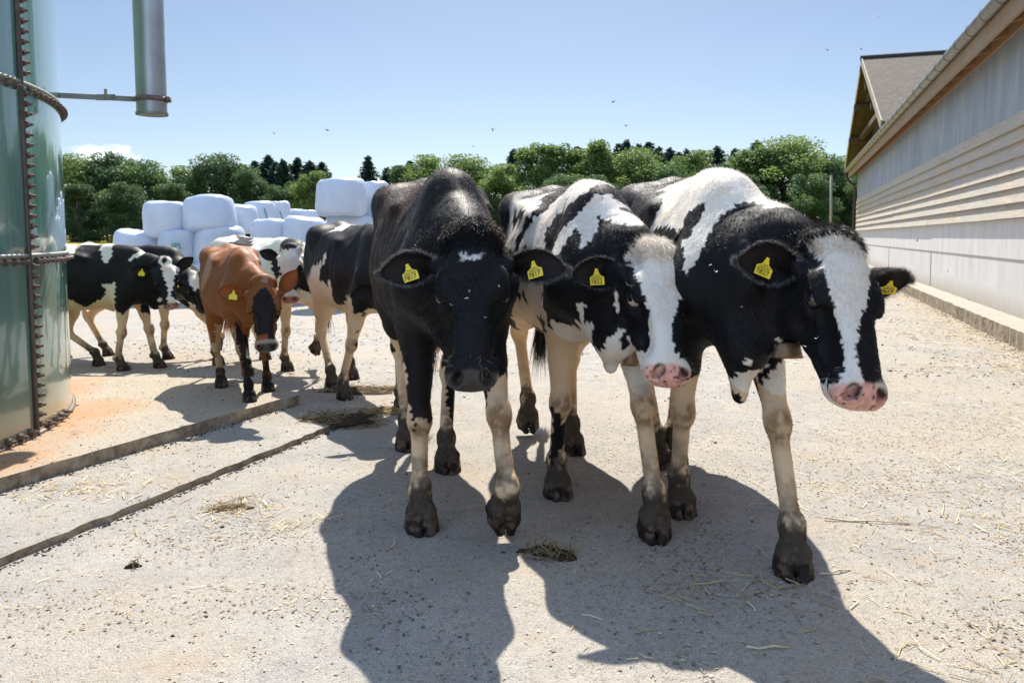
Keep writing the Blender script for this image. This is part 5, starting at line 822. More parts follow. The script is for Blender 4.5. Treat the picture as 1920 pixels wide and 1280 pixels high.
SEEDS['c'] = '54.4,27.6,88.8,1;15.3,8.2,58,1;34.4,3.1,64.4,0;18.6,1.6,117.1,0;8.7,-10,116.9,0;9.6,-16,105.9,0;42.8,29,104.5,0;18.4,9.1,51.9,1;11,-11.5,112.5,0;31.7,-2.2,61.9,1;63.7,17.9,75.2,1;60.5,23,81.6,1;-21.5,-17.2,109.6,0;44.1,30.1,101.1,1;18.3,9.2,48.6,1;64.2,13.6,64.8,0;59.4,24.3,82.4,0;16.7,9.1,50.5,0;11.7,-16.9,103.2,1;57,25.7,85.4,1;-41.8,-15.2,121.5,1;28.8,-2.4,59.8,1;17,10.9,62.1,1;-3.8,-13.6,52.1,0;67.9,14,66,0;13.4,-15.7,104.3,1;60,13.9,63.6,1;19.4,5.6,117,1;-3.2,-10.3,54,1;20.2,-10.2,106.5,0;62.1,22.5,79.5,0;24.1,-2.7,55.7,1;16.5,15.3,62.6,1;3.7,-12.8,115.5,1;57.6,25.5,84.5,0;18.5,11.6,59.1,1;16.9,12.5,63.2,0;41.3,15.2,104,0;59.7,18,81,1;57.1,16.4,89.5,1;21.3,-12.5,102.8,1;-4.6,-15.5,108.2,0;35.1,-1.7,64.5,0;4.8,-11.9,116.5,1;16.3,-17.2,99.5,1;65.5,20.8,75,0;-16.8,-15.7,110.1,1;68.5,20.1,70.1,1;49.7,30.3,94.2,0;42.6,16.1,105,0;-30,-20.1,108.4,0;20.5,-17.4,94.3,1;16.6,9.4,60.4,1;33.9,-1.3,63.3,0;44.7,21.1,105.9,1;5.4,-15.8,108.2,0;66.2,20.1,73.7,1;64.4,20.7,76.6,1;1,-15.5,109.9,1;15.1,8.3,54.6,0;13.4,15.6,68.2,0;-3.8,-9,54.5,1;64.9,17.6,72.6,0;2.7,-14.2,112.7,0;56.2,16.2,91.3,1;67.4,20.1,72.1,1;-3,-12,53.4,1;63.1,21.6,78.3,1;32.6,4.6,64.1,0;69.7,20.2,67.6,1;41.1,14.8,102,0;17.6,13.4,61.6,0;70.3,21.8,64.7,1;12.4,17,66.9,0;12.6,-17.6,101.6,0;19.1,4.6,117,0;18.1,3.3,117.6,1;63.7,21.4,77.4,1;67.5,16.7,69,0;18.3,-4.1,115,1;68.2,15.1,67.4,0;18.5,-1,116.5,0;-13.3,-15.1,109.5,1;42.8,15.7,100.6,0;38.2,7.6,75.6,0;33.4,2.4,63.2,1;48.8,29.7,96.5,1;33.5,0.3,62.7,1;61,23.3,80.7,0;18.2,12.2,60.1,1;-36,-20.5,111,0;18.8,-7.3,111.2,1;55.6,26.7,87.1,1;64.9,21,75.8,0;5.4,-16.9,105.9,0;-34.5,-20.7,109.7,1;44.6,25.4,105,1;52,15.4,96.2,0;69.8,20.6,66.8,1;21.3,-13.5,101.2,1;12.4,-13.4,108.7,1;37.4,7.5,74,1;58.2,17.6,83.6,1;6.6,-10.6,117.6,1;69.2,20.3,68.4,1;18.5,-5.2,113.9,1;58.3,25.2,83.6,0;-65.5,-10.6,127.5,0;35.9,8.5,72.3,1;17.7,0.2,117.6,1;60.4,17.8,79.3,0;-34.3,-18.3,114.2,1;35.3,-0.7,64.5,0;-35.6,-18.1,115.5,1;27.4,-3.7,60.6,0;11.5,-10.5,113.6,1;-19.5,-16.4,110.2,1;-37.7,-17.8,118.1,0;52.4,28.8,91,1;61.6,17.8,77.6,0;22.4,-14.7,97,0;21.4,6.1,115.9,0;53,15.5,95.3,0;35.1,9.7,72.2,1;48,15.8,97.9,0;16.5,8.9,58.7,0;19.3,-17.8,95.3,1;43.3,16.8,105.5,0;37.7,8.3,74.5,0;51.4,29.7,91.9,1;6.9,-16.1,107,0;-36.8,-21.6,109.1,0;44.3,18.4,105.9,0;44.5,26.5,104.5,1;14.4,7.9,56.7,0;66.8,20.3,72.9,0;18.2,10.6,58.5,0;68.1,20.3,70.9,0;18.5,-2.1,116,1;10.4,-16.7,104.3,1;59.4,14.1,62.1,0;58.2,17.5,84.5,1;42.6,30.6,102.6,0;60.5,18.1,80.2,1;57.6,16.3,86.8,0;34.8,0.9,64,0;66.7,16.9,69.8,0;44.2,19.8,106.4,0;35.9,-2.9,66.2,0;18.9,-5.8,112.8,0;44.7,23.9,105.5,1;41.8,15.5,101.6,1;21.3,-16.6,94.8,0;62.9,17.8,76,0;20.7,-10.8,105.4,0;26.7,-1.2,54.1,0;44.6,23,105.9,1;49.5,29.9,95.1,1;37.3,0.1,67.9,0;-46.5,-14.4,123,1;52.8,29.2,90.1,0;58.4,17.5,81.8,0;21.7,-14.1,99.6,1;16.7,14.1,63.2,0;-34.1,-18.9,112.9,1;36.8,-0.2,66.8,1;-5.7,-7.4,54.8,1;8.6,-9.4,118,1;17,-17.9,97.9,0;18.7,-17.6,96.3,1;-41.6,-16.5,120.9,0;57.6,16.8,85.9,0;19.4,-6.4,111.8,0;42.5,30.2,103.5,0;37,-1.3,67.4,1;-23.6,-18.1,109,0;44,17.5,105.5,0;68.4,15.9,67.8,1;-33,-20.9,108.5,1;36.9,8.6,73.4,1;12.1,-14.9,106.5,0;37.8,6.8,75.1,0;56.7,15.6,90.4,0;53.8,15.2,94.4,0;44.7,22,105.9,1;-38.7,-17,119.4,0;15.4,16.7,62.4,1;25,7.2,114.2,0;26.6,-0.7,53,0;-26.4,-18.9,109,0;17.5,9.2,56.7,0;20.5,-11.8,104.3,1;17.1,8.8,55.5,1;22.1,-15.7,95.4,0;40.6,14.4,103,0;45.9,30.4,98.8,1;11.5,-12.7,110.3,0;-53.4,-12.6,125.4,1;44.8,16,99.7,1;25,-2.4,54.8,0;-33.9,-19.6,111.6,1;56.2,26.5,86.2,1;11.2,-12.1,111.4,0;57.4,16.9,84.9,0;44.2,27.6,104,1;2.5,-14.7,111.6,0;61.2,17.9,78.5,0;19.4,-9.5,108.1,1;70.1,21.4,65.5,0;17.3,12.4,62.2,0;62.5,17.9,76.8,1;66,17.6,71.5,1;21.5,-15.6,96.4,1;-36.7,-17.9,116.8,0;55.1,16.2,93,1;13.3,-15.1,105.4,1;9.6,-10.2,115.8,0;54.3,16,93.9,1;36.3,-2,66.2,1;13.8,-17.8,100.5,0;19.6,-8.5,109.1,0;11.9,-14.3,107.6,0;18.5,-3.1,115.5,1;18.4,9.1,49.7,1;55.9,15.4,91.7,0;22,-12.6,101.7,0;21.6,-14.6,98.6,1;68.8,20,69.3,1;54.7,28,87.9,0;3.6,-13.3,114.3,0;68.4,14.6,66.5,0;64.9,18,73.5,1;66.5,17.4,70.6,1;50.7,15.8,97,1;45.9,15.6,98.8,0;13.6,-16.2,103.2,1;10.5,-10.3,114.7,0;3.5,-16.5,107.1,0;18.2,10.1,57.4,1;50.2,30.6,92.8,0;58.7,17.8,82.7,1;17.2,10.3,60.5,0;30.3,-1.8,60.6,1;23.2,7.2,115.3,1;-1.4,-15.1,111.1,1;67,13.5,64.9,1;64.5,18.1,74.4,1;57.7,16.7,87.7,1;24.3,-3.9,60.6,0;26.6,-1.8,55.1,1;19.7,-7.5,110.2,0;36.2,-0.5,65.7,1;57.4,15.9,88.1,0;36.8,7.2,72.9,0;44.9,19.1,105.5,1;61.3,18.3,79.4,1;32.5,-0.9,62,1;67.9,19.5,70.9,1;-49.2,-15.3,123.2,0;68.7,20.9,69.7,0;57.2,17,83.5,0;17.9,11.2,60.1,0;-36.6,-16,118.7,1;61.4,23.6,79.9,0;49.6,15.3,97,0;44,15.3,99.7,0;-31.5,-19.9,109.7,1;35.2,-2.7,65,0;17.5,11.3,61.1,0;67.7,17.4,69.5,1;63.8,22.3,77,0;52.2,16.2,96.2,1;-36.4,-19.8,113,0;13.6,-13.6,107.6,1;57.9,17.6,86.3,1;23.1,-13.3,99.1,0;70,20.6,65.5,1;22.9,-14.8,96,0;41.3,15.2,103,1;44.4,28.9,102.1,1;69.9,21.4,66.4,0;26.3,-2.2,56.1,1;53.1,16.4,95.3,1;11.8,17.2,68,1;66.3,20.9,73.7,0;18.8,-0,116.5,0;69.1,21.2,68.4,0;-35.8,-16.8,117.4,1;-2.7,-10.4,55.3,0;20.6,-16.4,95.9,1;50.8,28.9,94.2,1;20.7,4.7,115.9,0;63.2,22.5,77.8,0;59.5,23.4,82.8,1;28.4,-1.8,58.7,1;19.5,-18.3,94.2,0;33.5,-2.2,63.2,0;58.1,17.5,85.4,1;62.6,22.7,78.6,0;29.9,-2.8,61,0;17.9,-18.6,95.8,0;60.8,15,60.1,1;44,25.2,105.9,0;-1.9,-14.4,112.8,1;21.9,8.8,44,1;22.5,-13.2,100.2,0;22.6,9.2,41.4,1;23.1,9,42.6,1;55.3,15.2,92.6,0;37.4,-0.9,68.4,0;17.4,2.4,118.2,1;49.3,16.3,97.9,1;19.2,-4.3,113.9,0;5.5,-15.3,109.3,0;46.2,29.2,99.7,1;8.8,-17.5,103.7,0;-46,-13.2,123.7,1;-37.5,-19.1,116.2,0;65.5,16.9,70.5,0;-38.5,-15.7,120.1,1;-27.9,-18.6,110.3,1;65.7,18.1,72.8,1;44.8,18.2,105,1;57.1,15.5,89,0;13.8,-16.8,102.1,1;19.4,-2.3,114.9,0;56.6,26.8,85.3,0;20.5,-8.7,108,0;19.3,9.4,51,1;-53.7,-13.9,124.8,0;65.1,20,75.4,1;68.2,13.8,65.1,1;-19.6,-15.8,111.4,1;43.5,16.8,104.5,1;47.8,29.6,97.9,1;-25,-17.9,110.2,1;69,14.4,65.7,1;61.3,22.3,80.8,1;46.3,16.4,99.3,1;14.4,-14.3,105.9,1;61.7,14.2,62.1,1;54.5,15,93.5,0;66.7,19.5,72.9,1;10,-11.3,113.6,0;-13.3,-15.7,108.3,0;59.8,13.9,64.5,0;51.2,29.3,92.8,1;69.6,21.5,67.2,0;50.6,31,91.9,0;21.9,-11.6,103.3,0;-4.6,-7.7,56.1,0;15.4,-18.1,98.9,0;18,13.3,60.6,1;63.7,18.4,76.1,1;19.3,2.5,116.5,0;27.1,-0.3,54.2,1;18.2,-17,97.9,1;68.3,17.2,68.7,1;18.1,-8.2,110.7,1;35.6,10.5,72.8,0;51.7,30,91,0;58.3,24.3,84.1,1;64.9,17.1,71.3,0;35,1.9,64.5,0;-18.1,-16.6,108.9,0;55.1,26.9,88,1;38.1,6.7,76.1,0;-9.6,-14.6,109.5,1;12.4,-10.7,112.5,1;58.6,17.5,80.9,0;19.5,3.5,116.5,0;62.7,17.5,75,0;42.1,15.8,104,1;-58.4,-10.4,127,1;20.9,-9.3,107,0;26.3,-3.3,59.3,1;43.8,22.8,106.9,0;36.2,0.5,65.7,0;43.3,27.9,105,0;43.7,28.7,103.5,1;45,20,105.5,1;15.3,-17.1,100.5,1;43.7,26.7,105.5,0;63.6,17.5,74.3,0;-38.1,-21.4,110.4,0;16.7,11.4,63.1,0;21.6,-11,104.4,0;19.6,-11.6,105.4,1;36.8,-2.2,67.3,0;17.5,-0.8,117.6,1;6.5,-10.1,118.7,1;53.4,28,90.2,1;62.5,18.3,77.7,1;55.8,27.6,86.2,0;55.2,27.8,87.1,0;-3.2,-9.1,55.8,0;4.7,-11.3,117.6,1;25.3,-0.8,51.7,0;44.4,17.4,104.5,1;13,-11.9,110.3,1;21,-15.5,97.5,1;12.6,-11.3,111.4,1;66.6,13.6,65.7,0;10.3,-17.7,102.6,0;-3.5,-12.5,52.2,1;69.1,15.2,66.6,1;18.2,9.1,53,1;0.3,-13.8,114.4,1;41.7,15.5,105,0;62.7,13.8,63.6,1;17.3,9.8,59.4,0;26.8,0.3,53.1,1;10.5,-13.5,109.8,0;36.8,0.8,66.8,0;48.6,31.8,93.6,0;21.2,-17.6,93.2,0;31.7,3.9,62.9,1;21.7,8.8,45.5,1;62.3,21.5,79.5,1;19.4,-3.3,114.4,0;10.6,-9.3,116.3,1;-36.8,-19.2,114.9,0;18.7,-10.4,107.5,1;40.6,14.4,104,0;43.9,20.9,106.9,0;17.8,12.3,61.1,0;15.9,15.5,63.6,0;56.7,16.5,90.4,1;44,24.2,106.4,0;61.8,14.6,61.2,1;-11.7,-14.2,110.7,1;62.1,18.5,78.6,1;18,-6.6,112.8,1;17.5,4.5,118.2,1;23.4,6.1,114.8,0;65.6,19.8,74.5,1;6.8,-11.2,116.5,0;43.9,21.8,106.9,0;-3.2,-13.2,53.4,0;13.4,-12.5,109.2,1;53.5,28.9,89.2,0;37.4,6.5,74,0;7.2,-17.2,104.8,0;55.7,16.4,92.2,1;23,-13.8,98.1,0;-4.3,-13.5,50.8,1;11.9,-9.6,114.6,1;18.4,-9.3,109.1,1;57.4,16.8,88.6,1;-2.6,-12.1,54.7,0;59.5,17.6,80.1,0;57.7,17.3,82.6,0;-23,-17,110.8,1;60.1,24.1,81.5,0;10.7,-14.1,108.7,0;59.4,18.1,81.9,1;67.6,20.9,71.7,0;19.7,6.6,117,1;17.3,14.5,61.6,1;-64.1,-12.2,126.7,0;21.3,8.9,46.5,1;4.9,-13.5,113.2,0;33.2,1.4,62.6,1;61.3,17.5,76.7,0;17.2,-18.4,96.8,0;6,-12.1,115.4,0;34,4.7,65.4,0;64,17.4,73.4,0;19.1,-11,106.5,1;37.3,9.5,74,0;17.3,1.4,118.2,1;20.6,-13.4,102.2,1;43.7,16.3,100.6,1;15.9,12.7,65.2,0;18.3,-13.4,104.3,1;54.9,25.5,89.3,1;19,10.4,55.3,1;-4.3,-10,51.4,1;46.2,23,103.6,1;65.1,22.7,74.9,0;52.5,13.8,94.8,0;58.9,19.1,84.6,1;31.9,-4.4,63.4,0;69.7,18.4,67.6,1;9.3,-19.2,101,0;-42.8,-23.3,108.5,0;64.9,15.9,69,0;41.9,17.3,107.4,0;55.9,15.7,85.2,0;5.4,-9.3,120.9,1;19.3,11.9,57,1;-22.3,-18.9,106.5,0;58.6,26.5,82.3,0;56.3,14,89.9,0;34.6,-4.6,66,0;58.8,17.1,77.7,0;51.9,31.4,89.6,0;63.4,19.8,77.8,1;39,13,103.5,0;20.3,10.6,52.9,1;60.8,19.3,81.6,1;61.9,16.4,58.9,1;57.5,23.7,85.9,1;18.8,-15.6,100.1,1;-29.6,-16.5,114.7,1;37.6,4.9,75.5,0;22.5,10.1,49,1;11.4,-7.9,117.9,1;65.4,14.4,67.3,0;50.9,27,96.6,1;42.2,19.1,107.9,0;37.8,-0.5,70.5,0;70.4,21.8,62.9,1;56.1,24.6,87.6,1;27.2,6.6,112.1,0;23.3,-9.3,104.9,0;-10.5,-16.2,105.9,0;42.1,14,100.1,0;53.4,26.5,91.6,1;-45.8,-18.4,121,0;53.6,30.3,87.9,0;38.9,6.9,78.2,0;46,21.1,104,1;47.5,14.1,96.9,0;15,3.1,120.4,1;21.6,1.4,114.3,0;54.7,13.6,92.1,0;46.2,25.3,102.6,1;-2,-10,58.3,0;36.3,-4.1,68.3,0;60.7,21.2,82,1;18,-14.9,102.2,1;-41.7,-11.3,124.1,1;40,15.5,106.9,0;14.4,-20.1,97.3,0;40.8,8.8,76.9,0;70.1,20.1,63.3,1;68.5,13.8,63.4,1;25,9.9,45.2,1;29,0.1,58.3,1;45.8,17.5,101.2,1;62,16.5,70.8,0;-6.2,-16.9,103,0;57.5,18.6,88.1,1;-14.6,-12,117.3,1;40.5,28,107.4,0;36.3,5.9,70.8,0;-40.9,-21.7,113.1,0;24.2,-15,93.4,0;22.4,-17.8,91.2,0;1.4,-10.7,120.6,1;19,-19.8,92.6,0;15.4,-6.6,115.6,1;62.7,24.5,77.3,0;17.5,16.8,56.7,1;56.5,18.5,90.4,1;40,24.7,108.9,0;20.4,15.4,52.9,1;61.3,16.7,72.5,0;59.9,26,80.6,0;15.1,0.9,120.4,1;30.5,-6.1,64.8,0;54.5,18.2,93.5,1;-35.8,-13.7,120.6,1;50.6,17.7,98,1;56.5,28.2,83.9,0;58.2,19.3,86.4,1;37.4,4.5,73.5,0;15.8,-4.6,117.2,1;24.4,-10,102.8,0;22.9,15.8,49.6,1;45.9,18.4,103.1,1;-6.2,-15.5,49.9,1;-1.9,-12.3,57.2,0;48.5,26.4,99.8,1;58.7,14.3,66.1,0;70.1,15.7,65.1,1;37.6,1.5,70,0;55.9,16.7,81.1,0;16.2,-2.6,118.2,1;22.3,-6,109.6,0;-7.6,-8.1,48.4,1;-40.5,-20.5,118.2,0;37.8,5.2,77.6,0;-4.6,-12.3,118.6,1;54.6,29.9,86.1,0;36.7,2.8,67.8,0;52.3,26.4,94.3,1;25.8,10.3,42.2,1;16.8,16.4,59.9,1;56.7,13.9,88.1,0;18.7,14.2,58.6,1;25,-11.7,99.2,0;59.9,16.8,74.6,0;25.7,4.9,112.6,0;68.7,19.3,65.2,1;-17.1,-13.9,113.7,1;15.2,-8.6,112.9,1;21.7,-3.3,112.2,0;37.4,-2.4,69.9,0;16.6,-20.4,94.6,0;14.3,5.4,120.4,1;38.3,13.7,105.4,0;56.9,16.8,79.3,0;-4.6,-7.1,59.1,0;40.8,21.5,108.9,0;21.4,-0.6,113.8,0;40.1,13.2,101.5,0;45.7,13.3,98.3,0;-16.8,-17.4,106.5,0;-5.2,-13.3,48.3,1;21.6,10.8,50.9,1;27.7,8.5,112.6,0;54.8,16.1,83.3,0;62,19.8,79.9,1;23.3,-7.3,107.5,0;-68.3,-14.2,126.3,0;25.5,10.4,40,1;9.2,-8,120.2,1;43.5,16.8,102.6,1;24.2,10.1,47.2,1;19.2,15.7,54.8,1;-22.9,-15.2,113.9,1;-40.1,-21.2,115.6,0;24.9,-13.2,96,0;53.1,18.2,95.3,1;69.9,16.6,66.8,1;59.1,22.2,84.2,1;-73.2,-8.9,7.4,1;52.1,13.6,75.4,0;51.4,11.6,87.2,0;34.8,-5.3,94.9,0;41.4,-1.1,92.3,0;-6.4,-12.3,36.6,1;35.8,0.3,100.5,0;41,11.4,12.7,1;39.2,6,88.2,0;30.8,-9.2,89.6,0;38.7,8.9,96.1,0;37.6,3.7,82.1,0;33.7,-5.2,81.7,0;46.1,15.4,5,1;25.5,-14.7,86.6,0;30.4,-8.3,72.5,0;29.9,-4.7,103.9,0;-10.8,-16.3,42.3,1;47.2,10.4,82.5,0;28.1,-10.5,80.1,0;35.4,-4.5,74.7,0;19.9,-15.5,79.3,0;4.4,-8.7,68,0;43,7.5,2.7,1;33.4,9.8,107.4,0;43.9,14,8.7,1;35.9,-0.8,81.4,0;47.5,10.9,93.1,0;36.8,5,97.5,0;28.3,10.8,31.6,1;43,9.4,7.8,1;-12,-10.7,10.5,1;-79.3,-24,119.7,0;36,-4.5,90,0;5.6,-5.6,125.9,1;-77.6,-11.2,14.5,1;29.9,-8.2,98.3,0;27,0.5,109.5,0;30.6,4.2,107,0;40.6,7.2,83.4,0;0.8,-13,64.6,0;46.8,11.6,78.1,0;-11.4,-12.3,27.4,1;37.2,-0.5,75,0;-8.5,-11.3,2.4,1;36.7,8.9,100.5,0;-93.7,-10.4,32.3,1;-9.9,-15.9,5,1;57.4,14.2,70.6,0;48.1,10.9,1.3,1;-17.7,-6.8,127.5,1;-84.3,-12.4,19.7,1;-88.8,-11.9,26.3,1;34.8,14.6,23.6,1;43.6,9.5,89.5,0;-87.6,-2.8,18.2,1;67.2,18.8,58.7,1;39.5,12.8,17.3,1;37.2,-1.7,86,0;47.8,15.8,1.2,1;31.3,-0.5,104.9,0;21,-11.9,75.6,0;-68.4,-11.8,0.6,1;-14.7,-14,19.7,1;-13.6,-10.5,15.6,1;-64.2,-25.2,112.9,0;21.2,-18.5,84.7,0;38.5,4.2,92.6,0;29.4,-10.3,84.9,0;9.7,-14.3,72.6,0;32.9,13.6,27.7,1;40.2,16.6,15,1;53,12.6,81.7,0;33.2,-6.7,86.2,0;10.7,-1.9,124.4,1;33.8,6.8,103.9,0;33.4,-4.5,99.4,0;31.6,-7.6,77.3,0;45.5,11.1,4.8,1;-21.5,17.2,109.6,0;-16.8,15.7,110.1,1;-13.3,15.1,109.5,1;-65.5,10.6,127.5,0;-19.5,16.4,110.2,1;-46.5,14.4,123,1;-23.6,18.1,109,0;-26.4,18.9,109,0;-36.7,17.9,116.8,0;-36.6,16,118.7,1;-35.8,16.8,117.4,1;-37.5,19.1,116.2,0;-53.7,13.9,124.8,0;-13.3,15.7,108.3,0;-58.4,10.4,127,1;-36.8,19.2,114.9,0;-64.1,12.2,126.7,0;-29.6,16.5,114.7,1;-41.7,11.3,124.1,1;-40.9,21.7,113.1,0;-4.6,12.3,118.6,1;-68.3,14.2,126.3,0;4.4,8.7,68,0;-64.2,25.2,112.9,0;-15.8,-11.6,2,1;-15.8,-11.6,10,1;-15.8,-11.6,20,1;-15.8,-11.6,30,1;-15.8,-11.6,40,1;-15.8,-11.6,50,1;38.8,13.2,2,1;38.8,13.2,10,1;38.8,13.2,20,1;38.8,13.2,30,1;38.8,13.2,40,1;38.8,13.2,50,1;-78.8,-9.9,2,1;-78.8,-9.9,10,1;-78.8,-9.9,20,1;-78.8,-9.9,30,1;-78.8,-9.9,40,1;-78.8,-9.9,50,1;-85,-0.9,2,1;-85,-0.9,10,1;-85,-0.9,20,1;-85,-0.9,30,1;-85,-0.9,40,1;-85,-0.9,50,1'
SEEDS['d'] = '-63,-28,102,0;-61,-29,90,1;-3,-22,73,1;-57,-28,103,0;-51,-27,104,0;-61,-29,93,1;2,-22,78,0;-70,-29,98,1;-36,-19,72,0;-52,-25,110,0;-59,-28,101,1;-6,-20,67,1;-4,-18,66,1;-16,-15,42,0;-54,-26,108,1;-45,-21,72,1;-41,-23,75,0;-2,-21,72,1;-60,-5,129,0;-52,-26,106,1;-41,-25,80,1;5,-12,69,1;-20,-20,79,0;1,-15,67,1;9,-11,71,0;2,-13,67,0;-39,-24,79,0;-36,-25,82,0;-59,-11,127,1;-42,-27,88,1;-42,-20,71,0;-64,-15,125,0;10,-10,71,0;-73,-14,127,0;-16,-13,46,1;4,-5,68,1;-58,-29,96,0;-9,-15,56,1;-49,-27,85,1;-35,-18,70,1;5,-15,70,0;-66,-29,99,1;-26,-18,73,1;-39,-26,92,0;-1,-13,66,0;-68,-13,127,1;-46,-27,87,0;-57,-29,91,0;-3,-15,65,1;1,-22,75,0;7,-9,70,1;-58,-8,128,0;-12,-17,51,1;-6,-11,63,1;-38,-26,85,0;-37,-26,87,0;-42,-27,91,0;-12,-14,51,1;-11,-17,53,1;-17,-20,80,0;-56,-26,107,1;-58,-29,98,1;-23,-19,76,0;-10,-15,53,0;-44,-24,77,1;-52,-28,87,1;-10,-14,55,1;-59,-14,125,0;6,-12,70,1;-54,-28,88,1;-17,-13,43,0;-2,-22,76,1;-37,-26,90,0;-50,-26,107,0;-42,-23,76,1;-40,-22,74,0;-3,-19,68,0;-58,-27,106,0;-19,-19,77,1;-64,-9,128,1;-56,-25,111,0;-1,-22,80,0;0,-17,67,1;-12,-18,52,1;-54,-11,127,0;-58,-26,109,0;-10,-16,55,1;3,-16,69,0;-54,-27,105,1;-13,-15,50,1;-53,-27,102,1;-5,-11,64,1;-52,-28,100,0;-30,-18,72,0;-11,-16,52,0;-42,-19,70,1;-58,-29,89,0;0,-20,71,0;-26,-19,75,0;-62,-29,97,1;0,-18,68,0;-40,-26,86,1;-4,-20,69,1;-60,-27,108,0;8,-8,70,1;-42,-17,69,1;-61,-28,105,0;-51,-28,89,0;-12,-12,53,1;-30,-17,71,1;-38,-23,78,0;4,-7,68,1;-15,-15,45,1;-16,-17,42,1;-35,-24,80,0;-70,-29,101,0;-48,-19,69,1;-36,-20,73,0;-65,-29,96,1;17,-9,72,0;-62,-29,87,1;15,-7,70,0;-22,-18,75,1;-54,-28,97,0;-5,-21,70,1;45,-15,101,0;-50,-9,127,0;-45,-27,89,0;-6,-22,75,1;17,-10,73,0;-48,-26,102,0;-63,-27,107,0;-52,-12,125,0;-59,-29,86,1;-49,-18,68,1;6,-3,68,0;2,-21,73,0;-48,-28,88,0;-35,-25,86,0;3,-20,72,0;-6,-13,62,1;4,-21,77,0;-45,-25,78,1;-9,-21,82,0;-7,-18,64,1;0,-19,70,0;-24,-20,77,0;-41,-26,83,1;-15,-16,44,1;-50,-27,101,0;-65,-29,92,1;-33,-25,84,0;-36,-23,76,0;-54,-29,93,0;-46,-22,73,1;-49,-25,108,0;-31,-19,73,0;-43,-26,81,1;-47,-25,106,0;-2,-10,66,1;6,-16,71,0;-9,-2,66,1;-8,-20,68,1;3,-18,70,0;-34,-25,89,0;-53,-15,124,0;-73,-10,128,1;12,-11,72,0;10,-13,72,0;7,-14,71,0;4,-10,68,1;-12,-13,52,1;-49,-26,105,0;-54,-29,90,0;-47,-27,84,1;-16,-16,41,1;-57,-16,124,0;-34,-25,91,0;-5,-22,77,1;-36,-17,69,1;1,-10,67,1;-25,-17,72,1;-47,-23,74,1;-54,-28,95,0;5,-22,79,0;48,-16,98,0;42,-14,104,0;51,-17,95,0;-7,-16,60,1;-40,-26,95,0;56,-19,92,0;-18,-20,52,1;-60,-24,114,0;-49,-4,129,0;-79,-16,127,0;10,-20,78,0;-57,-26,76,1;-42,-23,110,0;-22,-22,82,0;-45,-19,121,0;-18,-20,42,1;-27,-24,88,0;-67,-27,78,1;-13,-20,56,1;-78,-27,108,0;62,-21,89,0;26,-13,77,0;9,-22,83,0;-16,-19,48,1;-11,-20,85,0;-39,-9,125,0;-61,-28,82,1;-27,-24,91,0;-41,-17,121,0;15,-15,76,0;9,-17,75,0;-18,-16,37,1;-12,-20,63,1;-40,-25,103,0;-40,-12,123,0;-72,-17,66,1;-24,-17,1,1;65,-22,85,0;-69,-25,113,0;-40,-24,106,0;-61,-20,123,0;-52,-27,80,1;-50,-23,113,0;-32,-25,95,0;36,-15,101,0;-50,-11,64,1;40,-17,95,0;39,-13,107,0;-62,-23,72,1;66,-22,81,0;-41,-26,99,0;-72,-24,72,1;-10,-20,59,1;39,-16,98,0;62,-21,78,0;-24,-20,1,1;-86,-18,59,1;9,-17,105,0;-76,-18,4,1;-19,-16,110,0;14,-4,122,0;-82,-16,12,1;-24,-21,103,0;16,-10,115,0;6,-22,95,0;-30,-21,10,1;3,-15,112,0;-108,14,6,1;-6,-11,123,0;-93,-14,28,1;21,-19,92,0;-20,-12,118,0;-26,-15,28,1;-30,-17,20,1;26,-17,85,0;-2,-2,130,0;17,-18,99,0;20,-13,109,0;-87,-16,19,1;-11,-17,103,0;-63,28,102,0;-57,28,103,0;2,22,78,0;-52,25,110,0;-54,26,108,1;-2,21,72,1;-41,25,80,1;1,15,67,1;-39,24,79,0;-42,27,88,1;10,10,71,0;-49,27,85,1;-66,29,99,1;-68,13,127,1;1,22,75,0;-38,26,85,0;-17,20,80,0;-23,19,76,0;-59,14,125,0;-2,22,76,1;-42,23,76,1;-58,27,106,0;-56,25,111,0;-54,11,127,0;-54,27,105,1;-30,18,72,0;0,20,71,0;0,18,68,0;-60,27,108,0;-61,28,105,0;-38,23,78,0;-70,29,101,0;-65,29,96,1;15,7,70,0;-5,21,70,1;-6,22,75,1;-63,27,107,0;-49,18,68,1;-35,25,86,0;-45,25,78,1;-24,20,77,0;-65,29,92,1;-54,29,93,0;-31,19,73,0;6,16,71,0;-34,25,89,0;12,11,72,0;4,10,68,1;-47,27,84,1;-5,22,77,1;-25,17,72,1;5,22,79,0;-79,16,127,0;-42,23,110,0;-27,24,88,0;9,22,83,0;-61,28,82,1;15,15,76,0;-40,12,123,0;-40,24,106,0;-50,23,113,0;-41,26,99,0;-19,16,110,0;3,15,112,0;-11,17,103,0;-34,-19,2,1;-34,-19,10,1;-34,-19,20,1;-34,-19,30,1;-34,-19,40,1;-34,-19,50,1;28,4,2,1;28,4,10,1;28,4,20,1;28,4,30,1;28,4,40,1;28,4,50,1;-84,-14,2,1;-84,-14,10,1;-84,-14,20,1;-84,-14,30,1;-84,-14,40,1;-84,-14,50,1;-114,11,2,1;-114,11,10,1;-114,11,20,1;-114,11,30,1;-114,11,40,1;-114,11,50,1'
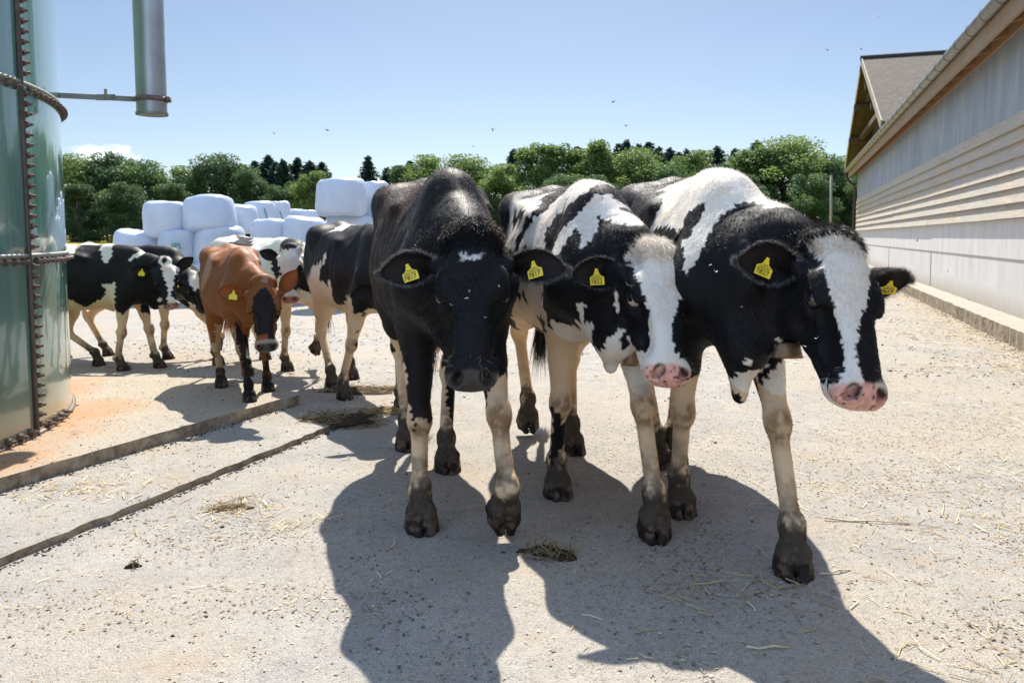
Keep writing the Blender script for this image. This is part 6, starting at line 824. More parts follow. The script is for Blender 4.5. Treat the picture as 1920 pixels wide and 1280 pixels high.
SEEDS['e'] = '60,16,72,1;73,12,65,1;51,12,109,0;13,-14,62,0;30,8,114,0;55,8,104,3;65,17,79,1;-72,-18,46,4;23,-8,49,1;74,4,62,1;-65,16,6,0;-59,-18,25,4;-3,17,17,0;76,8,57,1;42,-1,6,1;77,7,53,0;40,-8,4,1;74,15,56,1;57,9,102,0;60,-1,89,0;60,12,98,0;-4,22,17,1;57,-2,76,0;-72,-18,42,4;25,-8,36,4;63,2,61,1;16,-12,59,4;16,-5,60,0;63,16,61,0;50,21,72,0;60,19,77,0;63,17,63,0;-71,-19,47,0;-2,19,32,1;75,7,61,0;30,-6,23,0;55,12,105,3;59,11,99,0;65,16,84,1;18,-11,54,4;-39,-12,5,4;-69,-15,54,4;76,15,54,0;58,7,99,0;15,-13,61,4;60,2,91,1;-3,17,22,1;13,8,119,0;76,15,51,0;-2,16,29,0;74,14,48,0;-96,15,39,0;62,-3,84,0;16,-8,62,1;76,10,59,1;56,11,103,3;63,-2,80,1;-3,16,25,0;-40,20,119,3;18,-11,57,4;59,3,96,0;71,13,66,1;60,9,98,1;58,0,67,1;-2,17,26,1;38,8,110,0;14,-13,56,4;75,9,62,1;-91,14,35,1;24,-9,46,4;36,2,68,0;27,-7,29,0;32,-5,24,1;29,-6,28,1;-65,-19,29,0;-68,-21,57,0;60,18,75,1;53,8,108,3;33,-6,20,1;51,7,109,3;-69,-18,52,4;63,-2,82,1;45,-1,3,1;27,-7,32,0;19,8,116,0;25,-8,42,1;77,7,55,0;-73,-19,41,0;63,14,90,1;38,0,12,1;-95,12,45,0;70,14,69,1;16,-9,63,1;-67,-18,55,4;41,1,7,0;74,11,63,1;13,-3,59,0;35,10,111,3;59,0,93,0;63,15,88,1;74,7,47,1;53,11,108,3;1,17,36,0;77,8,51,1;-69,-13,55,4;19,-8,55,1;65,17,83,0;16,-12,55,0;72,13,64,1;25,-8,45,1;-67,-19,59,0;-43,19,120,3;62,15,91,0;62,13,92,1;-93,13,38,1;60,6,96,1;62,16,67,0;11,7,122,3;76,13,55,1;8,6,125,3;45,0,1,0;57,0,72,1;-70,-18,49,4;-37,-13,2,4;25,-8,39,4;43,1,5,0;15,-10,65,1;73,13,49,1;-63,-18,28,4;18,-9,58,1;59,0,65,0;61,12,95,1;-72,-19,44,0;74,3,61,0;-2,20,16,0;54,7,107,0;39,0,10,1;59,2,94,0;61,-1,86,0;61,0,87,1;60,0,90,1;65,19,80,0;29,-6,31,1;-67,-16,57,0;74,6,62,1;25,-9,43,4;61,14,94,0;-96,14,41,1;65,17,86,0;28,-6,34,1;-4,16,19,1;-2,17,31,0;-68,-19,54,0;24,-8,33,4;-69,-19,51,0;30,-6,26,0;76,13,52,1;77,8,54,1;76,7,50,0;17,-9,61,1;55,6,103,0;26,-7,38,1;27,-7,35,1;22,-9,50,1;25,-7,40,1;7,12,115,3;37,0,15,1;-71,-12,56,0;55,13,104,0;-68,-18,32,4;76,6,49,0;62,-3,81,0;39,-8,6,1;-66,-17,31,4;-62,-19,27,0;57,-1,75,1;64,16,87,0;33,9,113,0;16,-10,62,0;61,11,96,1;75,5,61,0;-41,21,117,0;73,13,61,1;58,4,98,0;64,20,82,0;-39,21,114,3;-61,13,6,1;41,2,6,0;77,6,54,0;36,11,110,3;-2,19,25,1;33,0,19,1;-37,18,117,3;55,14,105,0;26,-5,39,1;27,-6,36,1;74,14,57,1;15,-11,63,0;-37,19,116,3;-36,20,111,3;31,-4,26,1;-73,-16,41,4;-2,19,29,1;59,-2,90,0;74,5,47,0;40,-7,8,1;53,13,108,0;-72,-16,44,4;19,5,118,0;59,21,76,0;73,1,59,0;38,0,69,0;74,10,52,1;-1,16,32,0;-5,15,26,0;54,5,105,0;14,-10,67,0;46,-5,0,1;15,-9,66,0;63,-1,78,1;-68,-13,58,0;49,5,109,0;18,-7,56,1;-42,23,110,3;57,13,101,0;36,7,111,0;20,-8,52,1;43,-2,5,1;-37,-14,4,4;60,21,78,0;76,11,49,1;63,0,84,1;65,15,86,1;56,-3,78,0;76,10,50,1;55,9,105,3;-2,19,15,0;-3,19,19,1;19,-7,54,1;41,-2,9,1;-72,-12,53,4;76,7,58,0;72,12,68,1;11,1,125,0;75,11,60,1;42,2,3,0;59,1,69,1;72,2,63,1;38,-1,14,1;-88,14,32,1;58,10,100,0;63,17,90,0;-61,-17,27,4;74,8,63,1;13,4,122,0;77,6,52,0;39,-1,11,1;28,-5,32,1;61,-4,82,0;63,0,81,1;33,-4,23,1;-2,21,14,0;-3,16,16,0;26,-7,43,1;74,16,52,0;52,10,109,3;25,-6,46,1;-100,17,40,0;56,-2,74,0;26,2,64,0;65,15,83,1;66,16,81,1;55,10,104,3;16,-4,56,1;60,1,66,1;75,4,59,0;-97,15,43,0;-64,15,8,1;12,-14,59,4;14,-11,66,0;58,1,95,0;41,-7,5,1;75,6,59,0;76,8,49,1;14,5,121,0;-66,15,11,1;61,4,94,1;-35,-14,1,4;76,12,54,1;69,14,71,1;35,-6,17,1;77,10,55,1;44,-2,1,1;11,-1,125,0;17,-5,58,1;30,-5,30,1;65,19,84,0;-95,12,40,1;19,-11,50,4;-66,-18,60,0;61,16,76,1;60,-4,85,0;-70,-16,50,4;24,-9,40,4;37,-6,10,1;37,-6,13,1;1,9,123,3;55,-3,75,0;-53,26,108,3;61,1,63,1;60,-2,87,0;63,18,88,0;52,6,108,0;14,-13,65,0;69,1,66,1;64,14,87,1;-39,-14,8,4;15,-7,65,0;-65,-16,29,4;60,8,96,1;74,5,63,1;76,6,57,0;76,11,58,1;56,14,103,0;61,1,74,1;61,1,89,1;31,-5,27,1;-73,-18,39,4;60,3,93,1;5,10,120,3;59,-1,91,0;63,16,64,0;59,1,71,1;60,13,96,0;-71,-16,47,4;15,-6,63,0;17,-7,59,1;37,-1,17,1;62,1,86,1;-40,-18,10,4;64,3,82,1;32,-3,66,0;16,-10,72,0;-54,-17,21,4;53,18,97,0;70,10,73,1;52,2,105,0;-65,-19,65,0;33,3,113,0;36,-5,79,0;8,-6,123,0;71,3,51,0;0,18,10,0;63,5,89,1;37,-4,83,0;53,18,104,0;72,6,67,1;75,1,56,0;9,-16,69,0;-37,-18,4,4;65,11,83,1;37,-5,73,0;51,0,99,0;15,-2,121,0;-67,-12,63,0;67,12,79,1;68,4,75,1;64,10,87,1;37,3,109,0;70,3,71,1;-46,-18,18,4;50,-2,95,0;-71,11,22,1;55,20,93,0;66,3,78,1;-42,-17,14,4;63,9,91,1;39,-3,87,0;22,1,117,0;4,16,2,0;-11,-18,100,0;-14,-14,113,0;-32,-25,87,0;-37,-22,108,0;27,-14,89,0;-41,-26,96,0;-39,-19,118,0;18,-20,85,0;33,-6,101,0;22,-14,99,0;23,-7,108,0;-22,-11,121,0;-48,-25,77,0;16,-21,93,0;27,-11,81,0;-53,-26,108,3;-32,25,87,0;-48,25,77,0;-135,10,112,0;-142,6,100,0;-110,22,105,0;-125,16,90,0;-90,27,110,0;-120,20,78,0;-100,20,125,0;-135,-10,112,0;-142,-6,100,0;-110,-22,105,0;-125,-16,90,0;-90,-27,110,0;-120,-20,78,0;-100,-20,125,0'
SEEDS['f'] = '34,-6,94,1;-51,-22,120,0;24,-34,119,0;41,-25,107,0;-91,-27,111,0;33,-27,122,1;34,-5,97,0;-88,-27,110,0;31,-32,119,0;29,-40,106,0;33,-7,96,1;-16,-19,103,0;40,-31,97,1;-89,-11,129,0;40,-34,94,0;36,-4,76,0;-52,-17,123,1;-17,-17,107,0;27,-12,79,0;42,-35,90,0;40,-29,106,0;-82,-8,129,1;33,-7,78,0;30,-10,81,1;41,-29,103,1;37,-19,108,0;-84,-23,124,0;-18,-15,112,0;28,-8,108,1;32,-6,100,0;35,-3,84,1;13,-2,123,1;27,-40,107,0;29,-5,106,0;-86,-26,118,0;-14,-16,109,1;-81,-26,111,1;24,-15,82,1;9,-1,126,1;32,-29,122,1;-9,-20,94,0;31,-30,121,0;-58,-22,120,1;43,-36,85,1;26,-36,95,0;32,-20,123,1;-51,-20,121,0;36,-5,90,1;39,-30,84,1;-88,-27,113,1;-76,-26,113,1;-15,-17,106,1;-83,-25,121,1;29,-32,121,1;36,-26,82,0;-68,-25,115,1;-81,-20,126,1;-86,-26,114,1;28,-33,119,0;31,-39,99,0;29,-40,100,0;-54,-12,126,0;-62,-24,116,0;-81,-22,124,1;-82,-23,123,1;31,-6,103,1;36,-3,79,1;-70,-25,113,0;41,-33,91,1;28,-41,101,1;25,-14,81,0;-55,-21,121,1;-79,-14,128,1;-9,-12,120,1;-83,-17,128,0;19,-36,109,1;-63,-5,129,0;27,-5,109,0;-60,-9,128,1;40,-30,104,0;40,-32,100,0;-20,-17,109,0;35,-5,77,1;22,-10,122,0;-13,-19,101,1;-83,-27,110,0;32,-8,79,1;40,-32,96,0;40,-30,101,1;-53,-14,124,1;-67,-24,116,1;-19,-16,110,1;-4,-20,89,0;30,-8,105,1;27,-14,82,1;4,-22,92,0;-88,-27,116,0;-12,-20,97,0;36,-5,93,0;-86,-27,111,1;-8,-19,95,1;31,-9,78,0;-11,-19,100,1;34,-6,76,0;-63,-24,115,0;-86,-3,131,1;-72,-26,111,0;30,-40,103,0;-11,-10,123,1;33,-28,121,0;26,-34,121,1;35,-26,121,0;25,-37,97,1;-60,-23,118,1;17,-37,112,0;-13,-11,121,0;-51,-4,129,0;-7,-19,92,1;42,-34,88,1;11,2,125,0;42,-37,87,0;-55,-23,118,0;34,-24,122,0;35,-6,91,1;28,-41,104,1;30,-12,107,1;-77,-27,110,0;-84,-22,126,0;-84,-25,119,0;-1,-20,91,0;30,-30,124,1;33,-25,124,1;-8,-18,98,1;-19,-18,106,0;-85,-25,123,0;32,-8,99,1;41,-29,100,1;-85,-27,108,0;-68,-6,129,1;-67,-26,111,0;-8,-13,117,0;31,-39,104,0;-47,-19,121,0;39,-33,101,0;44,-33,81,0;33,-7,81,1;-63,-23,120,1;31,-9,100,1;28,-11,77,0;40,-34,97,0;-76,-18,126,1;40,-36,93,0;-87,-26,121,0;39,-31,103,0;38,-27,85,1;39,-30,94,1;41,-28,104,1;-12,-18,103,1;-9,-20,90,0;26,-6,111,0;41,-39,86,0;7,-1,128,1;30,-4,105,0;-58,-13,126,1;-85,-19,128,0;32,-4,102,0;-14,-20,98,0;24,-34,122,1;-46,-6,128,0;-82,-25,118,1;32,-8,76,0;-58,-24,115,0;-12,-12,118,0;-5,-19,94,1;33,-30,119,0;34,-17,105,1;28,-39,109,0;39,-30,89,1;43,-37,83,0;42,-38,84,0;-7,-17,101,1;28,-2,108,0;37,-17,110,0;36,-5,74,0;-74,-25,115,1;35,-4,82,1;-22,-16,112,0;32,-27,124,1;-64,-1,131,0;17,-11,125,1;-91,-27,114,0;-15,-11,120,0;-21,-15,114,0;31,-40,101,0;23,-37,98,1;27,-34,118,0;-79,-27,108,0;38,-21,110,0;30,-33,118,0;22,-14,79,0;-23,-17,110,0;-65,-23,118,1;34,-7,93,1;-56,-9,128,0;-11,-20,92,0;40,-26,109,0;30,-31,122,1;-17,-20,101,0;-80,-24,119,1;33,-39,97,0;22,-36,110,0;11,3,123,0;-65,-25,113,0;29,-12,82,1;27,-33,122,1;-48,-16,123,0;34,-6,79,1;-49,-13,124,0;-84,-26,113,1;-57,-23,116,0;-11,-16,106,1;-77,-21,124,1;-8,-16,104,1;-93,-27,113,0;21,-8,120,0;-47,-21,120,0;-72,-24,116,1;37,-26,95,1;-44,-3,129,0;34,-22,120,0;-55,-19,123,1;35,-4,85,1;-57,-16,124,1;-84,-26,116,1;-89,-14,129,0;27,-15,84,1;34,-27,119,0;-17,-10,123,0;15,-1,122,0;-3,-21,84,0;-102,-27,113,0;35,-37,101,0;30,-18,90,1;32,-35,113,0;37,-27,115,0;37,-39,91,0;-67,-27,107,0;20,-2,115,0;-45,-22,115,0;21,-11,74,0;7,-22,86,0;-24,-20,106,0;31,-12,87,1;39,-22,98,1;-80,-28,103,0;35,-5,70,0;-28,-19,110,0;-17,-22,93,0;-23,-11,121,0;32,-11,94,1;28,-13,116,0;46,-35,77,0;35,-31,115,0;29,-8,71,0;-40,-12,123,0;-56,-25,110,0;33,-8,87,1;38,-30,110,0;-23,-21,101,0;34,-36,106,0;-93,-27,121,0;-96,-27,106,0;1,-6,128,1;-12,-20,86,0;37,-37,97,0;-29,-16,115,0;-34,-9,124,0;-92,-24,128,0;-51,-24,112,0;43,-39,78,0;40,-41,81,0;-39,-20,117,0;-44,-27,91,0;-4,-14,26,0;-43,-21,72,0;-88,-30,65,0;-33,-13,67,0;-86,-30,7,0;-35,-24,102,0;-111,-31,52,0;-5,-15,13,0;-107,-30,42,0;-79,-30,92,0;-61,-29,87,0;-27,-21,77,0;0,-15,37,0;2,-16,64,0;-90,-38,6,0;-97,-30,80,0;-76,-30,76,0;-29,-24,87,0;-57,-26,78,0;-95,-27,55,0;-73,-1,57,0;0,-8,8,0;-116,16,59,0;0,-11,46,0;-99,-30,91,0;-7,-20,72,0;-47,-27,101,0;-137,-17,115,0;-102,-30,33,0;17,11,58,0;-60,-29,97,0;-105,20,44,0;8,13,24,0;-119,-22,65,0;-51,22,120,0;-89,11,129,0;-84,23,124,0;-58,22,120,1;-76,26,113,1;-81,20,126,1;-62,24,116,0;-70,25,113,0;-83,17,128,0;-53,14,124,1;-86,27,111,1;-60,23,118,1;-84,22,126,0;-85,27,108,0;-63,23,120,1;-58,13,126,1;-58,24,115,0;-79,27,108,0;-80,24,119,1;-49,13,124,0;-77,21,124,1;-72,24,116,1;-84,26,116,1;-67,27,107,0;-80,28,103,0;-40,12,123,0;-93,27,121,0;-34,9,124,0;-39,20,117,0;-33,13,67,0;-61,29,87,0;-76,30,76,0;-99,30,91,0;-137,17,115,0;-5,-11,2,0;-5,-11,10,0;-5,-11,20,0;-5,-11,30,0;-5,-11,40,0;-5,-11,50,0;-1,18,2,0;-1,18,10,0;-1,18,20,0;-1,18,30,0;-1,18,40,0;-1,18,50,0;-92,-33,2,0;-92,-33,10,0;-92,-33,20,0;-92,-33,30,0;-92,-33,40,0;-92,-33,50,0;-87,20,2,0;-87,20,10,0;-87,20,20,0;-87,20,30,0;-87,20,40,0;-87,20,50,0'
SEEDS['g'] = '-16,-21,87,1;62,-32,78,0;51,-29,96,1;-10,-16,63,1;46,-26,107,1;-54,-21,121,0;-16,-8,126,0;-49,-20,70,1;8,-11,119,1;-51,-23,74,1;54,-32,88,0;-9,-20,87,1;-9,-18,67,0;64,-33,73,1;58,-26,92,1;-16,-13,114,0;-9,-20,83,1;-9,-20,72,1;-7,-21,80,0;-53,-18,123,1;-8,-21,79,1;7,-13,116,1;59,-30,84,0;59,-32,83,0;-44,-17,68,0;5,-14,113,0;-28,-8,126,1;9,-9,123,0;-19,-22,90,1;55,-13,106,1;4,5,63,1;49,-28,102,1;43,-23,113,1;16,-6,123,1;-19,-22,93,0;-24,-12,121,1;58,-34,82,1;50,-28,99,1;16,-13,118,0;32,-7,69,0;55,-36,80,0;13,-7,123,1;-16,-21,90,1;31,-16,116,0;31,-9,76,0;56,-33,85,1;-57,-19,123,1;11,7,56,1;-28,-18,72,1;-1,-17,62,0;-36,-16,68,1;62,-33,75,1;-5,-18,59,1;-20,-19,77,1;31,-3,66,1;-7,-21,75,0;-15,-20,83,1;9,-14,115,0;-18,-22,92,0;11,-10,121,1;56,-37,75,0;-55,-26,77,0;34,-9,78,0;57,-36,78,1;-14,-11,121,0;55,-38,72,0;-41,-14,66,1;11,-13,116,0;8,-6,69,0;59,-22,99,0;2,-13,116,0;5,4,67,1;-21,-14,114,1;-22,-19,75,1;-51,-22,72,1;49,-31,76,0;-36,-18,70,0;57,-21,102,1;-17,-20,82,1;47,-28,104,0;-19,-15,113,1;54,-36,67,1;0,-16,63,0;11,-6,124,0;7,5,60,0;-10,-20,90,1;12,10,58,0;-47,-18,68,1;4,-13,118,0;57,-18,103,0;35,-6,71,0;58,-31,86,1;46,-22,113,0;-44,-15,66,1;-55,-24,74,1;47,-29,101,0;-16,-11,119,1;-18,-22,88,1;60,-33,80,0;-23,-14,116,1;-32,-17,70,1;-7,-19,65,0;32,-8,73,1;3,-15,111,0;45,-23,112,1;-9,-20,92,1;53,-38,69,1;1,-14,115,0;-28,-11,123,0;29,-9,75,0;4,5,60,1;-18,-16,110,0;-4,-18,57,1;55,-35,69,1;6,5,61,0;-17,-9,124,1;0,-15,113,0;6,-14,115,1;-11,-18,68,1;56,-20,90,0;-22,-16,113,0;2,5,61,1;-7,-19,90,0;52,-18,110,1;42,-25,110,0;1,-15,62,1;-7,-20,85,0;-15,-21,88,1;-25,-13,118,0;-44,-19,70,0;-52,-25,75,0;52,-29,94,1;9,5,58,1;-19,-20,80,0;52,-32,89,0;-58,-21,121,0;59,-28,88,0;6,5,65,0;-15,-12,116,0;58,-24,95,0;20,-10,121,0;16,-10,121,1;28,-4,66,0;47,-29,78,0;-14,-12,118,0;45,-26,108,0;51,-37,70,0;-24,-18,73,1;2,3,67,1;53,-31,91,1;13,-3,124,1;-2,-18,60,0;-41,-17,68,0;-7,-18,60,1;-12,-20,92,0;2,-13,63,1;-51,-22,120,0;13,-11,119,1;19,-12,119,0;-20,-16,111,0;5,-12,119,0;-21,-20,78,0;55,-34,83,0;51,-19,112,1;4,-13,66,0;-25,-19,75,0;12,-12,118,1;-8,-20,70,0;57,-29,89,1;51,-31,93,0;-13,-21,90,1;49,-29,97,0;63,-31,76,0;-46,-21,72,0;50,-10,111,0;57,-25,97,1;-48,-23,74,0;45,-27,105,0;-17,-15,111,0;-50,-20,121,0;7,-10,70,0;29,-15,118,0;-21,-22,92,0;43,-27,107,0;-11,-20,75,1;-22,-23,90,0;-5,-22,77,0;53,-34,85,0;10,6,55,1;56,-21,85,0;-17,-12,118,1;54,-36,78,0;-3,-8,126,0;-22,-13,118,1;0,-8,126,0;-32,-8,126,0;-19,-8,126,1;-5,-19,2,1;9,6,61,0;48,-22,112,1;-13,-10,123,0;7,5,56,1;-24,-15,115,0;10,-2,126,0;12,-9,71,0;5,-13,68,0;59,-36,75,1;-41,-19,70,0;6,5,58,1;-25,-10,124,1;-1,-18,2,1;-18,-10,123,1;7,-15,111,0;-50,-17,123,0;-21,-22,89,0;-27,-13,119,0;-50,-25,77,0;56,-26,96,1;56,-19,105,1;27,-6,68,0;-16,-20,80,1;48,-27,105,1;24,-2,64,0;-10,-20,85,1;-18,-13,116,1;-15,-21,92,0;30,-8,71,0;-55,-22,120,0;-12,-20,88,1;-5,-18,62,0;-7,-8,126,0;54,-29,92,1;13,-14,115,0;-54,-22,72,1;-47,-12,64,1;7,5,67,0;-30,-19,73,0;-34,-19,72,0;-6,-20,69,0;46,-29,102,0;34,-8,75,1;61,-34,77,1;54,-35,82,0;-14,-20,85,1;-23,-20,77,0;12,-5,69,0;-9,-19,95,0;-1,-17,58,1;0,-16,60,1;52,-14,108,1;-7,-19,93,0;56,-21,103,1;-36,-13,66,1;-44,-11,64,1;-19,-22,87,0;-5,-21,82,0;52,-28,97,1;7,5,63,0;50,-32,91,0;56,-23,100,1;-10,-20,82,1;-13,-21,93,0;-18,-21,84,0;-16,-21,93,0;48,-31,96,0;40,-23,113,0;2,-16,110,0;57,-19,94,0;11,8,60,0;47,-24,110,1;-55,-26,107,0;14,-13,116,0;-5,-21,72,0;12,9,54,1;60,-34,78,1;8,-14,113,0;56,-31,88,1;-18,-19,78,1;55,-31,89,1;-26,-15,116,0;50,-30,94,0;-31,-15,68,1;2,-16,65,0;-5,-20,87,0;50,-27,104,1;-20,-21,82,0;-5,-19,92,0;-49,-24,75,0;57,-36,70,1;-14,-16,70,1;3,4,65,1;10,-11,71,0;-12,-11,119,0;-47,-15,66,1;-19,-7,66,1;-52,-22,118,0;6,-11,121,0;58,-37,74,1;-10,-20,93,0;-54,-28,102,0;-54,-29,94,0;-54,-27,82,0;-6,-14,113,0;33,-20,112,0;-5,-18,52,1;-19,-21,98,0;-17,-18,105,0;25,-10,75,0;43,-25,84,0;44,-32,96,0;-54,-29,89,0;13,9,49,1;-49,-27,82,0;-21,-12,68,1;41,-29,102,0;-9,-18,100,0;2,-19,70,0;-51,-24,113,0;-3,-17,7,1;-32,-14,119,0;-5,-11,121,0;-40,-23,75,0;44,-28,91,0;14,-16,77,0;-56,-24,113,0;-11,-14,111,0;7,-18,74,0;10,10,66,0;14,-16,110,0;-33,-22,77,0;-13,-17,106,0;-58,-17,66,1;10,5,50,1;-29,-11,66,1;31,-12,81,0;1,-22,84,0;7,-17,106,0;-24,-19,108,0;-24,-23,97,0;-36,-10,124,0;1,-22,77,0;3,-18,105,0;1,-21,89,0;23,-16,115,0;-50,-26,107,0;61,-35,69,1;-25,-22,82,0;-3,-16,108,0;-55,-13,64,1;-27,-24,90,0;-46,-15,123,0;-45,-22,116,0;-13,-20,98,0;-44,-25,79,0;-1,-15,53,1;-7,-19,7,1;36,-22,107,0;-2,-18,98,0;-46,11,4,1;-29,-18,113,0;19,-12,75,0;-49,-27,99,0;27,-14,82,0;-7,-15,20,1;23,5,12,1;15,5,29,1;-33,-24,100,0;20,-20,93,0;20,1,2,1;12,-22,97,0;13,4,14,1;-41,-24,107,0;8,6,39,1;-40,-27,89,0;13,-22,87,0;-9,-17,42,1;23,-18,103,0;-16,21,87,1;-49,20,70,1;-9,18,67,0;-9,20,72,1;-8,21,79,1;-19,22,90,1;-16,21,90,1;-36,16,68,1;-15,20,83,1;-14,11,121,0;-22,19,75,1;-17,20,82,1;-47,18,68,1;-16,11,119,1;-32,17,70,1;-18,16,110,0;-22,16,113,0;-15,21,88,1;-52,25,75,0;-15,12,116,0;-41,17,68,0;-20,16,111,0;-8,20,70,0;-48,23,74,0;-21,22,92,0;-5,22,77,0;-32,8,126,0;-24,15,115,0;-18,10,123,1;-27,13,119,0;-10,20,85,1;-55,22,120,0;-30,19,73,0;-14,20,85,1;-19,22,87,0;-13,21,93,0;-55,26,107,0;-26,15,116,0;-49,24,75,0;-52,22,118,0;-54,29,94,0;-17,18,105,0;-21,12,68,1;-32,14,119,0;-33,22,77,0;-29,11,66,1;-36,10,124,0;-25,22,82,0;-45,22,116,0;-29,18,113,0;-41,24,107,0;-9,-14,2,1;-9,-14,10,1;-9,-14,20,1;-9,-14,30,1;-9,-14,40,1;-9,-14,50,1;20,7,2,1;20,7,10,1;20,7,20,1;20,7,30,1;20,7,40,1;20,7,50,1;-130,-15,2,1;-130,-15,10,1;-130,-15,20,1;-130,-15,30,1;-130,-15,40,1;-130,-15,50,1;-53,15,2,1;-53,15,10,1;-53,15,20,1;-53,15,30,1;-53,15,40,1;-53,15,50,1'
SEEDS['h'] = '46,-34,64,1;18,4,62,0;44,-34,67,0;42,-32,69,0;48,-37,82,1;17,6,58,0;50,-34,82,0;27,5,55,1;45,-38,84,0;49,-35,62,0;44,-36,87,1;39,-32,71,0;46,-36,85,1;50,-36,80,0;53,-40,61,0;20,4,60,1;24,-3,65,1;30,4,53,1;23,-4,66,0;49,-35,84,1;51,-37,64,0;22,5,62,1;24,5,58,1;49,-36,66,0;26,5,56,1;48,-37,78,0;41,-38,87,0;50,-32,85,1;18,8,56,1;47,-38,80,0;43,-38,85,0;16,4,64,0;16,5,60,0;30,6,45,1;23,-25,85,0;24,-26,90,0;20,-20,77,0;40,-37,78,0;10,4,66,0;52,-38,71,0;35,-36,87,0;32,-32,76,0;-2,-13,2,1;-2,-13,10,1;-2,-13,20,1;-2,-13,30,1;-2,-13,40,1;-2,-13,50,1;47,5,2,1;47,5,10,1;47,5,20,1;47,5,30,1;47,5,40,1;47,5,50,1;-124,-19,2,1;-124,-19,10,1;-124,-19,20,1;-124,-19,30,1;-124,-19,40,1;-124,-19,50,1;-87,5,2,1;-87,5,10,1;-87,5,20,1;-87,5,30,1;-87,5,40,1;-87,5,50,1'
# ------------------------------------------------------------------ the herd
PINK = (.66, .35, .28)
def black_cow_marks(S, va, a, b, c, head, col, hl):
    # short white flash on the forehead
    nn = (vnoise(va, 130, 3) - .5) * .022; ww = sstep(.036 + nn - np.abs(b + .0), 0, .008) * sstep(.013 + nn * .9 - np.abs(a - .108 + .25 * np.abs(b)), 0, .007) * head * sstep(c, -.05, -.02)
    col += (np.array((.6, .57, .52)) - col) * ww[:, None]
COWS = {}
COWS['a'] = CowForm((-.22, 2.93), -80, 1.0,
    dict(FR=(-.325, 2.82, 0, 4), FL=(-.03, 2.76, .075, 0, 52), HR=(-.524, 3.93, 0), HL=(-.292, 3.56, 0)),
    (-.125, 2.50, 1.085), (-.117, 2.24, .575), (0, -1, .3), hs=1.0, withers=.02)
COWS['b'] = CowForm((.33, 3.10), -83, .98,
    dict(FR=(.19, 3.20, 0, 0), FL=(.50, 2.74, .02, -8, 18), HR=(.085, 4.22, .05, 0, 25), HL=(.303, 3.86, 0)),
    (.52, 2.76, 1.03), (.508, 2.42, .575), (.28, -1, .25), hs=1.02, brisket=.05)
COWS['c'] = CowForm((.76, 2.86), -91, 1.0,
    dict(FR=(.646, 2.99, 0, 0), FL=(.885, 2.44, 0, -10), HR=(.674, 3.62, 0), HL=(.765, 3.68, 0)),
    (1.01, 2.42, 1.065), (.975, 2.09, .575), (.27, -1, .2), hs=1.06, brisket=.12)
COWS['d'] = CowForm((-.82, 5.0), -62, .87,
    dict(FR=(-1.09, 5.16, 0), FL=(-.66, 4.78, 0), HR=(-1.26, 5.56, 0), HL=(-1.19, 5.9, 0)),
    (-.64, 4.45, .86), (-.56, 4.24, .47), (.3, -1, .3), hs=.98)
COWS['e'] = CowForm((-1.650, 4.913, .0885), -64, 0.687,
    dict(FR=(-1.549, 4.665, 0.088), FL=(-1.535, 4.977, 0.088), HR=(-1.879, 5.115, 0.088), HL=(-1.787, 5.362, 0.116)),
    (-1.434, 4.601, 0.822), (-1.379, 4.455, 0.478), (.30, -1, .25), hs=1.24, neck_r=.95)
COWS['f'] = CowForm((-1.70, 6.32), -38, .80,
    dict(FR=(-1.77, 6.26, 0), FL=(-1.60, 6.42, .14, 0, 50), HR=(-2.42, 6.55, 0), HL=(-2.13, 6.86, 0)),
    (-1.655, 5.98, .985), (-1.63, 5.83, .565), (0.12, -1, .25), hs=1.05)
COWS['g'] = CowForm((-3.03, 6.38), -4, .76,
    dict(FR=(-3.08, 6.28, 0), FL=(-2.85, 6.42, 0), HR=(-4.0, 6.33, 0), HL=(-3.40, 6.52, 0, 0, 12)),
    (-2.70, 6.20, .885), (-2.58, 6.05, .52), (.50, -1, .3), hs=1.06)
COWS['h'] = CowForm((-2.98, 6.98), -6, .75,
    dict(FR=(-2.98, 6.88, 0), FL=(-2.60, 6.98, .09, 0, 45), HR=(-3.9, 6.93, 0), HL=(-3.6, 7.08, 0)),
    (-2.70, 6.75, .76), (-2.50, 6.62, .40), (.8, -.7, .4), hs=1.0)
# ------------------------------------------------------------------ ground, slabs, kerb
def mat_yard():
    t = NT("worn_concrete_yard"); v = t.coord()
    big = t.noise(.55, 5, v); mid = t.noise(3.2, 6, v, .65); fine = t.noise(210, 2, v, .6); blot = t.noise(34, 4, v, .7)
    cell = t.xyz(t.vor(235, v, out="Color")); grit = t.vor(235, v)
    c = t.mix(t.rng(mid, .35, .65), (.275, .264, .243), (.385, .358, .31))
    c = t.mix(t.rng(big, .42, .66), c, (.38, .325, .25))
    c = t.mix(t.rng(cell[0], 0, 1, .36, 0), c, (.17, .16, .148))               # the stones of the surface, each its own grey
    c = t.mix(t.rng(cell[1], .90, .95, 0, .6), c, (.075, .07, .066))
    c = t.mix(t.rng(cell[2], .90, .97, 0, .35), c, (.58, .56, .52))
    c = t.mix(t.rng(blot, .50, .66, 0, .38), c, (.17, .15, .13))
    c = t.mix(t.rng(t.noise(1.9, 8, v, .75), .53, .64, 0, .6), c, (.33, .26, .18))   # dried mud
    c = t.mix(t.rng(t.noise(17, 7, v, .8), .585, .66, 0, .8), c, (.20, .135, .078))
    h = t.math('ADD', t.math('MULTIPLY', fine, .6), t.math('ADD', t.math('MULTIPLY', grit, -1.1), t.math('MULTIPLY', mid, 1.4)))
    t.bsdf(c, t.rng(fine, .3, .7, .72, .95), t.bump(h, .6, .005), spec=.25)
    return t.m
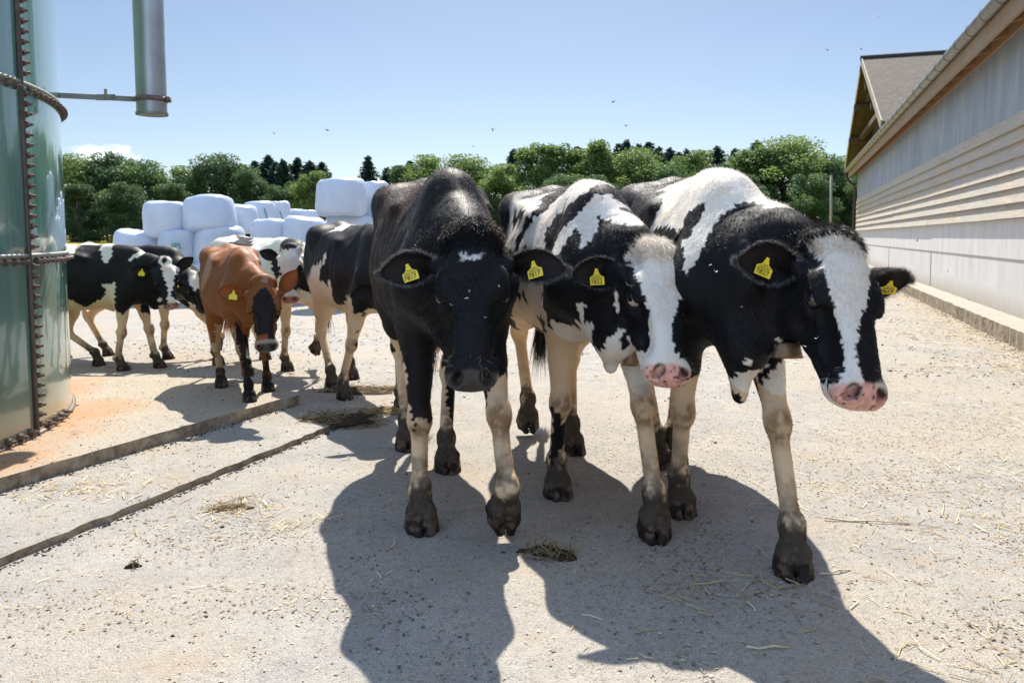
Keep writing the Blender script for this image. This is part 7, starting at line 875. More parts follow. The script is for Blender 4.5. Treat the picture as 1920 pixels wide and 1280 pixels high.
def mat_conc(name, base, tan, rust=None):
    t = NT(name); v = t.coord()
    mid = t.noise(2.6, 6, v, .65); fine = t.noise(90, 4, v, .7)
    c = t.mix(t.rng(mid, .35, .68), base, tan)
    if rust is not None:     # iron run-off round the tank's foot
        g = t.n("ShaderNodeVectorMath", operation='DISTANCE'); t.set(g.inputs[0], v); g.inputs[1].default_value = rust
        r = t.math('ADD', g.outputs["Value"], t.rng(t.noise(1.7, 5, v), 0, 1, -.85, .85))
        c = t.mix(t.rng(r, 2.05, 2.55, .8, 0), c, (.44, .22, .085))
    c = t.mix(t.rng(fine, .34, .6), t.mix(.5, c, (.08, .07, .06)), c)
    c = t.mix(t.rng(t.noise(22, 5, v, .7), .58, .72), c, (.20, .15, .10))
    t.bsdf(c, .88, t.bump(t.math('ADD', fine, t.math('MULTIPLY', mid, 1.2)), .5, .008), spec=.2)
    return t.m
M_YARD = mat_yard()
M_SLAB = mat_conc("rust_stained_slab", (.36, .32, .265), (.40, .34, .25), (-4.44, 3.60, .09))
M_KERB = mat_conc("kerb_concrete", (.36, .34, .30), (.42, .37, .29))
def mat_edge():
    t = NT("mossy_slab_edge"); v = t.coord(); n = t.noise(14, 6, v, .7)
    c = t.mix(t.rng(n, .38, .66), (.20, .155, .105), (.46, .38, .27)); t.bsdf(c, .95, t.bump(n, .9, .02), spec=.1); return t.m
M_EDGE = mat_edge()
def mat_field():
    t = NT("mown_meadow"); v = t.coord(); n = t.noise(.35, 6, v); f = t.noise(9, 5, v)
    c = t.mix(t.rng(n, .35, .65), (.27, .25, .04), (.37, .31, .06)); c = t.mix(t.rng(f, .3, .7, 0, .5), c, (.12, .14, .03))
    t.bsdf(c, .9, t.bump(f, .5, .05), spec=.1); return t.m
M_FIELD = mat_field()

def sheet(name, pts, z, mat, side=None, thick=0.0, kind="structure", edge_noise=0):
    """a slab: polygon pts at height z, with its own edge faces down to the ground"""
    n = len(pts); vs = [(x, y, z) for x, y in pts]; fs = [tuple(range(n))]; m = [0]
    if thick:
        vs += [(x, y, z - thick) for x, y in pts]
        for i in range(n): j = (i + 1) % n; fs.append((i, i + n, j + n, j)); m.append(1)
    me = bpy.data.meshes.new(name); me.from_pydata(vs, [], fs); me.materials.append(mat)
    if thick: me.materials.append(side or mat)
    me.polygons.foreach_set("material_index", m); me.update()
    o = obj(name, me); o["kind"] = kind; return o

me_ = bpy.data.meshes.new("grass_field"); rows_ = [(-60, -.03), (26, -.03), (45, .16), (75, .44), (120, .55), (700, 1.0)]
me_.from_pydata([(x, y, z) for y, z in rows_ for x in (-400, 400)], [], [(2 * i, 2 * i + 1, 2 * i + 3, 2 * i + 2) for i in range(5)]); me_.materials.append(M_FIELD); obj("grass_field", me_)["kind"] = "structure"
sheet("yard", [(-30, -12), (14, -12), (14, 14), (22, 36), (14, 44), (-12, 30), (-30, 24)], 0.0, M_YARD)

def rough_edge(a, b, step=.06, amp=.012, seed=1):
    g = random.Random(seed); a, b = Vector(a), Vector(b); n = max(2, int((b - a).length / step)); q = Vector((-(b - a).y, (b - a).x)).normalized()
    return [tuple(a + (b - a) * (i / n) + q * g.uniform(-amp, amp)) for i in range(n)]
# lower slab step, then the tank's plinth on top of it
sheet("slab", rough_edge((-2.41, .35), (-.93, 4.50), amp=.012, seed=2) + rough_edge((-.93, 4.50), (-.90, 4.80), amp=.03, seed=3) + [(-1.0, 4.86), (-1.45, 5.02), (-5.2, 5.05), (-8, 3), (-6, .35)], .028, M_YARD, M_EDGE, .05)
pl = [(-2.075, 3.169), (-1.321, 4.886)]
d_ = Vector((pl[1][0] - pl[0][0], pl[1][1] - pl[0][1])).normalized()
p0 = Vector(pl[0]) - d_ * 4.5; p1 = Vector((-1.40, 4.70))
plinth = rough_edge(tuple(p0), tuple(p1), amp=.006, step=.1, seed=5) + [(-1.395, 4.72), (-1.335, 4.80), (-1.31, 4.87), (-1.33, 4.94), (-1.40, 5.00), (-1.55, 5.2)] + [(-1.9, 5.42), (-2.6, 5.5), (-5.0, 5.6), (-8.5, 5.8), (-9, 0)]
sheet("plinth", plinth, .088, M_SLAB, M_EDGE, .10)

# ------------------------------------------------------------------ cattle barn on the right
BA = math.atan2(.9455, .3255); DN = Vector((.9455, -.3255, 0)); DD = Vector((.3255, .9455, 0))
barn = empty("barn", tuple(DN * 2.415), BA)
tag(barn, "long low cattle barn with weathered board cladding and a grey roof gutter", "barn")
def mat_wood(name, c1, c2, c3, along='X', rough=.8):
    t = NT(name); sc = {'X': (.5, 14, 14), 'Y': (14, .5, 14), 'Z': (14, 14, .5)}[along]
    g = t.noise(5, 6, t.coord(scale=sc), .65, .6); b = t.noise(.9, 4, t.coord()); k = t.vor(2.2, t.coord(scale={'X': (.6, 2, 3), 'Y': (2, .6, 3), 'Z': (2, 3, .6)}[along]))
    c = t.mix(t.rng(g, .34, .68), c1, c2); c = t.mix(t.rng(b, .4, .68), c, c3); c = t.mix(t.rng(k, .02, .07, .6, 0), c, tuple(x * .35 for x in c1))
    t.bsdf(c, rough, t.bump(g, .45, .006), spec=.25); return t.m
M_CLAD = mat_wood("grey_weathered_boards", (.34, .295, .235), (.60, .52, .40), (.43, .41, .38))
M_FASCIA = mat_wood("larch_fascia", (.24, .165, .105), (.36, .265, .18), (.30, .245, .19))
M_RAFTER = mat_wood("rafter_wood", (.30, .17, .08), (.40, .24, .12), (.34, .22, .13), 'Y')
def mat_limewall():
    t = NT("whitewashed_concrete"); v = t.coord(); z = t.xyz(v)[2]
    n = t.noise(3, 6, t.coord(scale=(1.2, 1, .35)), .65); s = t.noise(11, 5, t.coord(scale=(2.2, 1, .12)), .7); f = t.noise(55, 4, v)
    c = t.mix(t.rng(n, .35, .7), (.66, .645, .62), (.55, .525, .485))
    c = t.mix(t.rng(s, .55, .74, 0, .5), c, (.36, .33, .28))
    zz = t.math('ADD', z, t.rng(n, .2, .8, -.14, .14)); c = t.mix(t.rng(zz, .12, .42, .75, 0), c, (.34, .27, .17))
    c = t.mix(t.rng(t.vor(9, v), .03, .07, .7, 0), c, (.2, .17, .13))
    t.bsdf(c, .85, t.bump(t.math('ADD', f, t.math('MULTIPLY', s, .8)), .35, .006), spec=.2); return t.m
M_LIME = mat_limewall()
def mat_poly():
    t = NT("corrugated_light_sheet"); n = t.noise(2.2, 5, t.coord(scale=(1.5, 1, .4))); z = t.noise(8, 5, t.coord(scale=(3, 1, .15)))
    c = t.mix(t.rng(n, .35, .7), (.40, .45, .51), (.58, .61, .64)); c = t.mix(t.rng(z, .52, .74, 0, .6), c, (.33, .33, .33))
    p = t.bsdf(c, .16, spec=.6, out=False); tr = t.n("ShaderNodeBsdfTranslucent"); t.set(tr.inputs[0], t.mix(.5, c, (.6, .62, .62)))
    t.mixsh(.3, p, tr.outputs[0]); return t.m
M_POLY = mat_poly()
M_ZINC = simple("weathered_zinc", (.20, .195, .185), .42, .75, var=.22, scale=9)
M_ZINCD = simple("dark_zinc_band", (.10, .095, .09), .55, .6, var=.2)
M_PIPE = simple("brown_downpipe", (.045, .036, .034), .45, .2, var=.2)
M_ROOFSHEET = simple("grey_fibre_cement_roof", (.16, .15, .14), .85, var=.25, scale=3, bump=.3)
XE = 32.6; X0 = -3.0
b = MB(); b.box(((X0 + XE) / 2, -.125, .62), (XE - X0, .25, 1.28)); w_ = b.build("concrete_wall", M_LIME, barn)
b = MB()
for z_ in (.80,): b.box(((X0 + XE) / 2, .003, z_), (XE - X0, .01, .012))
for x_ in (3.2, 9.55, 15.9, 22.2, 28.5): b.box((x_, .003, .46), (.014, .01, .66))
b.build("formwork_joints", simple("joint_shadow_gap", (.30, .28, .25), .9), barn)
# lapped boards, each leaning out at its foot
g = random.Random(4); b = MB(); zz = 1.262; nb_ = 7; hb = 1.165 / nb_
for i in range(nb_):
    x_ = X0 - g.uniform(0, 3)
    while x_ < XE:
        x1 = min(x_ + 5.0 + g.uniform(-.2, .2), XE); xa = max(x_, X0)
        if x1 - xa > .2:
            z0 = zz + i * hb + g.uniform(-.004, .004); z1 = z0 + hb + .018; o = .062 + g.uniform(-.004, .004)
            A = [(xa, o, z0), (x1 - .006, o, z0), (x1 - .006, .022, z1), (xa, .022, z1)]; B = [(x, y - .024, z) for x, y, z in A]
            b.add(A + B, [(3, 2, 1, 0), (4, 5, 6, 7), (0, 1, 5, 4), (1, 2, 6, 5), (2, 3, 7, 6), (3, 0, 4, 7)])
        x_ = x1
b.build("board_cladding", M_CLAD, barn)
b = MB(); b.box(((X0 + XE) / 2, -.05, 1.84), (XE - X0, .06, 1.14)); b.build("backing_boards", M_RAFTER, barn)
# corrugated translucent band under the eaves
nx = int((XE - X0) / .0095); xs = np.linspace(X0, XE, nx); yy = .012 + .017 * np.clip(1.6 * np.sin(xs * 2 * math.pi / .076), -1, 1) + .006 * ((xs / 1.06) % 1 < .07)
v = np.concatenate([np.stack([xs, yy, np.full(nx, 2.43)], 1), np.stack([xs, yy, np.full(nx, 3.36)], 1)]); i_ = np.arange(nx - 1)
obj("corrugated_sheeting", np_mesh("corrugated_sheeting", v, np.stack([i_, i_ + 1, i_ + 1 + nx, i_ + nx], 1), (M_POLY,)), barn)
b = MB(); x_ = X0
while x_ < XE: b.box((x_, -.10, 2.9), (.12, .12, 1.0)); x_ += 2.1
b.box(((X0 + XE) / 2, -.42, 2.9), (XE - X0, .04, 1.2)); b.build("inner_posts", M_RAFTER, barn)
b = MB(); b.box(((X0 + XE) / 2, -.02, 3.45), (XE - X0, .14, .18)); b.build("wall_plate", M_RAFTER, barn)
b = MB(); b.box(((X0 + XE + .3) / 2, .335, 3.37), (XE - X0 + .3, .035, .27)); b.build("fascia_board", M_FASCIA, barn)
rb = MB(); rb.bar((0, -.05, 3.52), (0, .315, 3.40), .09, .15); rm = rb.mesh("rafter", [M_RAFTER])
x_ = X0 + .4
while x_ < XE:
    o = obj("rafter", rm, barn); o.location = (x_, 0, 0); x_ += .85
b = MB(); b.bar(((X0 + XE) / 2, -9, 6.62), ((X0 + XE) / 2, .40, 3.55), XE - X0 + .5, .10); b.build("roof", M_ROOFSHEET, barn)
b = MB(); b.bar(((X0 + XE) / 2, -.1, 3.63), ((X0 + XE) / 2, .31, 3.49), XE - X0 + .4, .03); b.build("soffit", M_FASCIA, barn)
b = MB(); b.box((XE - .03, -4.5, 1.8), (.06, 9, 3.6)); b.build("end_wall", M_CLAD, barn)
gy, gz = .405, 3.50
b = MB(); b.tube([(X0, gy, gz), (XE + .25, gy, gz)], .075, 20); b.build("gutter", M_ZINC, barn, True)
gb = MB(); gb.tube([(-.012, 0, 0), (.012, 0, 0)], .0795, 20); gm = gb.mesh("gutter_bracket", [M_ZINCD], True); x_ = X0 + .3
while x_ < XE + .2:
    o = obj("gutter_bracket", gm, barn); o.location = (x_, gy, gz); x_ += .72
b = MB(); b.tube([(XE + .12, gy, gz - .05), (XE + .12, gy, gz - .22), (XE + .10, gy - .06, gz - .36), (XE + .06, .13, gz - .55), (XE + .05, .11, gz - .7), (XE + .05, .11, 0)], .05, 12); b.build("downpipe", M_PIPE, barn, True)
# loose wire hanging on the wall
cx = 9.35; pts = [(cx, .072, 1.86), (cx + .01, .07, 1.5), (cx - .01, .065, 1.28), (cx, .012, 1.1), (cx + .02, .010, .93), (cx - .02, .010, .86)]
lp = [(cx - .02 + .12 * math.sin(t) * .9, .010, .66 + .20 * math.cos(t)) for t in np.linspace(0, 2 * math.pi * .9, 18)]
b = MB(); b.tube(pts + lp + [(cx + .02, .01, .42), (cx - .12, .010, .30)], .0035, 6)
wr = empty("hanging_wire", tuple(DN * 2.415), BA); tag(wr, "thin grey wire dangling in a loop down the white barn wall", "wire")
b.build("wire", simple("grey_wire", (.25, .25, .26), .5), wr, True)
b = MB(); b.box((cx + .02, .088, 1.40), (.07, .04, .05)); b.tube([(cx + .02, .09, 1.40), (cx + .02, .14, 1.40)], .02, 8); b.build("insulator", simple("red_plastic_insulator", (.50, .10, .04), .5), wr, bevel=.004)
# kerb along the barn
kb = empty("kerb", tuple(DN * 2.415), BA); bpy.data.objects.remove(kb)
ka, kb_ = DN * 2.075 + DD * X0, DN * 2.075 + DD * (XE + .2)
pts = rough_edge((ka.x, ka.y), (kb_.x, kb_.y), amp=.012, step=.12, seed=9)
e2, e1 = DN * 2.42 + DD * (XE + .2), DN * 2.42 + DD * X0
sheet("kerb", pts + [(e2.x, e2.y), (e1.x, e1.y)], .17, M_KERB, M_EDGE, .18)

# ------------------------------------------------------------------ gabled farm building beyond the barn
def mat_tiles():
    t = NT("old_clay_tiles"); br = t.n("ShaderNodeTexBrick"); t.set(br.inputs["Vector"], t.coord("UV"))
    br.inputs["Scale"].default_value = 1; br.inputs["Brick Width"].default_value = .19; br.inputs["Row Height"].default_value = .17; br.inputs["Mortar Size"].default_value = .010
    br.inputs["Color1"].default_value = (.155, .115, .085, 1); br.inputs["Color2"].default_value = (.105, .088, .072, 1); br.inputs["Mortar"].default_value = (.035, .028, .024, 1)
    n = t.noise(1.1, 6, t.coord("UV"), .7); c = t.mix(t.rng(n, .42, .66), br.outputs["Color"], (.085, .08, .065)); c = t.mix(t.rng(t.noise(5, 4, t.coord("UV")), .55, .75, 0, .6), c, (.27, .19, .13))
    t.bsdf(c, .9, t.bump(br.outputs["Fac"], -.6, .02), spec=.15); return t.m
M_TILES = mat_tiles()
M_PLANK = mat_wood("brown_plank_gable", (.10, .062, .038), (.15, .095, .058), (.12, .08, .055), 'Z')
M_BARGE = simple("pale_barge_board", (.26, .22, .175), .8, var=.25, scale=4)
M_DARKWOOD = simple("dark_roof_underside", (.07, .045, .028), .85, var=.3, scale=5)
fh = empty("farmhouse", (17.17, 40.0, 0), BA); tag(fh, "tall old gabled farm building with a mossy brown tiled roof behind the barn", "building")
HS, AP, EV = 10.2, 9.72, 5.35; DEP = 16
sl_ = (AP - EV) / HS
for sgn_ in (1, -1):
    me = bpy.data.meshes.new("roof")
    L_ = math.hypot(HS, AP - EV); vs_ = [(0, 0, AP), (0, -DEP, AP), (-sgn_ * HS, -DEP, EV), (-sgn_ * HS, 0, EV)]; vs_ += [(x, y, z - .22) for x, y, z in vs_]
    me.from_pydata(vs_, [], [(0, 1, 2, 3), (7, 6, 5, 4), (0, 3, 7, 4), (3, 2, 6, 7), (2, 1, 5, 6), (1, 0, 4, 5)]); uv = me.uv_layers.new()
    cs = [(0, 0), (DEP, 0), (DEP, -L_), (0, -L_)]
    for li in me.polygons[0].loop_indices: uv.data[li].uv = cs[li]
    me.materials.append(M_TILES); me.materials.append(M_DARKWOOD); me.polygons[1].material_index = 1; obj("roof", me, fh)
    b = MB(); b.bar((0, .03, AP - .13), (-sgn_ * HS, .03, EV - .13), .05, .34); b.build("barge_board", M_BARGE, fh)
b = MB(); n_ = 5
b.add([(-HS * .93, -1.1, 0), (HS * .93, -1.1, 0), (HS * .93, -1.1, EV + .1), (0, -1.1, AP - .35), (-HS * .93, -1.1, EV + .1)], [(0, 1, 2, 3, 4)])
b.add([(-HS * .93, -DEP + .5, 0), (HS * .93, -DEP + .5, 0), (HS * .93, -DEP + .5, EV + .1), (0, -DEP + .5, AP - .35), (-HS * .93, -DEP + .5, EV + .1)], [(4, 3, 2, 1, 0)]); b.build("gable_wall", M_PLANK, fh)
for sx in (1, -1):
    b = MB(); b.box((sx * HS * .9, -DEP / 2 - .3, EV / 2 - .2), (.25, DEP - 2, EV)); b.build("side_wall", M_PLANK, fh)
for zz_, hw in ((8.2, 3.0), (6.6, 6.6), (5.25, 8.9)):
    b = MB(); b.box((0, -.55, zz_), (hw * 2, .22, .26)); b.build("tie_beam", M_DARKWOOD, fh)
for q in (-6.4, -3.2, 0, 3.2, 6.4):
    b = MB(); b.box((q, -.5, AP - .5 - abs(q) * sl_), (.22, 1.2, .26)); b.build("purlin_end", M_DARKWOOD, fh)
b = MB(); b.tube([(0, .1, AP + .03), (0, -DEP, AP + .03)], .13, 8); b.build("ridge_tiles", M_TILES, fh, True)

# ------------------------------------------------------------------ pole in front of the wood
b = MB(); b.tube([(17.86, 45, -.1), (17.85, 45, 2.2), (17.80, 45, 4.45)], [.085, .08, .07], 10)
tag(b.build("pole", simple("grey_wood_pole", (.38, .34, .29), .8, var=.25), None, True), "thin pale wooden pole standing before the wood beside the barn", "pole")

# ------------------------------------------------------------------ enamelled silo tank on the left
TC = Vector((-4.44, 3.62, .088)); TR = 2.12; TH_ = 6.4
tank = empty("silo_tank", tuple(TC)); tag(tank, "green glazed steel silo tank with bolted seams standing on a concrete plinth", "tank")
def mat_tank():
    t = NT("green_glazed_steel"); v = t.coord(); z = t.xyz(v)[2]
    s = t.noise(5, 6, t.coord(scale=(1.6, 1.6, .10)), .65); f = t.noise(60, 3, v); d = t.vor(55, v)
    c = t.mix(t.rng(s, .35, .7), (.065, .175, .14), (.15, .29, .24))
    zz = t.math('ADD', z, t.rng(s, .25, .75, -.16, .16)); c = t.mix(t.rng(zz, .02, .40, .85, 0), c, (.30, .25, .13))
    c = t.mix(t.rng(d, .02, .09, .8, 0), c, (.42, .42, .36))
    r = t.rng(s, .3, .7, .13, .27); wv = t.noise(1.3, 3, v); h = t.math('ADD', t.math('ADD', wv, t.math('MULTIPLY', s, .35)), t.math('MULTIPLY', f, .012))
    t.bsdf(c, r, t.bump(h, .22, .05), spec=.7, Coat_Weight=1.0, Coat_Roughness=.06); return t.m
M_TANK = mat_tank()
M_BOLT = simple("rusty_bolt", (.15, .115, .095), .6, .4, var=.45, scale=60)
M_SEAM = simple("dull_seam_steel", (.10, .095, .10), .45, .5, var=.3, scale=20)
M_STEEL = simple("stainless_pipe", (.40, .41, .39), .42, .9, var=.12, scale=6)
M_GALV = simple("galvanised_bar", (.26, .27, .22), .5, .5, var=.2)
lev = [0.0, .88, 1.70, 2.60, 3.45, 4.3, 5.15, 6.0]
b = MB()
for i in range(len(lev) - 1):
    o = .0035 * (i % 2); b.lathe([(TR + o, lev[i] + (0 if i == 0 else -.02)), (TR + o, lev[i + 1] + .02)], 128, closed_top=False)
b.lathe([(TR, 6.0), (TR * .5, 6.5), (.02, 6.7)], 128, closed_top=False); b.build("shell", M_TANK, tank, True)
for i in range(1, len(lev) - 1):
    b = MB(); b.lathe([(TR, lev[i] - .009), (TR + .014, lev[i] - .008), (TR + .015, lev[i]), (TR + .014, lev[i] + .008), (TR, lev[i] + .009)], 128, closed_top=False); b.build("ring_flange", M_STEEL if i in (1,) else M_GALV, tank, True)
SA = R(6.3)          # where the near vertical seam stands on the shell
def onshell(a, z, r=TR): return (r * math.cos(a), r * math.sin(a), z)
for a_ in (SA, SA + R(52), SA - R(52), SA + R(104)):
    b = MB(); b.tube([onshell(a_, 0, TR + .006), onshell(a_, 6.0, TR + .006)], .0145, 8); b.build("vertical_seam", M_SEAM, tank, True)
bb = MB(); bb.tube([(0, 0, 0), (.006, 0, 0)], .017, 12); bb.tube([(.006, 0, 0), (.018, 0, 0)], .0145, 6); bb.tube([(.018, 0, 0), (.036, 0, 0)], .0075, 8); bmh = bb.mesh("bolt", [M_BOLT])
def bolt(a, z, sc=1.0):
    o = obj("bolt", bmh, tank); o.location = onshell(a, z, TR + .003); o.rotation_euler = (random.uniform(0, 1), 0, a); o.scale = (sc,) * 3
zz_ = .05; k_ = 0
while zz_ < 2.12:
    if min(abs(zz_ - q) for q in lev) > .02: bolt(SA + .0165, zz_); k_ += 1
    zz_ += .0485
for lv, dz in ((.88, -.028), (1.70, -.028), (.0, .03)):
    q = SA - R(9)
    while q < SA + R(40) and k_ < 99:
        if abs(q - SA) > R(1.2): bolt(q, lv + dz, 1.0 if lv else 1.15); k_ += 1
        q += R(1.9 if lv else 2.5)
b = MB(); b.lathe([(TR + .002, -.002), (TR + .018, -.002), (TR + .018, .010), (TR + .002, .016)], 96, closed_top=False); b.build("base_flange", M_BOLT, tank, True)
px_, py_ = -2.172 - TC.x, 4.9 - TC.y; zb = 1.79 - TC.z
b = MB(); b.tube([(px_, py_, zb), (px_, py_, 6.2), (px_ - .06, py_ - .05, 6.4), (px_ - .5, py_ - .3, 6.5)], .0865, 28, caps=False); b.build("overflow_pipe", M_STEEL, tank, True)
b = MB(); b.tube([(px_, py_, zb - .002), (px_, py_, zb + .012)], .0925, 28, caps=False); b.tube([(px_, py_, zb + .014), (px_, py_, zb)], .078, 28); b.build("pipe_rim", M_GALV, tank, True)
b = MB(); b.tube([(px_, py_, zb + .075), (px_, py_, zb + .105)], .0905, 28); b.box((px_ + .098, py_, zb + .09), (.03, .03, .032)); b.build("pipe_clamp", M_BOLT, tank, True)
ta = R(27.5); A_ = onshell(ta, 1.765, TR)
b = MB(); b.bar(A_, (px_ - .085, py_, zb + .092), .02, .028); mid_ = Vector(A_) * .42 + Vector((px_ - .085, py_, zb + .092)) * .58; b.tube([mid_, mid_ + Vector((0, 0, .05))], .009, 8); b.bar(mid_ + Vector((-.05, -.012, .0)), mid_ + Vector((.06, -.012, 0)), .012, .034); b.build("pipe_bracket", M_GALV, tank)
# ------------------------------------------------------------------ wrapped silage bales
def mat_wrap():
    t = NT("white_bale_wrap"); v = t.coord(); w = t.n("ShaderNodeTexWave", bands_direction='Z'); t.set(w.inputs["Vector"], v); w.inputs["Scale"].default_value = 7; w.inputs["Distortion"].default_value = 3; w.inputs["Detail"].default_value = 3
    n = t.noise(3.5, 5, v); n2 = t.noise(14, 4, t.coord(scale=(1, 1, .3)))
    c = t.mix(t.rng(n, .35, .7), (.50, .56, .66), (.61, .65, .71))
    h = t.math('ADD', t.math('MULTIPLY', w.outputs["Fac"], .06), t.math('ADD', n, t.math('MULTIPLY', n2, .5)))
    p = t.bsdf(c, .30, t.bump(h, .5, .03), spec=.5, out=False); tr = t.n("ShaderNodeBsdfTranslucent"); t.set(tr.inputs[0], (.75, .82, .92))
    t.mixsh(.22, p, tr.outputs[0]); return t.m
M_WRAP = mat_wrap(); M_GREENINK = simple("green_marker", (.03, .22, .10), .6)
def bale_mesh(seed, r=.42, h=.58):
    g = np.random.default_rng(seed); nu, nv = 40, 26; v = []
    e = g.uniform(.20, .28); top = g.uniform(.02, .05); ph = g.uniform(0, 6, 4)
    for j in range(nv):
        t = j / (nv - 1) * math.pi - math.pi / 2; cz = math.copysign(abs(math.sin(t)) ** .34, math.sin(t)); cr = abs(math.cos(t)) ** e
        for i in range(nu):
            a = 2 * math.pi * i / nu; rr = r * cr * (1 + .035 * math.sin(2 * a + ph[0]) + .02 * math.sin(3 * a + ph[1]) + .03 * cz * math.sin(a + ph[2])) * (1 - .06 * max(cz, 0) + .03 * (1 - cz * cz))
            v.append((rr * math.cos(a), rr * math.sin(a), h / 2 + h / 2 * cz * (1 + .05 * math.sin(a + ph[3]) * (cz > 0)) + top * (1 - cr) * .3))
    F = [(j * nu + i, j * nu + (i + 1) % nu, (j + 1) * nu + (i + 1) % nu, (j + 1) * nu + i) for j in range(nv - 1) for i in range(nu)]
    v = np.array(v); v += (np.stack([vnoise(v, 6, seed + k) for k in range(3)], 1) - .5) * .030 + (np.stack([vnoise(v * (1, 1, .35), 17, seed + k) for k in range(3)], 1) - .5) * .014
    return np_mesh("wrap", v, np.array(F), (M_WRAP,))
BM = [bale_mesh(s) for s in range(5)]
def bale(px, base, Y, w, hgt, label, rot=0.0, lean=(0, 0), k=0):
    """px = the bale's middle in the 1920 px picture, turned into metres at distance Y"""
    x = (px - 960) / 1500 * Y
    o = empty("hay_bale", (x, Y, base), rot); o.scale = (w / .84, w / .84, hgt / .58); o.rotation_euler = (lean[0], lean[1], rot)
    tag(o, label, "bale", "white wrapped bales stacked at the back of the yard"); obj("wrap", BM[k % 5], o); return o
P_ = 1500 / 13.5
ZB = lambda y: 1.06 - (y - 443) / 1500 * 13.5
BL = [ # px, top y, bottom y, width px, depth, label, lean
 (258, 434, 502, 88, 13.4, "white wrapped bale at the left end of the stack's second row", (0, .12)),
 (337, 433, 502, 76, 13.2, "white wrapped bale with green handwriting on its front in the stack's second row", (0, .03)),
 (413, 426, 502, 92, 13.3, "white wrapped bale in the middle row below the big tilted bale", (0, 0)),
 (318, 379, 445, 84, 13.4, "white wrapped bale leaning on top at the far left of the upper row", (0, .05)),
 (398, 371, 438, 92, 13.3, "white wrapped bale tilted towards its left neighbour on the upper row", (0, -.16)),
 (455, 385, 438, 60, 14.0, "white wrapped bale half hidden right of the tilted bale on top", (0, 0)),
 (488, 379, 425, 60, 14.6, "white wrapped bale with a green scribble near its right edge", (0, .0)),
 (525, 379, 425, 44, 15.0, "narrow looking white bale with a small green mark, next to a low bale", (0, 0)),
 (570, 394, 440, 62, 15.4, "white wrapped bale of which only the low top shows left of the tall pair", (0, 0)),
 (511, 413, 490, 72, 13.4, "white wrapped bale in the second row behind the white cow's back", (0, 0)),
 (575, 408, 490, 84, 13.3, "white wrapped bale in the second row right above the white cow's head", (0, 0)),
 (641, 337, 407, 96, 12.6, "large white wrapped bale standing highest on the stack", (0, 0)),
 (704, 343, 407, 60, 13.2, "white wrapped bale on top beside the black cow's rump", (0, 0)),
 (657, 404, 480, 92, 12.8, "white wrapped bale directly under the highest bale", (0, 0)),
 (722, 405, 480, 70, 13.3, "white wrapped bale below the top right bale beside the black cow", (0, 0)),
 (955, 430, 500, 80, 13.3, "white wrapped bale seen between the black cow and the pied one", (0, 0)),
 (362, 495, 575, 84, 13.0, "white wrapped bale on the ground under the one with green handwriting", (0, 0)),
 (280, 498, 575, 86, 13.1, "white wrapped bale on the ground behind the left pied cow's neck", (0, 0)),
 (196, 498, 575, 86, 13.3, "white wrapped bale on the ground behind the left pied cow's back", (0, 0)),
 (446, 492, 572, 84, 13.1, "white wrapped bale on the ground behind the white cow's rump", (0, 0)),
 (530, 486, 570, 86, 13.1, "white wrapped bale on the ground behind the white cow's face", (0, 0)),
 (616, 482, 570, 86, 13.0, "white wrapped bale on the ground behind the black cow's hindquarters", (0, 0)),
 (700, 480, 570, 86, 13.1, "white wrapped bale on the ground beside the black cow's flank", (0, 0)),
]
for i, (px, y0, y1, w, Y, lb, ln) in enumerate(BL):
    z0 = max(0, 1.06 - (y1 - 443) / 1500 * Y); z1 = 1.06 - (y0 - 443) / 1500 * Y
    if y1 > 560: z0 = 0
    o = bale(px, z0, Y, w / 1500 * Y, z1 - z0, lb, rot=i * 1.3, lean=ln, k=i)
    if i in (1, 6, 7):
        s_ = (.0, .0); lm = text_mesh({1: "JPL", 6: "\\", 7: "\\"}[i], {1: .135, 6: .26, 7: .20}[i], M_GREENINK)
        wv = np.array([q.co for q in lm.vertices]); rr = w / 1500 * Y / 2; ox = {1: .10, 6: .20, 7: .10}[i]
        k0 = Matrix.Rotation(-o.rotation_euler.z, 4, 'Z')
        for q in lm.vertices:     # wrapped on to the curved front of the bale
            a = (q.co.x + ox) / rr; rad = rr * 1.075 + .004 * (q.co.z > 0)
            z = q.co.y + (z1 - z0) * {1: .58, 6: .50, 7: .45}[i]
            p_ = Vector((rad * math.sin(a), -rad * math.cos(a), z)); p_ = k0 @ p_; q.co = (p_.x / o.scale.x, p_.y / o.scale.y, p_.z / o.scale.z)
        obj("handwriting", lm, o)

# ------------------------------------------------------------------ the wood behind the field
def mat_leaf(name, a, b_, tr):
    t = NT(name); c = t.attr("coat"); v = t.xyz(c); col = t.mix(v[0], a, b_)
    p = t.bsdf(col, .55, spec=.3, out=False); q = t.n("ShaderNodeBsdfTranslucent"); t.set(q.inputs[0], t.mix(v[0], tuple(x * tr for x in a), tuple(min(1, x * tr * 1.1) for x in b_)))
    t.mixsh(.40, p, q.outputs[0]); return t.m
M_LEAF = [mat_leaf("beech_leaves", (.030, .072, .032), (.105, .165, .046), 1.6), mat_leaf("ash_leaves", (.042, .086, .026), (.145, .20, .046), 1.7), mat_leaf("maple_leaves", (.024, .060, .030), (.080, .130, .040), 1.6)]
M_NEEDLE = mat_leaf("spruce_needles", (.016, .040, .030), (.042, .078, .042), 1.2)
M_BARK = simple("grey_bark", (.11, .09, .07), .9, var=.4, scale=6, bump=.5)
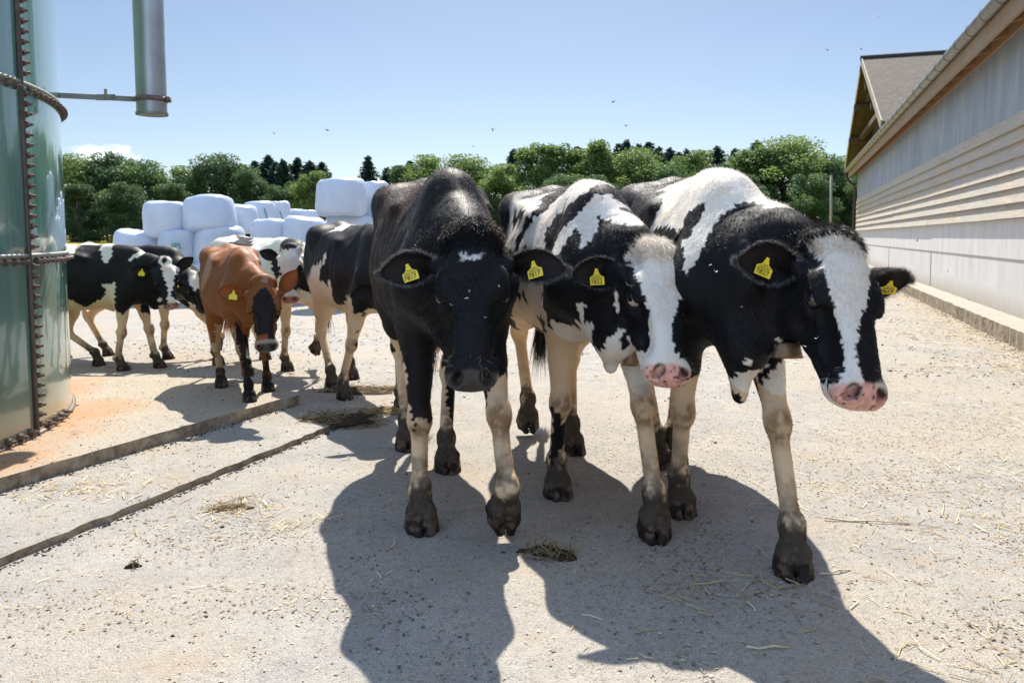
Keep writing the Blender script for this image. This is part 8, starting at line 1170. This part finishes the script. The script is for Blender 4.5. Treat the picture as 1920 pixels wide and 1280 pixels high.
def quads(c, size, g, up=0.25):
    n = len(c); a = g.normal(0, 1, (n, 3)); a[:, 2] *= .6; a /= np.linalg.norm(a, axis=1)[:, None]; b2 = np.cross(a, g.normal(0, 1, (n, 3))); b2 /= np.linalg.norm(b2, axis=1)[:, None]
    s = (size * g.uniform(.6, 1.3, n))[:, None]; a2 = a * s; b2 = b2 * s * .62
    v = np.stack([c - a2, c + b2 - a2 * .1, c + a2, c - b2 - a2 * .1], 1).reshape(-1, 3); return v, np.arange(n * 4).reshape(-1, 4)
def broadleaf(seed, H=10.0, Wd=8.0, n=21000, low=.0, mat=0):
    g = np.random.default_rng(seed); L = []; nl = int(g.integers(60, 80))
    for _ in range(nl):
        t = g.random() ** .8; z = H * (low + (.97 - low) * t); rad = Wd / 2 * (math.sin(math.pi * min(1, .24 + .70 * t)) ** .6) * g.uniform(.3, 1.0); an = g.uniform(0, 2 * math.pi)
        L.append((rad * math.cos(an) * .82, rad * math.sin(an) * .82, z, g.uniform(.55, 1.35) * Wd / 8, g.uniform(.0, 1)))
    L = np.array(L); w = L[:, 3] ** 2; k = g.choice(nl, n, p=w / w.sum()); d = g.normal(0, 1, (n, 3)); d /= np.linalg.norm(d, axis=1)[:, None]
    r = L[k, 3] * (g.random(n) ** .30) * g.uniform(.85, 1.2, n); c = L[k, :3] + d * r[:, None] * (1, 1, .8); c[:, 2] = np.clip(c[:, 2], H * .02, H * 1.02)
    v, f = quads(c, .125, g); tone = np.clip(L[k, 4] * .55 + .25 * g.random(n) + .15, 0, 1); pc = np.repeat(tone, 4)[:, None] * np.ones((1, 3))
    crown = np_mesh("crown", v, f, (M_LEAF[mat],), False, None, pc)
    b = MB(); b.tube([(0, 0, -.1), (.05, 0, H * .2), (.1, .05, H * .5), (.05, 0, H * .85)], [.28, .22, .13, .03], 9)
    for i in range(9):
        q = L[int(g.integers(nl))]; zz = H * g.uniform(.15, .5); b.tube([(0.05, 0, zz), (q[0] * .5, q[1] * .5, zz + (q[2] - zz) * .6), (q[0], q[1], q[2])], [.10, .07, .02], 6)
    return crown, b.mesh("trunk", [M_BARK], True)
def conifer(seed, H=13.0, Wd=5.6, n=9000):
    g = np.random.default_rng(seed); C_ = []; nb = 220
    for i in range(nb):      # drooping boughs, longer towards the foot
        t = (i + g.random()) / nb; z = H * (.04 + .95 * t); a = i * 2.399 + g.uniform(-.3, .3); rr = (Wd / 2 * (1 - t) ** .62 + .06) * g.uniform(.6, 1.1); kq = max(4, int(n / nb * (1.6 * (1 - t) + .35)))
        u = g.random(kq) ** .6; pts = np.stack([np.cos(a) * rr * u, np.sin(a) * rr * u, z - .45 * rr * u ** 1.3 + .22 * rr * u ** 4], 1); C_.append(pts + g.normal(0, .13, pts.shape) * (1, 1, .9))
    C_.append(np.stack([g.normal(0, .05, 60), g.normal(0, .05, 60), g.uniform(H * .9, H * 1.01, 60)], 1))
    c = np.concatenate(C_); v, f = quads(c, .19, g); tone = g.random(len(c)) * .6 + .2 * (c[:, 2] / H)
    crown = np_mesh("crown", v, f, (M_NEEDLE,), False, None, np.repeat(tone, 4)[:, None] * np.ones((1, 3)))
    b = MB(); b.tube([(0, 0, -.1), (0, 0, H * .5), (0, 0, H)], [.22, .13, .02], 8); return crown, b.mesh("trunk", [M_BARK], True)
BT = [broadleaf(11, 10, 9, mat=0), broadleaf(12, 10, 8, mat=1), broadleaf(13, 10, 8.5, mat=2), broadleaf(14, 10, 10, mat=1), broadleaf(15, 10, 6.0, 15000, mat=1), broadleaf(16, 10, 7.5, mat=2)]
CT = [conifer(21), conifer(22, 13, 4.8), conifer(23, 13, 6.2)]
def tree(kind, px, topy, Y, k, wide, label, cat="tree", group=None):
    H = .66 - (topy - 443) / 1500 * Y; x = (px - 960) / 1500 * Y; me = (CT if kind == 'c' else BT)[k]; sc = H / (13 if kind == 'c' else 10)
    o = empty("spruce_tree" if kind == 'c' else "broadleaf_tree", (x, Y, .46), (px * 1.7) % 6.28); o.scale = (sc * wide * (1.2 if kind == 'b' else 1.0), sc * wide * 1.1, sc)
    tag(o, label, cat, group or ("spruces in the wood behind the yard" if kind == 'c' else "leafy trees at the edge of the wood"))
    obj("crown", me[0], o); obj("trunk", me[1], o)
ORD = ["first", "second", "third", "fourth", "fifth", "sixth", "seventh", "eighth", "ninth", "tenth", "eleventh", "twelfth", "thirteenth", "fourteenth", "fifteenth", "sixteenth", "seventeenth", "eighteenth", "nineteenth", "twentieth"]
FT = [ # px, top, Y, mesh, wide, how it looks
 (95, 305, 86, 0, 1.15, "bushy dark green tree half hidden behind the tank"), (160, 296, 84, 3, 1.05, "broad rounded tree right beside the green tank"),
 (222, 292, 85, 2, 1.1, "tall leafy tree above the left end of the bale stack"), (285, 306, 84, 0, 1.0, "leafy tree with a low crown above the leaning bales"),
 (345, 318, 83, 1, .9, "small leafy tree in the dip left of the rounded tall one"), (412, 292, 84, 2, 1.1, "rounded tall tree above the tilted bale"),
 (470, 325, 82, 5, .9, "dark low tree in front of the dense spruces"), (590, 326, 78, 1, .85, "bright green bushy tree behind the highest bale"),
 (640, 345, 84, 5, .9, "dark leafy tree behind the bale pair on top"), (700, 350, 84, 2, .9, "low dark tree left of the black cow's back"),
 (758, 318, 84, 5, .9, "leafy tree directly left of the black cow's withers"), (805, 296, 82, 1, .95, "bright green domed tree behind the black cow's withers"),
 (880, 296, 84, 3, 1.0, "airy light green tree just right of the black cow's withers"), (945, 312, 80, 1, 1.0, "pale green bushy tree over the gap between the black and the pied cow"),
 (1005, 272, 84, 4, 1.0, "tall slim leafy tree, leftmost of the three poplar-like crowns"), (1055, 275, 85, 4, .95, "tall slim leafy tree, middle one of the three poplar-like crowns"),
 (1115, 267, 84, 4, 1.05, "tall slim leafy tree, rightmost and highest of the three poplar-like crowns"), (1060, 330, 76, 0, 1.0, "low bushy tree in front of the slim crowns"),
 (1185, 285, 84, 3, .95, "broad dark tree above the middle pied cow's withers"), (1240, 310, 80, 0, 1.0, "low leafy tree behind the gap between the two pied cows"),
 (1295, 290, 84, 1, .95, "rounded tree behind the right pied cow's withers"), (1350, 310, 82, 2, .95, "dark bushy tree right of the right pied cow's withers"),
 (1405, 290, 84, 5, .95, "dense dark tree left of the great rounded one"), (1462, 265, 84, 3, 1.2, "great rounded tree, highest of the leafy crowns near the barn"),
 (1535, 292, 84, 2, 1.05, "dark leafy tree just left of the pale pole"), (1575, 300, 88, 1, .8, "thin light green tree close to the barn's corner"),
 (1640, 300, 86, 0, 1.0, "leafy tree mostly hidden behind the barn's far corner"),
 (560, 345, 82, 0, .9, "dark low tree behind the low bales"), (1510, 330, 76, 0, 1.0, "dense low tree under the great rounded crown"), (1120, 335, 77, 5, 1.1, "low dark bush-like tree behind the middle pied cow"), (1390, 335, 76, 5, 1.1, "low dark bush-like tree behind the right pied cow's neck"),
 (1600, 335, 80, 2, .9, "low dark tree at the foot of the barn's corner"), (520, 350, 80, 2, .9, "low dark leafy tree at the foot of the spruces"), (860, 340, 76, 2, 1.0, "low dark tree behind the black cow's shoulder"), (240, 345, 78, 2, 1.1, "low dark tree under the tall crown above the bale stack"), (330, 350, 78, 5, 1.1, "low dark tree behind the upper bales"), (150, 350, 78, 5, 1.0, "low dark tree at the meadow's edge beside the tank"),
]
for i, (px, ty, Y, k, w, lb) in enumerate(FT): tree('b', px, ty, Y, k, w, lb)
FC = [(1100, 290), (1135, 284), (1195, 276), (1232, 280), (1270, 290), (1310, 286), (470, 318), (495, 312), (522, 308), (548, 312), (575, 314), (340, 322), (430, 316), (372, 318), (458, 312), (482, 306), (508, 296), (535, 303), (562, 300), (585, 306), (607, 308), (693, 296), (728, 318), (770, 306), (962, 285), (1030, 300), (1080, 280), (1158, 275), (1172, 268), (1213, 272), (1252, 283), (1285, 285), (1340, 279), (1372, 284), (1414, 270), (1500, 290), (1555, 300)]
EXT = ORD + ["twenty-" + q for q in ORD[:9]] + ["thirtieth"] + ["thirty-" + q for q in ORD[:9]]
for i, (px, ty) in enumerate(sorted(FC)): tree('c', px, ty, 93 + (i * 7) % 9, i % 3, 1.3 + .22 * ((i * 5) % 3), "dark pointed spruce behind the leafy trees, " + EXT[i] + " spruce from the left")
#BUILD
G_ = "young cattle walking across the yard"
def pied_head(S, va, a, b, c, head, col, hl): pass
def pale_muzzle(S, va, a, b, c, head, col, hl):
    # pale ring of hair round a dark muzzle
    w = np.maximum(sstep(a, .425, .440) * (1 - sstep(a, .452, .465)), sstep(a, .36, .42) * sstep(np.abs(b) - c * .3, .065, .085)) * head * .7
    col += (np.array((.42, .34, .25)) - col) * w[:, None]
EAR0 = {-1: ((.10, -1, -.06), (.10, .05, 1)), 1: ((.10, 1, -.06), (.10, -.05, 1))}
A_ = COWS
A_['a'].ear_col = {1: BLACK, -1: BLACK}
build_cow(A_['a'], "all black heifer with a small white forehead flash and ear tags numbered 7817", .006, SEEDS['a'], (BLACK, WHITE, RUST_SHEEN), .004, extra=black_cow_marks, hair=110000, tuft=2600,
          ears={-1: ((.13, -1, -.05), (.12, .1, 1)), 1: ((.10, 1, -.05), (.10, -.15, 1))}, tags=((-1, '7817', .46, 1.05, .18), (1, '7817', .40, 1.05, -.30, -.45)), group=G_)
A_['b'].ear_col = {1: BLACK, -1: BLACK}
build_cow(A_['b'], "middle one of the three front heifers, pied with a broad white blaze, ear tag 7822", .006, SEEDS['b'], (BLACK, WHITE), .0035, muzzle=PINK, spots=1.0, hair=110000, tuft=1100,
          ears={-1: ((-1, -.12, -.02), (-.05, -1, .25), dict(world=1)), 1: ((.02, .22, 1), (-.35, -1, .3), dict(world=1, length=.20, width=.12))}, tags=((-1, '7822', .50, 1.05, .02),), group=G_, eye_white=1)
A_['c'].ear_col = {1: BLACK, -1: BLACK}
build_cow(A_['c'], "rightmost pied heifer, black faced with a narrowing white blaze and white back, ear tag 7827", .006, SEEDS['c'], (BLACK, WHITE), .0035, muzzle=PINK, spots=.6, hair=110000, tuft=2200,
          ears={-1: ((-1, -.10, .10), (-.1, -1, .2), dict(world=1, length=.20, width=.125)), 1: ((1, .22, .02), (.1, -.75, -.70), dict(world=1, length=.165, width=.125))}, tags=((-1, '7827', .50, 1.1, -.30), (1, '7827', .38, 1.05, -.2, -.3)), group=G_)
A_['d'].ear_col = {1: BLACK, -1: BLACK}
build_cow(A_['d'], "black heifer with white flanks and speckled white legs, half hidden behind the all black one", .011, SEEDS['d'], (BLACK, WHITE), .010, hair=16000, group=G_)
A_['e'].ear_col = {1: BROWN * 1.3, -1: BROWN * 1.3}
build_cow(A_['e'], "small red brown heifer with a dark face and pale muzzle ring", .010, SEEDS['e'], (BROWN, np.array((.016, .010, .008)), np.array((.34, .28, .22)), np.array((.36, .19, .12)), np.array((.36, .23, .12))), .010, extra=pale_muzzle, hair=22000,
          ears={-1: ((-1, -.1, .12), (-.05, -1, .15), dict(world=1)), 1: ((.50, .15, .75), (.25, -1, .1), dict(world=1))}, tags=((-1, '', .42, 1.0, .0),), ear_inner=(.36, .13, .045), group=G_)
A_['f'].ear_col = {1: BLACK * 2, -1: BLACK * 2}
build_cow(A_['f'], "mostly white heifer with dark ears looking at the camera over the brown one", .011, SEEDS['f'], (WHITE, BLACK * 1.6), .010, muzzle=(.42, .19, .15), hair=16000,
          ears={-1: ((-.45, -1, -.1), (.2, .5, 1)), 1: ((-.45, 1, -.1), (.2, -.5, 1))}, group=G_)
A_['g'].ear_col = {1: BLACK, -1: BLACK}
build_cow(A_['g'], "black and white heifer seen from the side, its rump hidden by the green tank", .010, SEEDS['g'], (BLACK, WHITE), .006, muzzle=(.40, .22, .18), hair=18000,
          ears={-1: ((-1, -.1, .10), (.1, -1, .15), dict(world=1)), 1: ((.75, .3, .6), (.4, -1, .2), dict(world=1))}, tags=((-1, '', .45, 1.0, 0),), group=G_)
A_['h'].ear_col = {1: BLACK, -1: BLACK}
build_cow(A_['h'], "black heifer mostly hidden behind the side-on one, only its head and two white legs showing", .012, SEEDS['h'], (BLACK, WHITE), .010, hair=6000,
          ears={-1: ((-.1, -1, .0), (.1, .2, 1))}, tags=((-1, '', .45, 1.0, 0),), group=G_)
collar(A_['b'], .032, "brown metal cow bell on a dark strap under the jaw of the heifer tagged 7822", (.085, .06), drop=-.015)
collar(A_['c'], .032, "brass coloured cow bell behind the jaw of the rightmost heifer", (.10, .05), drop=-.030)
collar(A_['f'], .032, "small dull cow bell hanging on the white heifer's neck strap", (.08, .10))
# ------------------------------------------------------------------ litter on the yard
M_STRAW = NT("straw"); _c = M_STRAW.attr("coat"); M_STRAW.bsdf(_c, .6, spec=.35); M_STRAW = M_STRAW.m
M_CRUMB = NT("dirt"); _c = M_CRUMB.attr("coat"); M_CRUMB.bsdf(_c, .95, spec=.1); M_CRUMB = M_CRUMB.m
gl = np.random.default_rng(12)
def ground_z(x, y):
    """height of what one stands on at x, y (the slab and the plinth are raised)"""
    e = (-.93 + 2.41) * (y - .35) - (4.50 - .35) * (x + 2.41)      # left of the slab's edge
    p = (p1.x - pl[0][0]) * (y - pl[0][1]) - (p1.y - pl[0][1]) * (x - pl[0][0])
    z = np.zeros_like(x); z = np.where((e > 0) & (y < 4.95) & (x < -.9), .028, z); return np.where((p > 0) & (y < 4.95 + np.minimum(.45, np.maximum(0, -1.4 - x) * .8)) & (x < -1.35), .088, z)
STRAWC = np.array([(.46, .33, .15), (.55, .43, .23), (.36, .24, .10), (.62, .52, .32), (.22, .15, .075)])
def straws(x, y, L, lift=.012, wid=.0028):
    n = len(x); a = gl.uniform(0, np.pi, n); z0 = ground_z(x, y) + .003; d = np.stack([np.cos(a), np.sin(a), np.zeros(n)], 1); s = np.stack([-np.sin(a), np.cos(a), np.zeros(n)], 1)
    bend = gl.normal(0, .10, n)[:, None] * L[:, None]; w = (wid * gl.uniform(.6, 1.4, n))[:, None] / 2; li = (gl.random(n) ** 2 * lift)[:, None]; tl = gl.normal(0, .02, n)[:, None] * L[:, None]
    base = np.stack([x, y, z0], 1); rows = []; up = np.array((0, 0, 1.0))
    for t in (-.5, 0, .5):
        c = base + d * L[:, None] * t + s * bend * (1 - 4 * t * t) + up * (li * (.6 + t) + np.abs(tl) * (t + .5)); rows += [c - s * w, c + up * w * 1.1, c + s * w]
    v = np.stack(rows, 1).reshape(-1, 3); b = np.arange(n)[:, None] * 9; F = np.concatenate([b + np.array([[o, o + 1, o + 4, o + 3]]) for o in (0, 1, 3, 4)])
    col = STRAWC[gl.integers(0, 5, n)] * gl.uniform(.75, 1.2, n)[:, None]; return v, F, np.repeat(col, 9, 0)
def join(parts):
    o = 0; V_, F_, C_ = [], [], []
    for a, b, c in parts: V_.append(a); F_.append(b + o); C_.append(c); o += len(a)
    return np.concatenate(V_), np.concatenate(F_), np.concatenate(C_)
def area(n, x0, x1, y0, y1): return gl.uniform(x0, x1, n), gl.uniform(y0, y1, n)
def patch(n, cx, cy, sx, sy): return gl.normal(cx, sx, n), gl.normal(cy, sy, n)
def alongk(n, off, sp, t0=2, t1=30):
    t = t0 + (t1 - t0) * gl.random(n) ** 1.6; q = 2.06 - off - np.abs(gl.normal(0, sp, n)); return DN.x * q + DD.x * t, DN.y * q + DD.y * t
P = []
for (x, y), l0, l1 in ((area(900, -3, 3.4, 1.3, 6), .012, .045), (area(130, .7, 2.3, 1.4, 3.6), .03, .11), (alongk(3600, 0, .26), .02, .10), (alongk(1600, .2, .9), .015, .07), (area(1300, -3.5, 6, 5, 14), .03, .12),
                       (patch(70, -1.10, 3.02, .10, .10), .02, .10), (patch(40, -.80, 2.86, .09, .06), .02, .08), (patch(34, .66, 2.33, .16, .10), .03, .12), (patch(22, 1.15, 1.95, .12, .1), .03, .11), (patch(120, -1.75, 3.2, .14, .10), .02, .08), (patch(16, 1.35, 1.75, .12, .1), .03, .11), (patch(60, 1.75, 2.9, .22, .10), .02, .08), (patch(70, 2.1, 3.6, .30, .16), .02, .09), (patch(40, 1.9, 2.25, .14, .08), .02, .10), (patch(50, 2.9, 4.6, .3, .2), .03, .10)):
    P.append(straws(x, y, gl.uniform(l0, l1, len(x))))
v, f, c = join(P); tag(obj("straw_litter", np_mesh("straw_litter", v, f, (M_STRAW,), False, None, c)), kind="stuff")
# chaff: thin flakes lying flat
def flakes(x, y, s, cols):
    n = len(x); a = gl.uniform(0, 6.28, n); z = ground_z(x, y) + .0025; s = s[:, None]; d = np.stack([np.cos(a), np.sin(a), gl.normal(0, .12, n)], 1) * s; e = np.stack([-np.sin(a), np.cos(a), gl.normal(0, .12, n)], 1) * s * gl.uniform(.25, .8, n)[:, None]
    b = np.stack([x, y, z + np.abs(gl.normal(0, .0012, n))], 1); v = np.stack([b - d, b + e - d * .2, b + d, b - e + d * .1], 1).reshape(-1, 3); v[:, 2] = np.maximum(v[:, 2], np.repeat(z, 4))
    return v, np.arange(n * 4).reshape(-1, 4), np.repeat(cols[gl.integers(0, len(cols), n)] * gl.uniform(.7, 1.25, n)[:, None], 4, 0)
CH = np.array([(.36, .27, .16), (.42, .33, .20), (.27, .18, .095), (.19, .125, .065), (.22, .15, .08), (.46, .38, .25)])
DK = np.array([(.06, .045, .03), (.10, .07, .045), (.045, .035, .028)])
P = []
def clumpy(n, x0, x1, y0, y1, thr=.52, sc=1.6):
    x, y = area(n * 4, x0, x1, y0, y1); w = fbm(np.stack([x, y, x * 0], 1), sc, 3) + gl.normal(0, .07, n * 4); k = np.where(w > thr)[0][:n]; return x[k], y[k]
x, y = clumpy(15000, -3.2, 4.2, 1.2, 7.5); P.append(flakes(x, y, .0016 + .0065 * gl.random(len(x)) ** 2, CH))
x, y = clumpy(9000, .4, 3.2, 1.2, 5.0, .47, 2.2); P.append(flakes(x, y, .0018 + .008 * gl.random(len(x)) ** 2, CH))
x, y = clumpy(9000, -3.0, 4.0, 1.2, 6.5, .57, 3.1); P.append(flakes(x, y, .0018 + .0065 * gl.random(len(x)) ** 2, DK * 1.5))
for bx, by, sx, sy, n_ in ((-1.05, 2.75, .22, .10, 700), (-.55, 2.25, .20, .08, 500), (-1.3, 2.2, .25, .1, 500), (1.55, 3.3, .35, .15, 900), (2.0, 2.6, .30, .12, 900), (2.3, 4.2, .4, .2, 900), (1.35, 2.1, .2, .08, 400), (.75, 2.35, .2, .1, 500)):
    x, y = patch(n_, bx, by, sx, sy); P.append(flakes(x, y, .0018 + .007 * gl.random(n_) ** 2, np.concatenate([CH, DK * 2.2])))
x, y = alongk(16000, .0, .30); P.append(flakes(x, y, gl.uniform(.004, .015, len(x)), CH * 1.25))
x, y = clumpy(9000, -4, 7, 6, 16); P.append(flakes(x, y, gl.uniform(.008, .03, len(x)), CH))
v, f, c = join(P); tag(obj("chaff", np_mesh("chaff", v, f, (M_STRAW,), False, None, c)), kind="stuff")
# crumbs of dried dung and earth
def crumbs(x, y, s):
    n = len(x); t = np.array([(0, 0, 1), (.94, 0, -.33), (-.47, .82, -.33), (-.47, -.82, -.33), (.5, .5, .5), (-.6, .1, .55)]); ft = np.array([(0, 4, 5), (1, 4, 0), (4, 1, 2), (5, 4, 2), (5, 2, 3), (0, 5, 3), (1, 0, 3), (1, 3, 2)])
    v = t[None] * s[:, None, None] * gl.uniform(.6, 1.3, (n, 6, 1)) * np.array((1.25, 1.25, .62)); a = gl.uniform(0, 6.28, n); ca, sa = np.cos(a)[:, None], np.sin(a)[:, None]
    v = np.stack([v[:, :, 0] * ca - v[:, :, 1] * sa, v[:, :, 0] * sa + v[:, :, 1] * ca, v[:, :, 2]], 2); v += np.stack([x, y, ground_z(x, y) + s * .15], 1)[:, None]
    return v.reshape(-1, 3), (np.arange(n)[:, None, None] * 6 + ft[None]).reshape(-1, 3), np.repeat(DK[gl.integers(0, 3, n)] * gl.uniform(.7, 1.9, n)[:, None], 6, 0)
P = []
x, y = clumpy(3000, -3.2, 4.2, 1.2, 7.5, .54, 2.5); P.append(crumbs(x, y, gl.uniform(.0014, .0052, len(x))))
x, y = area(190, -3.0, 3.6, 1.2, 7); P.append(crumbs(x, y, .003 + .009 * gl.random(len(x)) ** 3))
x, y = alongk(1800, -.005, .06); P.append(crumbs(x, y, gl.uniform(.003, .011, len(x))))
x, y = clumpy(1100, -4, 5, 5, 14, .52, 1.2); P.append(crumbs(x, y, gl.uniform(.004, .014, len(x))))
t_ = gl.random(700); q_ = np.abs(gl.normal(0, .012, 700)); x, y = -2.41 + 1.48 * t_ + q_ * .94 + .010, .35 + 4.15 * t_ - q_ * .34 - .004; P.append(crumbs(x, y, gl.uniform(.002, .008, 700)))
t_ = gl.random(500); q_ = np.abs(gl.normal(0, .03, 500)); x, y = -2.4 + 1.05 * t_ + q_ * .9 + .01, 2.43 + 2.39 * t_ - q_ * .4 - .005; P.append(crumbs(x, y, gl.uniform(.002, .008, 500)))
v, f, c = join(P); tag(obj("dirt_crumbs", np_mesh("dirt_crumbs", v, f, (M_CRUMB,), False, None, c)), kind="stuff")
# dung and straw heaps one can point at
def heap(name, label, cat, cx, cy, rx, ry, h, n, dark, L=(.03, .10), seed=1):
    g = np.random.default_rng(seed); parts = []; nu, nv = 28, 8; vs = []
    for j in range(nv):
        t = j / (nv - 1)
        for i in range(nu):
            a = 2 * np.pi * i / nu; r = t * (1 + .3 * math.sin(2 * a + seed) + .18 * math.sin(5 * a + 2 * seed) + .1 * math.sin(9 * a)); vs.append((rx * r * math.cos(a), ry * r * math.sin(a), h * (1 - t ** 1.5) + .004 * (t < 1) - .004 * (t == 1)))
    vs = np.array(vs); vs[:, 2] += (vnoise(vs, 70, seed) - .5) * h * .9 * (vs[:, 2] > 0); F = [(j * nu + i, (j + 1) * nu + i, (j + 1) * nu + (i + 1) % nu, j * nu + (i + 1) % nu) for j in range(nv - 1) for i in range(nu)]
    z0 = float(ground_z(np.array([cx]), np.array([cy]))[0])
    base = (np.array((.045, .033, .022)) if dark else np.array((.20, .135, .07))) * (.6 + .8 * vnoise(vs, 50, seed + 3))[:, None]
    parts.append((vs, np.array(F), base))
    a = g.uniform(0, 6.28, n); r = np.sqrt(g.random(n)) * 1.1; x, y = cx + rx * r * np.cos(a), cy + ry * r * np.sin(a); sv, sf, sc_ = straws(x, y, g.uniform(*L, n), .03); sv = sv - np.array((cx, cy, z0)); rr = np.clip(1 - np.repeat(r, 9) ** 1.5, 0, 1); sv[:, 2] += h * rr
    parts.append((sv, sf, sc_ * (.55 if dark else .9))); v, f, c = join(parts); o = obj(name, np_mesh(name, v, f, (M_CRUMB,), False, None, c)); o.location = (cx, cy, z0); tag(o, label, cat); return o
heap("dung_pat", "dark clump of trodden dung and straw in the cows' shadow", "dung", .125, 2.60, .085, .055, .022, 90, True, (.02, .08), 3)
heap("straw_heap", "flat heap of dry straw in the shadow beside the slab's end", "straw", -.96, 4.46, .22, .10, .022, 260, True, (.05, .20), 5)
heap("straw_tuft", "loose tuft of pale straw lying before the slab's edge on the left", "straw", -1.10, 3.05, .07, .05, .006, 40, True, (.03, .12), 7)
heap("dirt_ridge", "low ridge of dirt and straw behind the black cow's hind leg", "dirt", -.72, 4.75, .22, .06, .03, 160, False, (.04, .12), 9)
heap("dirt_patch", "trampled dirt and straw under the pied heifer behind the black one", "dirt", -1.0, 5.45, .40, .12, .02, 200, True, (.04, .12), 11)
heap("dung_crumb", "small dark dung lump near the front of the left foreground", "dung", -1.22, 2.50, .022, .016, .010, 6, True, (.02, .04), 13)
# single stalks that stand out
for px_, py_, ang, L_, lb in ((1.32, 2.90, -.16, .30, "long pale straw stalk lying right of the right heifer's foreleg"), (.66, 1.985, .06, .115, "pale straw stalk lying alone in the shadow at the bottom"), (1.02, 2.45, .35, .12, "short straw stalk just right of the right heifer's raised step")):
    d = Vector((math.cos(ang), math.sin(ang), 0)); b = MB(); b.tube([Vector((px_, py_, .006)) + d * L_ * t + Vector((0, 0, .004 * math.sin(t * 9))) for t in (-.5, -.2, .1, .5)], [.003, .0032, .003, .0022], 6)
    tag(b.build("straw_stalk", simple("pale_stalk", (.60, .50, .32), .6), None, True), lb, "straw")
# ------------------------------------------------------------------ flies
M_FLY = simple("fly_body", (.02, .018, .016), .4); M_WING = simple("fly_wing", (.40, .38, .35), .3)
b = MB(); b.tube([(-.0042, 0, 0), (-.002, 0, .0006), (.001, 0, .0008), (.0035, 0, .0002)], [.0006, .0018, .0020, .0012], 8); fb = b.mesh("body", [M_FLY], True)
wm = {}
for s_ in (1, -1):
    b = MB(); z_ = .0018; pp = [(.001, s_ * .001, z_), (-.001, s_ * .006, z_ + .003), (-.006, s_ * .0085, z_ + .004), (-.008, s_ * .006, z_ + .003), (-.005, s_ * .002, z_ + .001)]
    b.add(pp + [(x, y, z + .0003) for x, y, z in pp], [(0, 1, 2, 3, 4), (9, 8, 7, 6, 5)] + [(i, i + 5, (i + 1) % 5 + 5, (i + 1) % 5) for i in range(5)]); wm[s_] = b.mesh("wing", [M_WING])
FLY = [(1060, 322, 2.6), (1107, 315, 2.7), (1480, 362, 2.5), (1532, 410, 2.4), (1012, 300, 2.4), (850, 323, 2.2), (1062, 375, 2.9), (1128, 373, 2.9), (1240, 372, 2.8), (1215, 322, 2.6), (1330, 498, 2.3), (1341, 510, 2.3), (1394, 577, 2.3), (1510, 650, 2.05), (1536, 636, 2.05), (880, 548, 2.25), (873, 560, 2.25), (844, 572, 2.25), (936, 538, 2.3), (910, 597, 2.2), (1147, 196, 2.2), (1172, 240, 2.4), (925, 248, 2.2), (888, 278, 2.3), (620, 248, 2.2), (520, 254, 2.2), (1630, 42, 2.4), (1540, 103, 2.4), (1600, 101, 2.3), (1778, 508, 2.1), (1718, 452, 2.3), (1686, 572, 2.2), (1820, 562, 2.2)]
for i, (fx, fy, Y) in enumerate(FLY):
    x = (fx - 960) / 1500 * Y; z = 1.06 - (fy - 443) / 1500 * Y
    o = empty("fly", (x, Y, z), i * 2.1); o.scale = (.7, .7, .7); o.rotation_euler = (.5 * math.sin(i), .6 * math.cos(i * 1.7), i * 2.1); tag(o, "tiny fly buzzing about the front cattle", "fly", "flies around the cattle")
    obj("body", fb, o); obj("wing", wm[1], o); obj("wing", wm[-1], o)
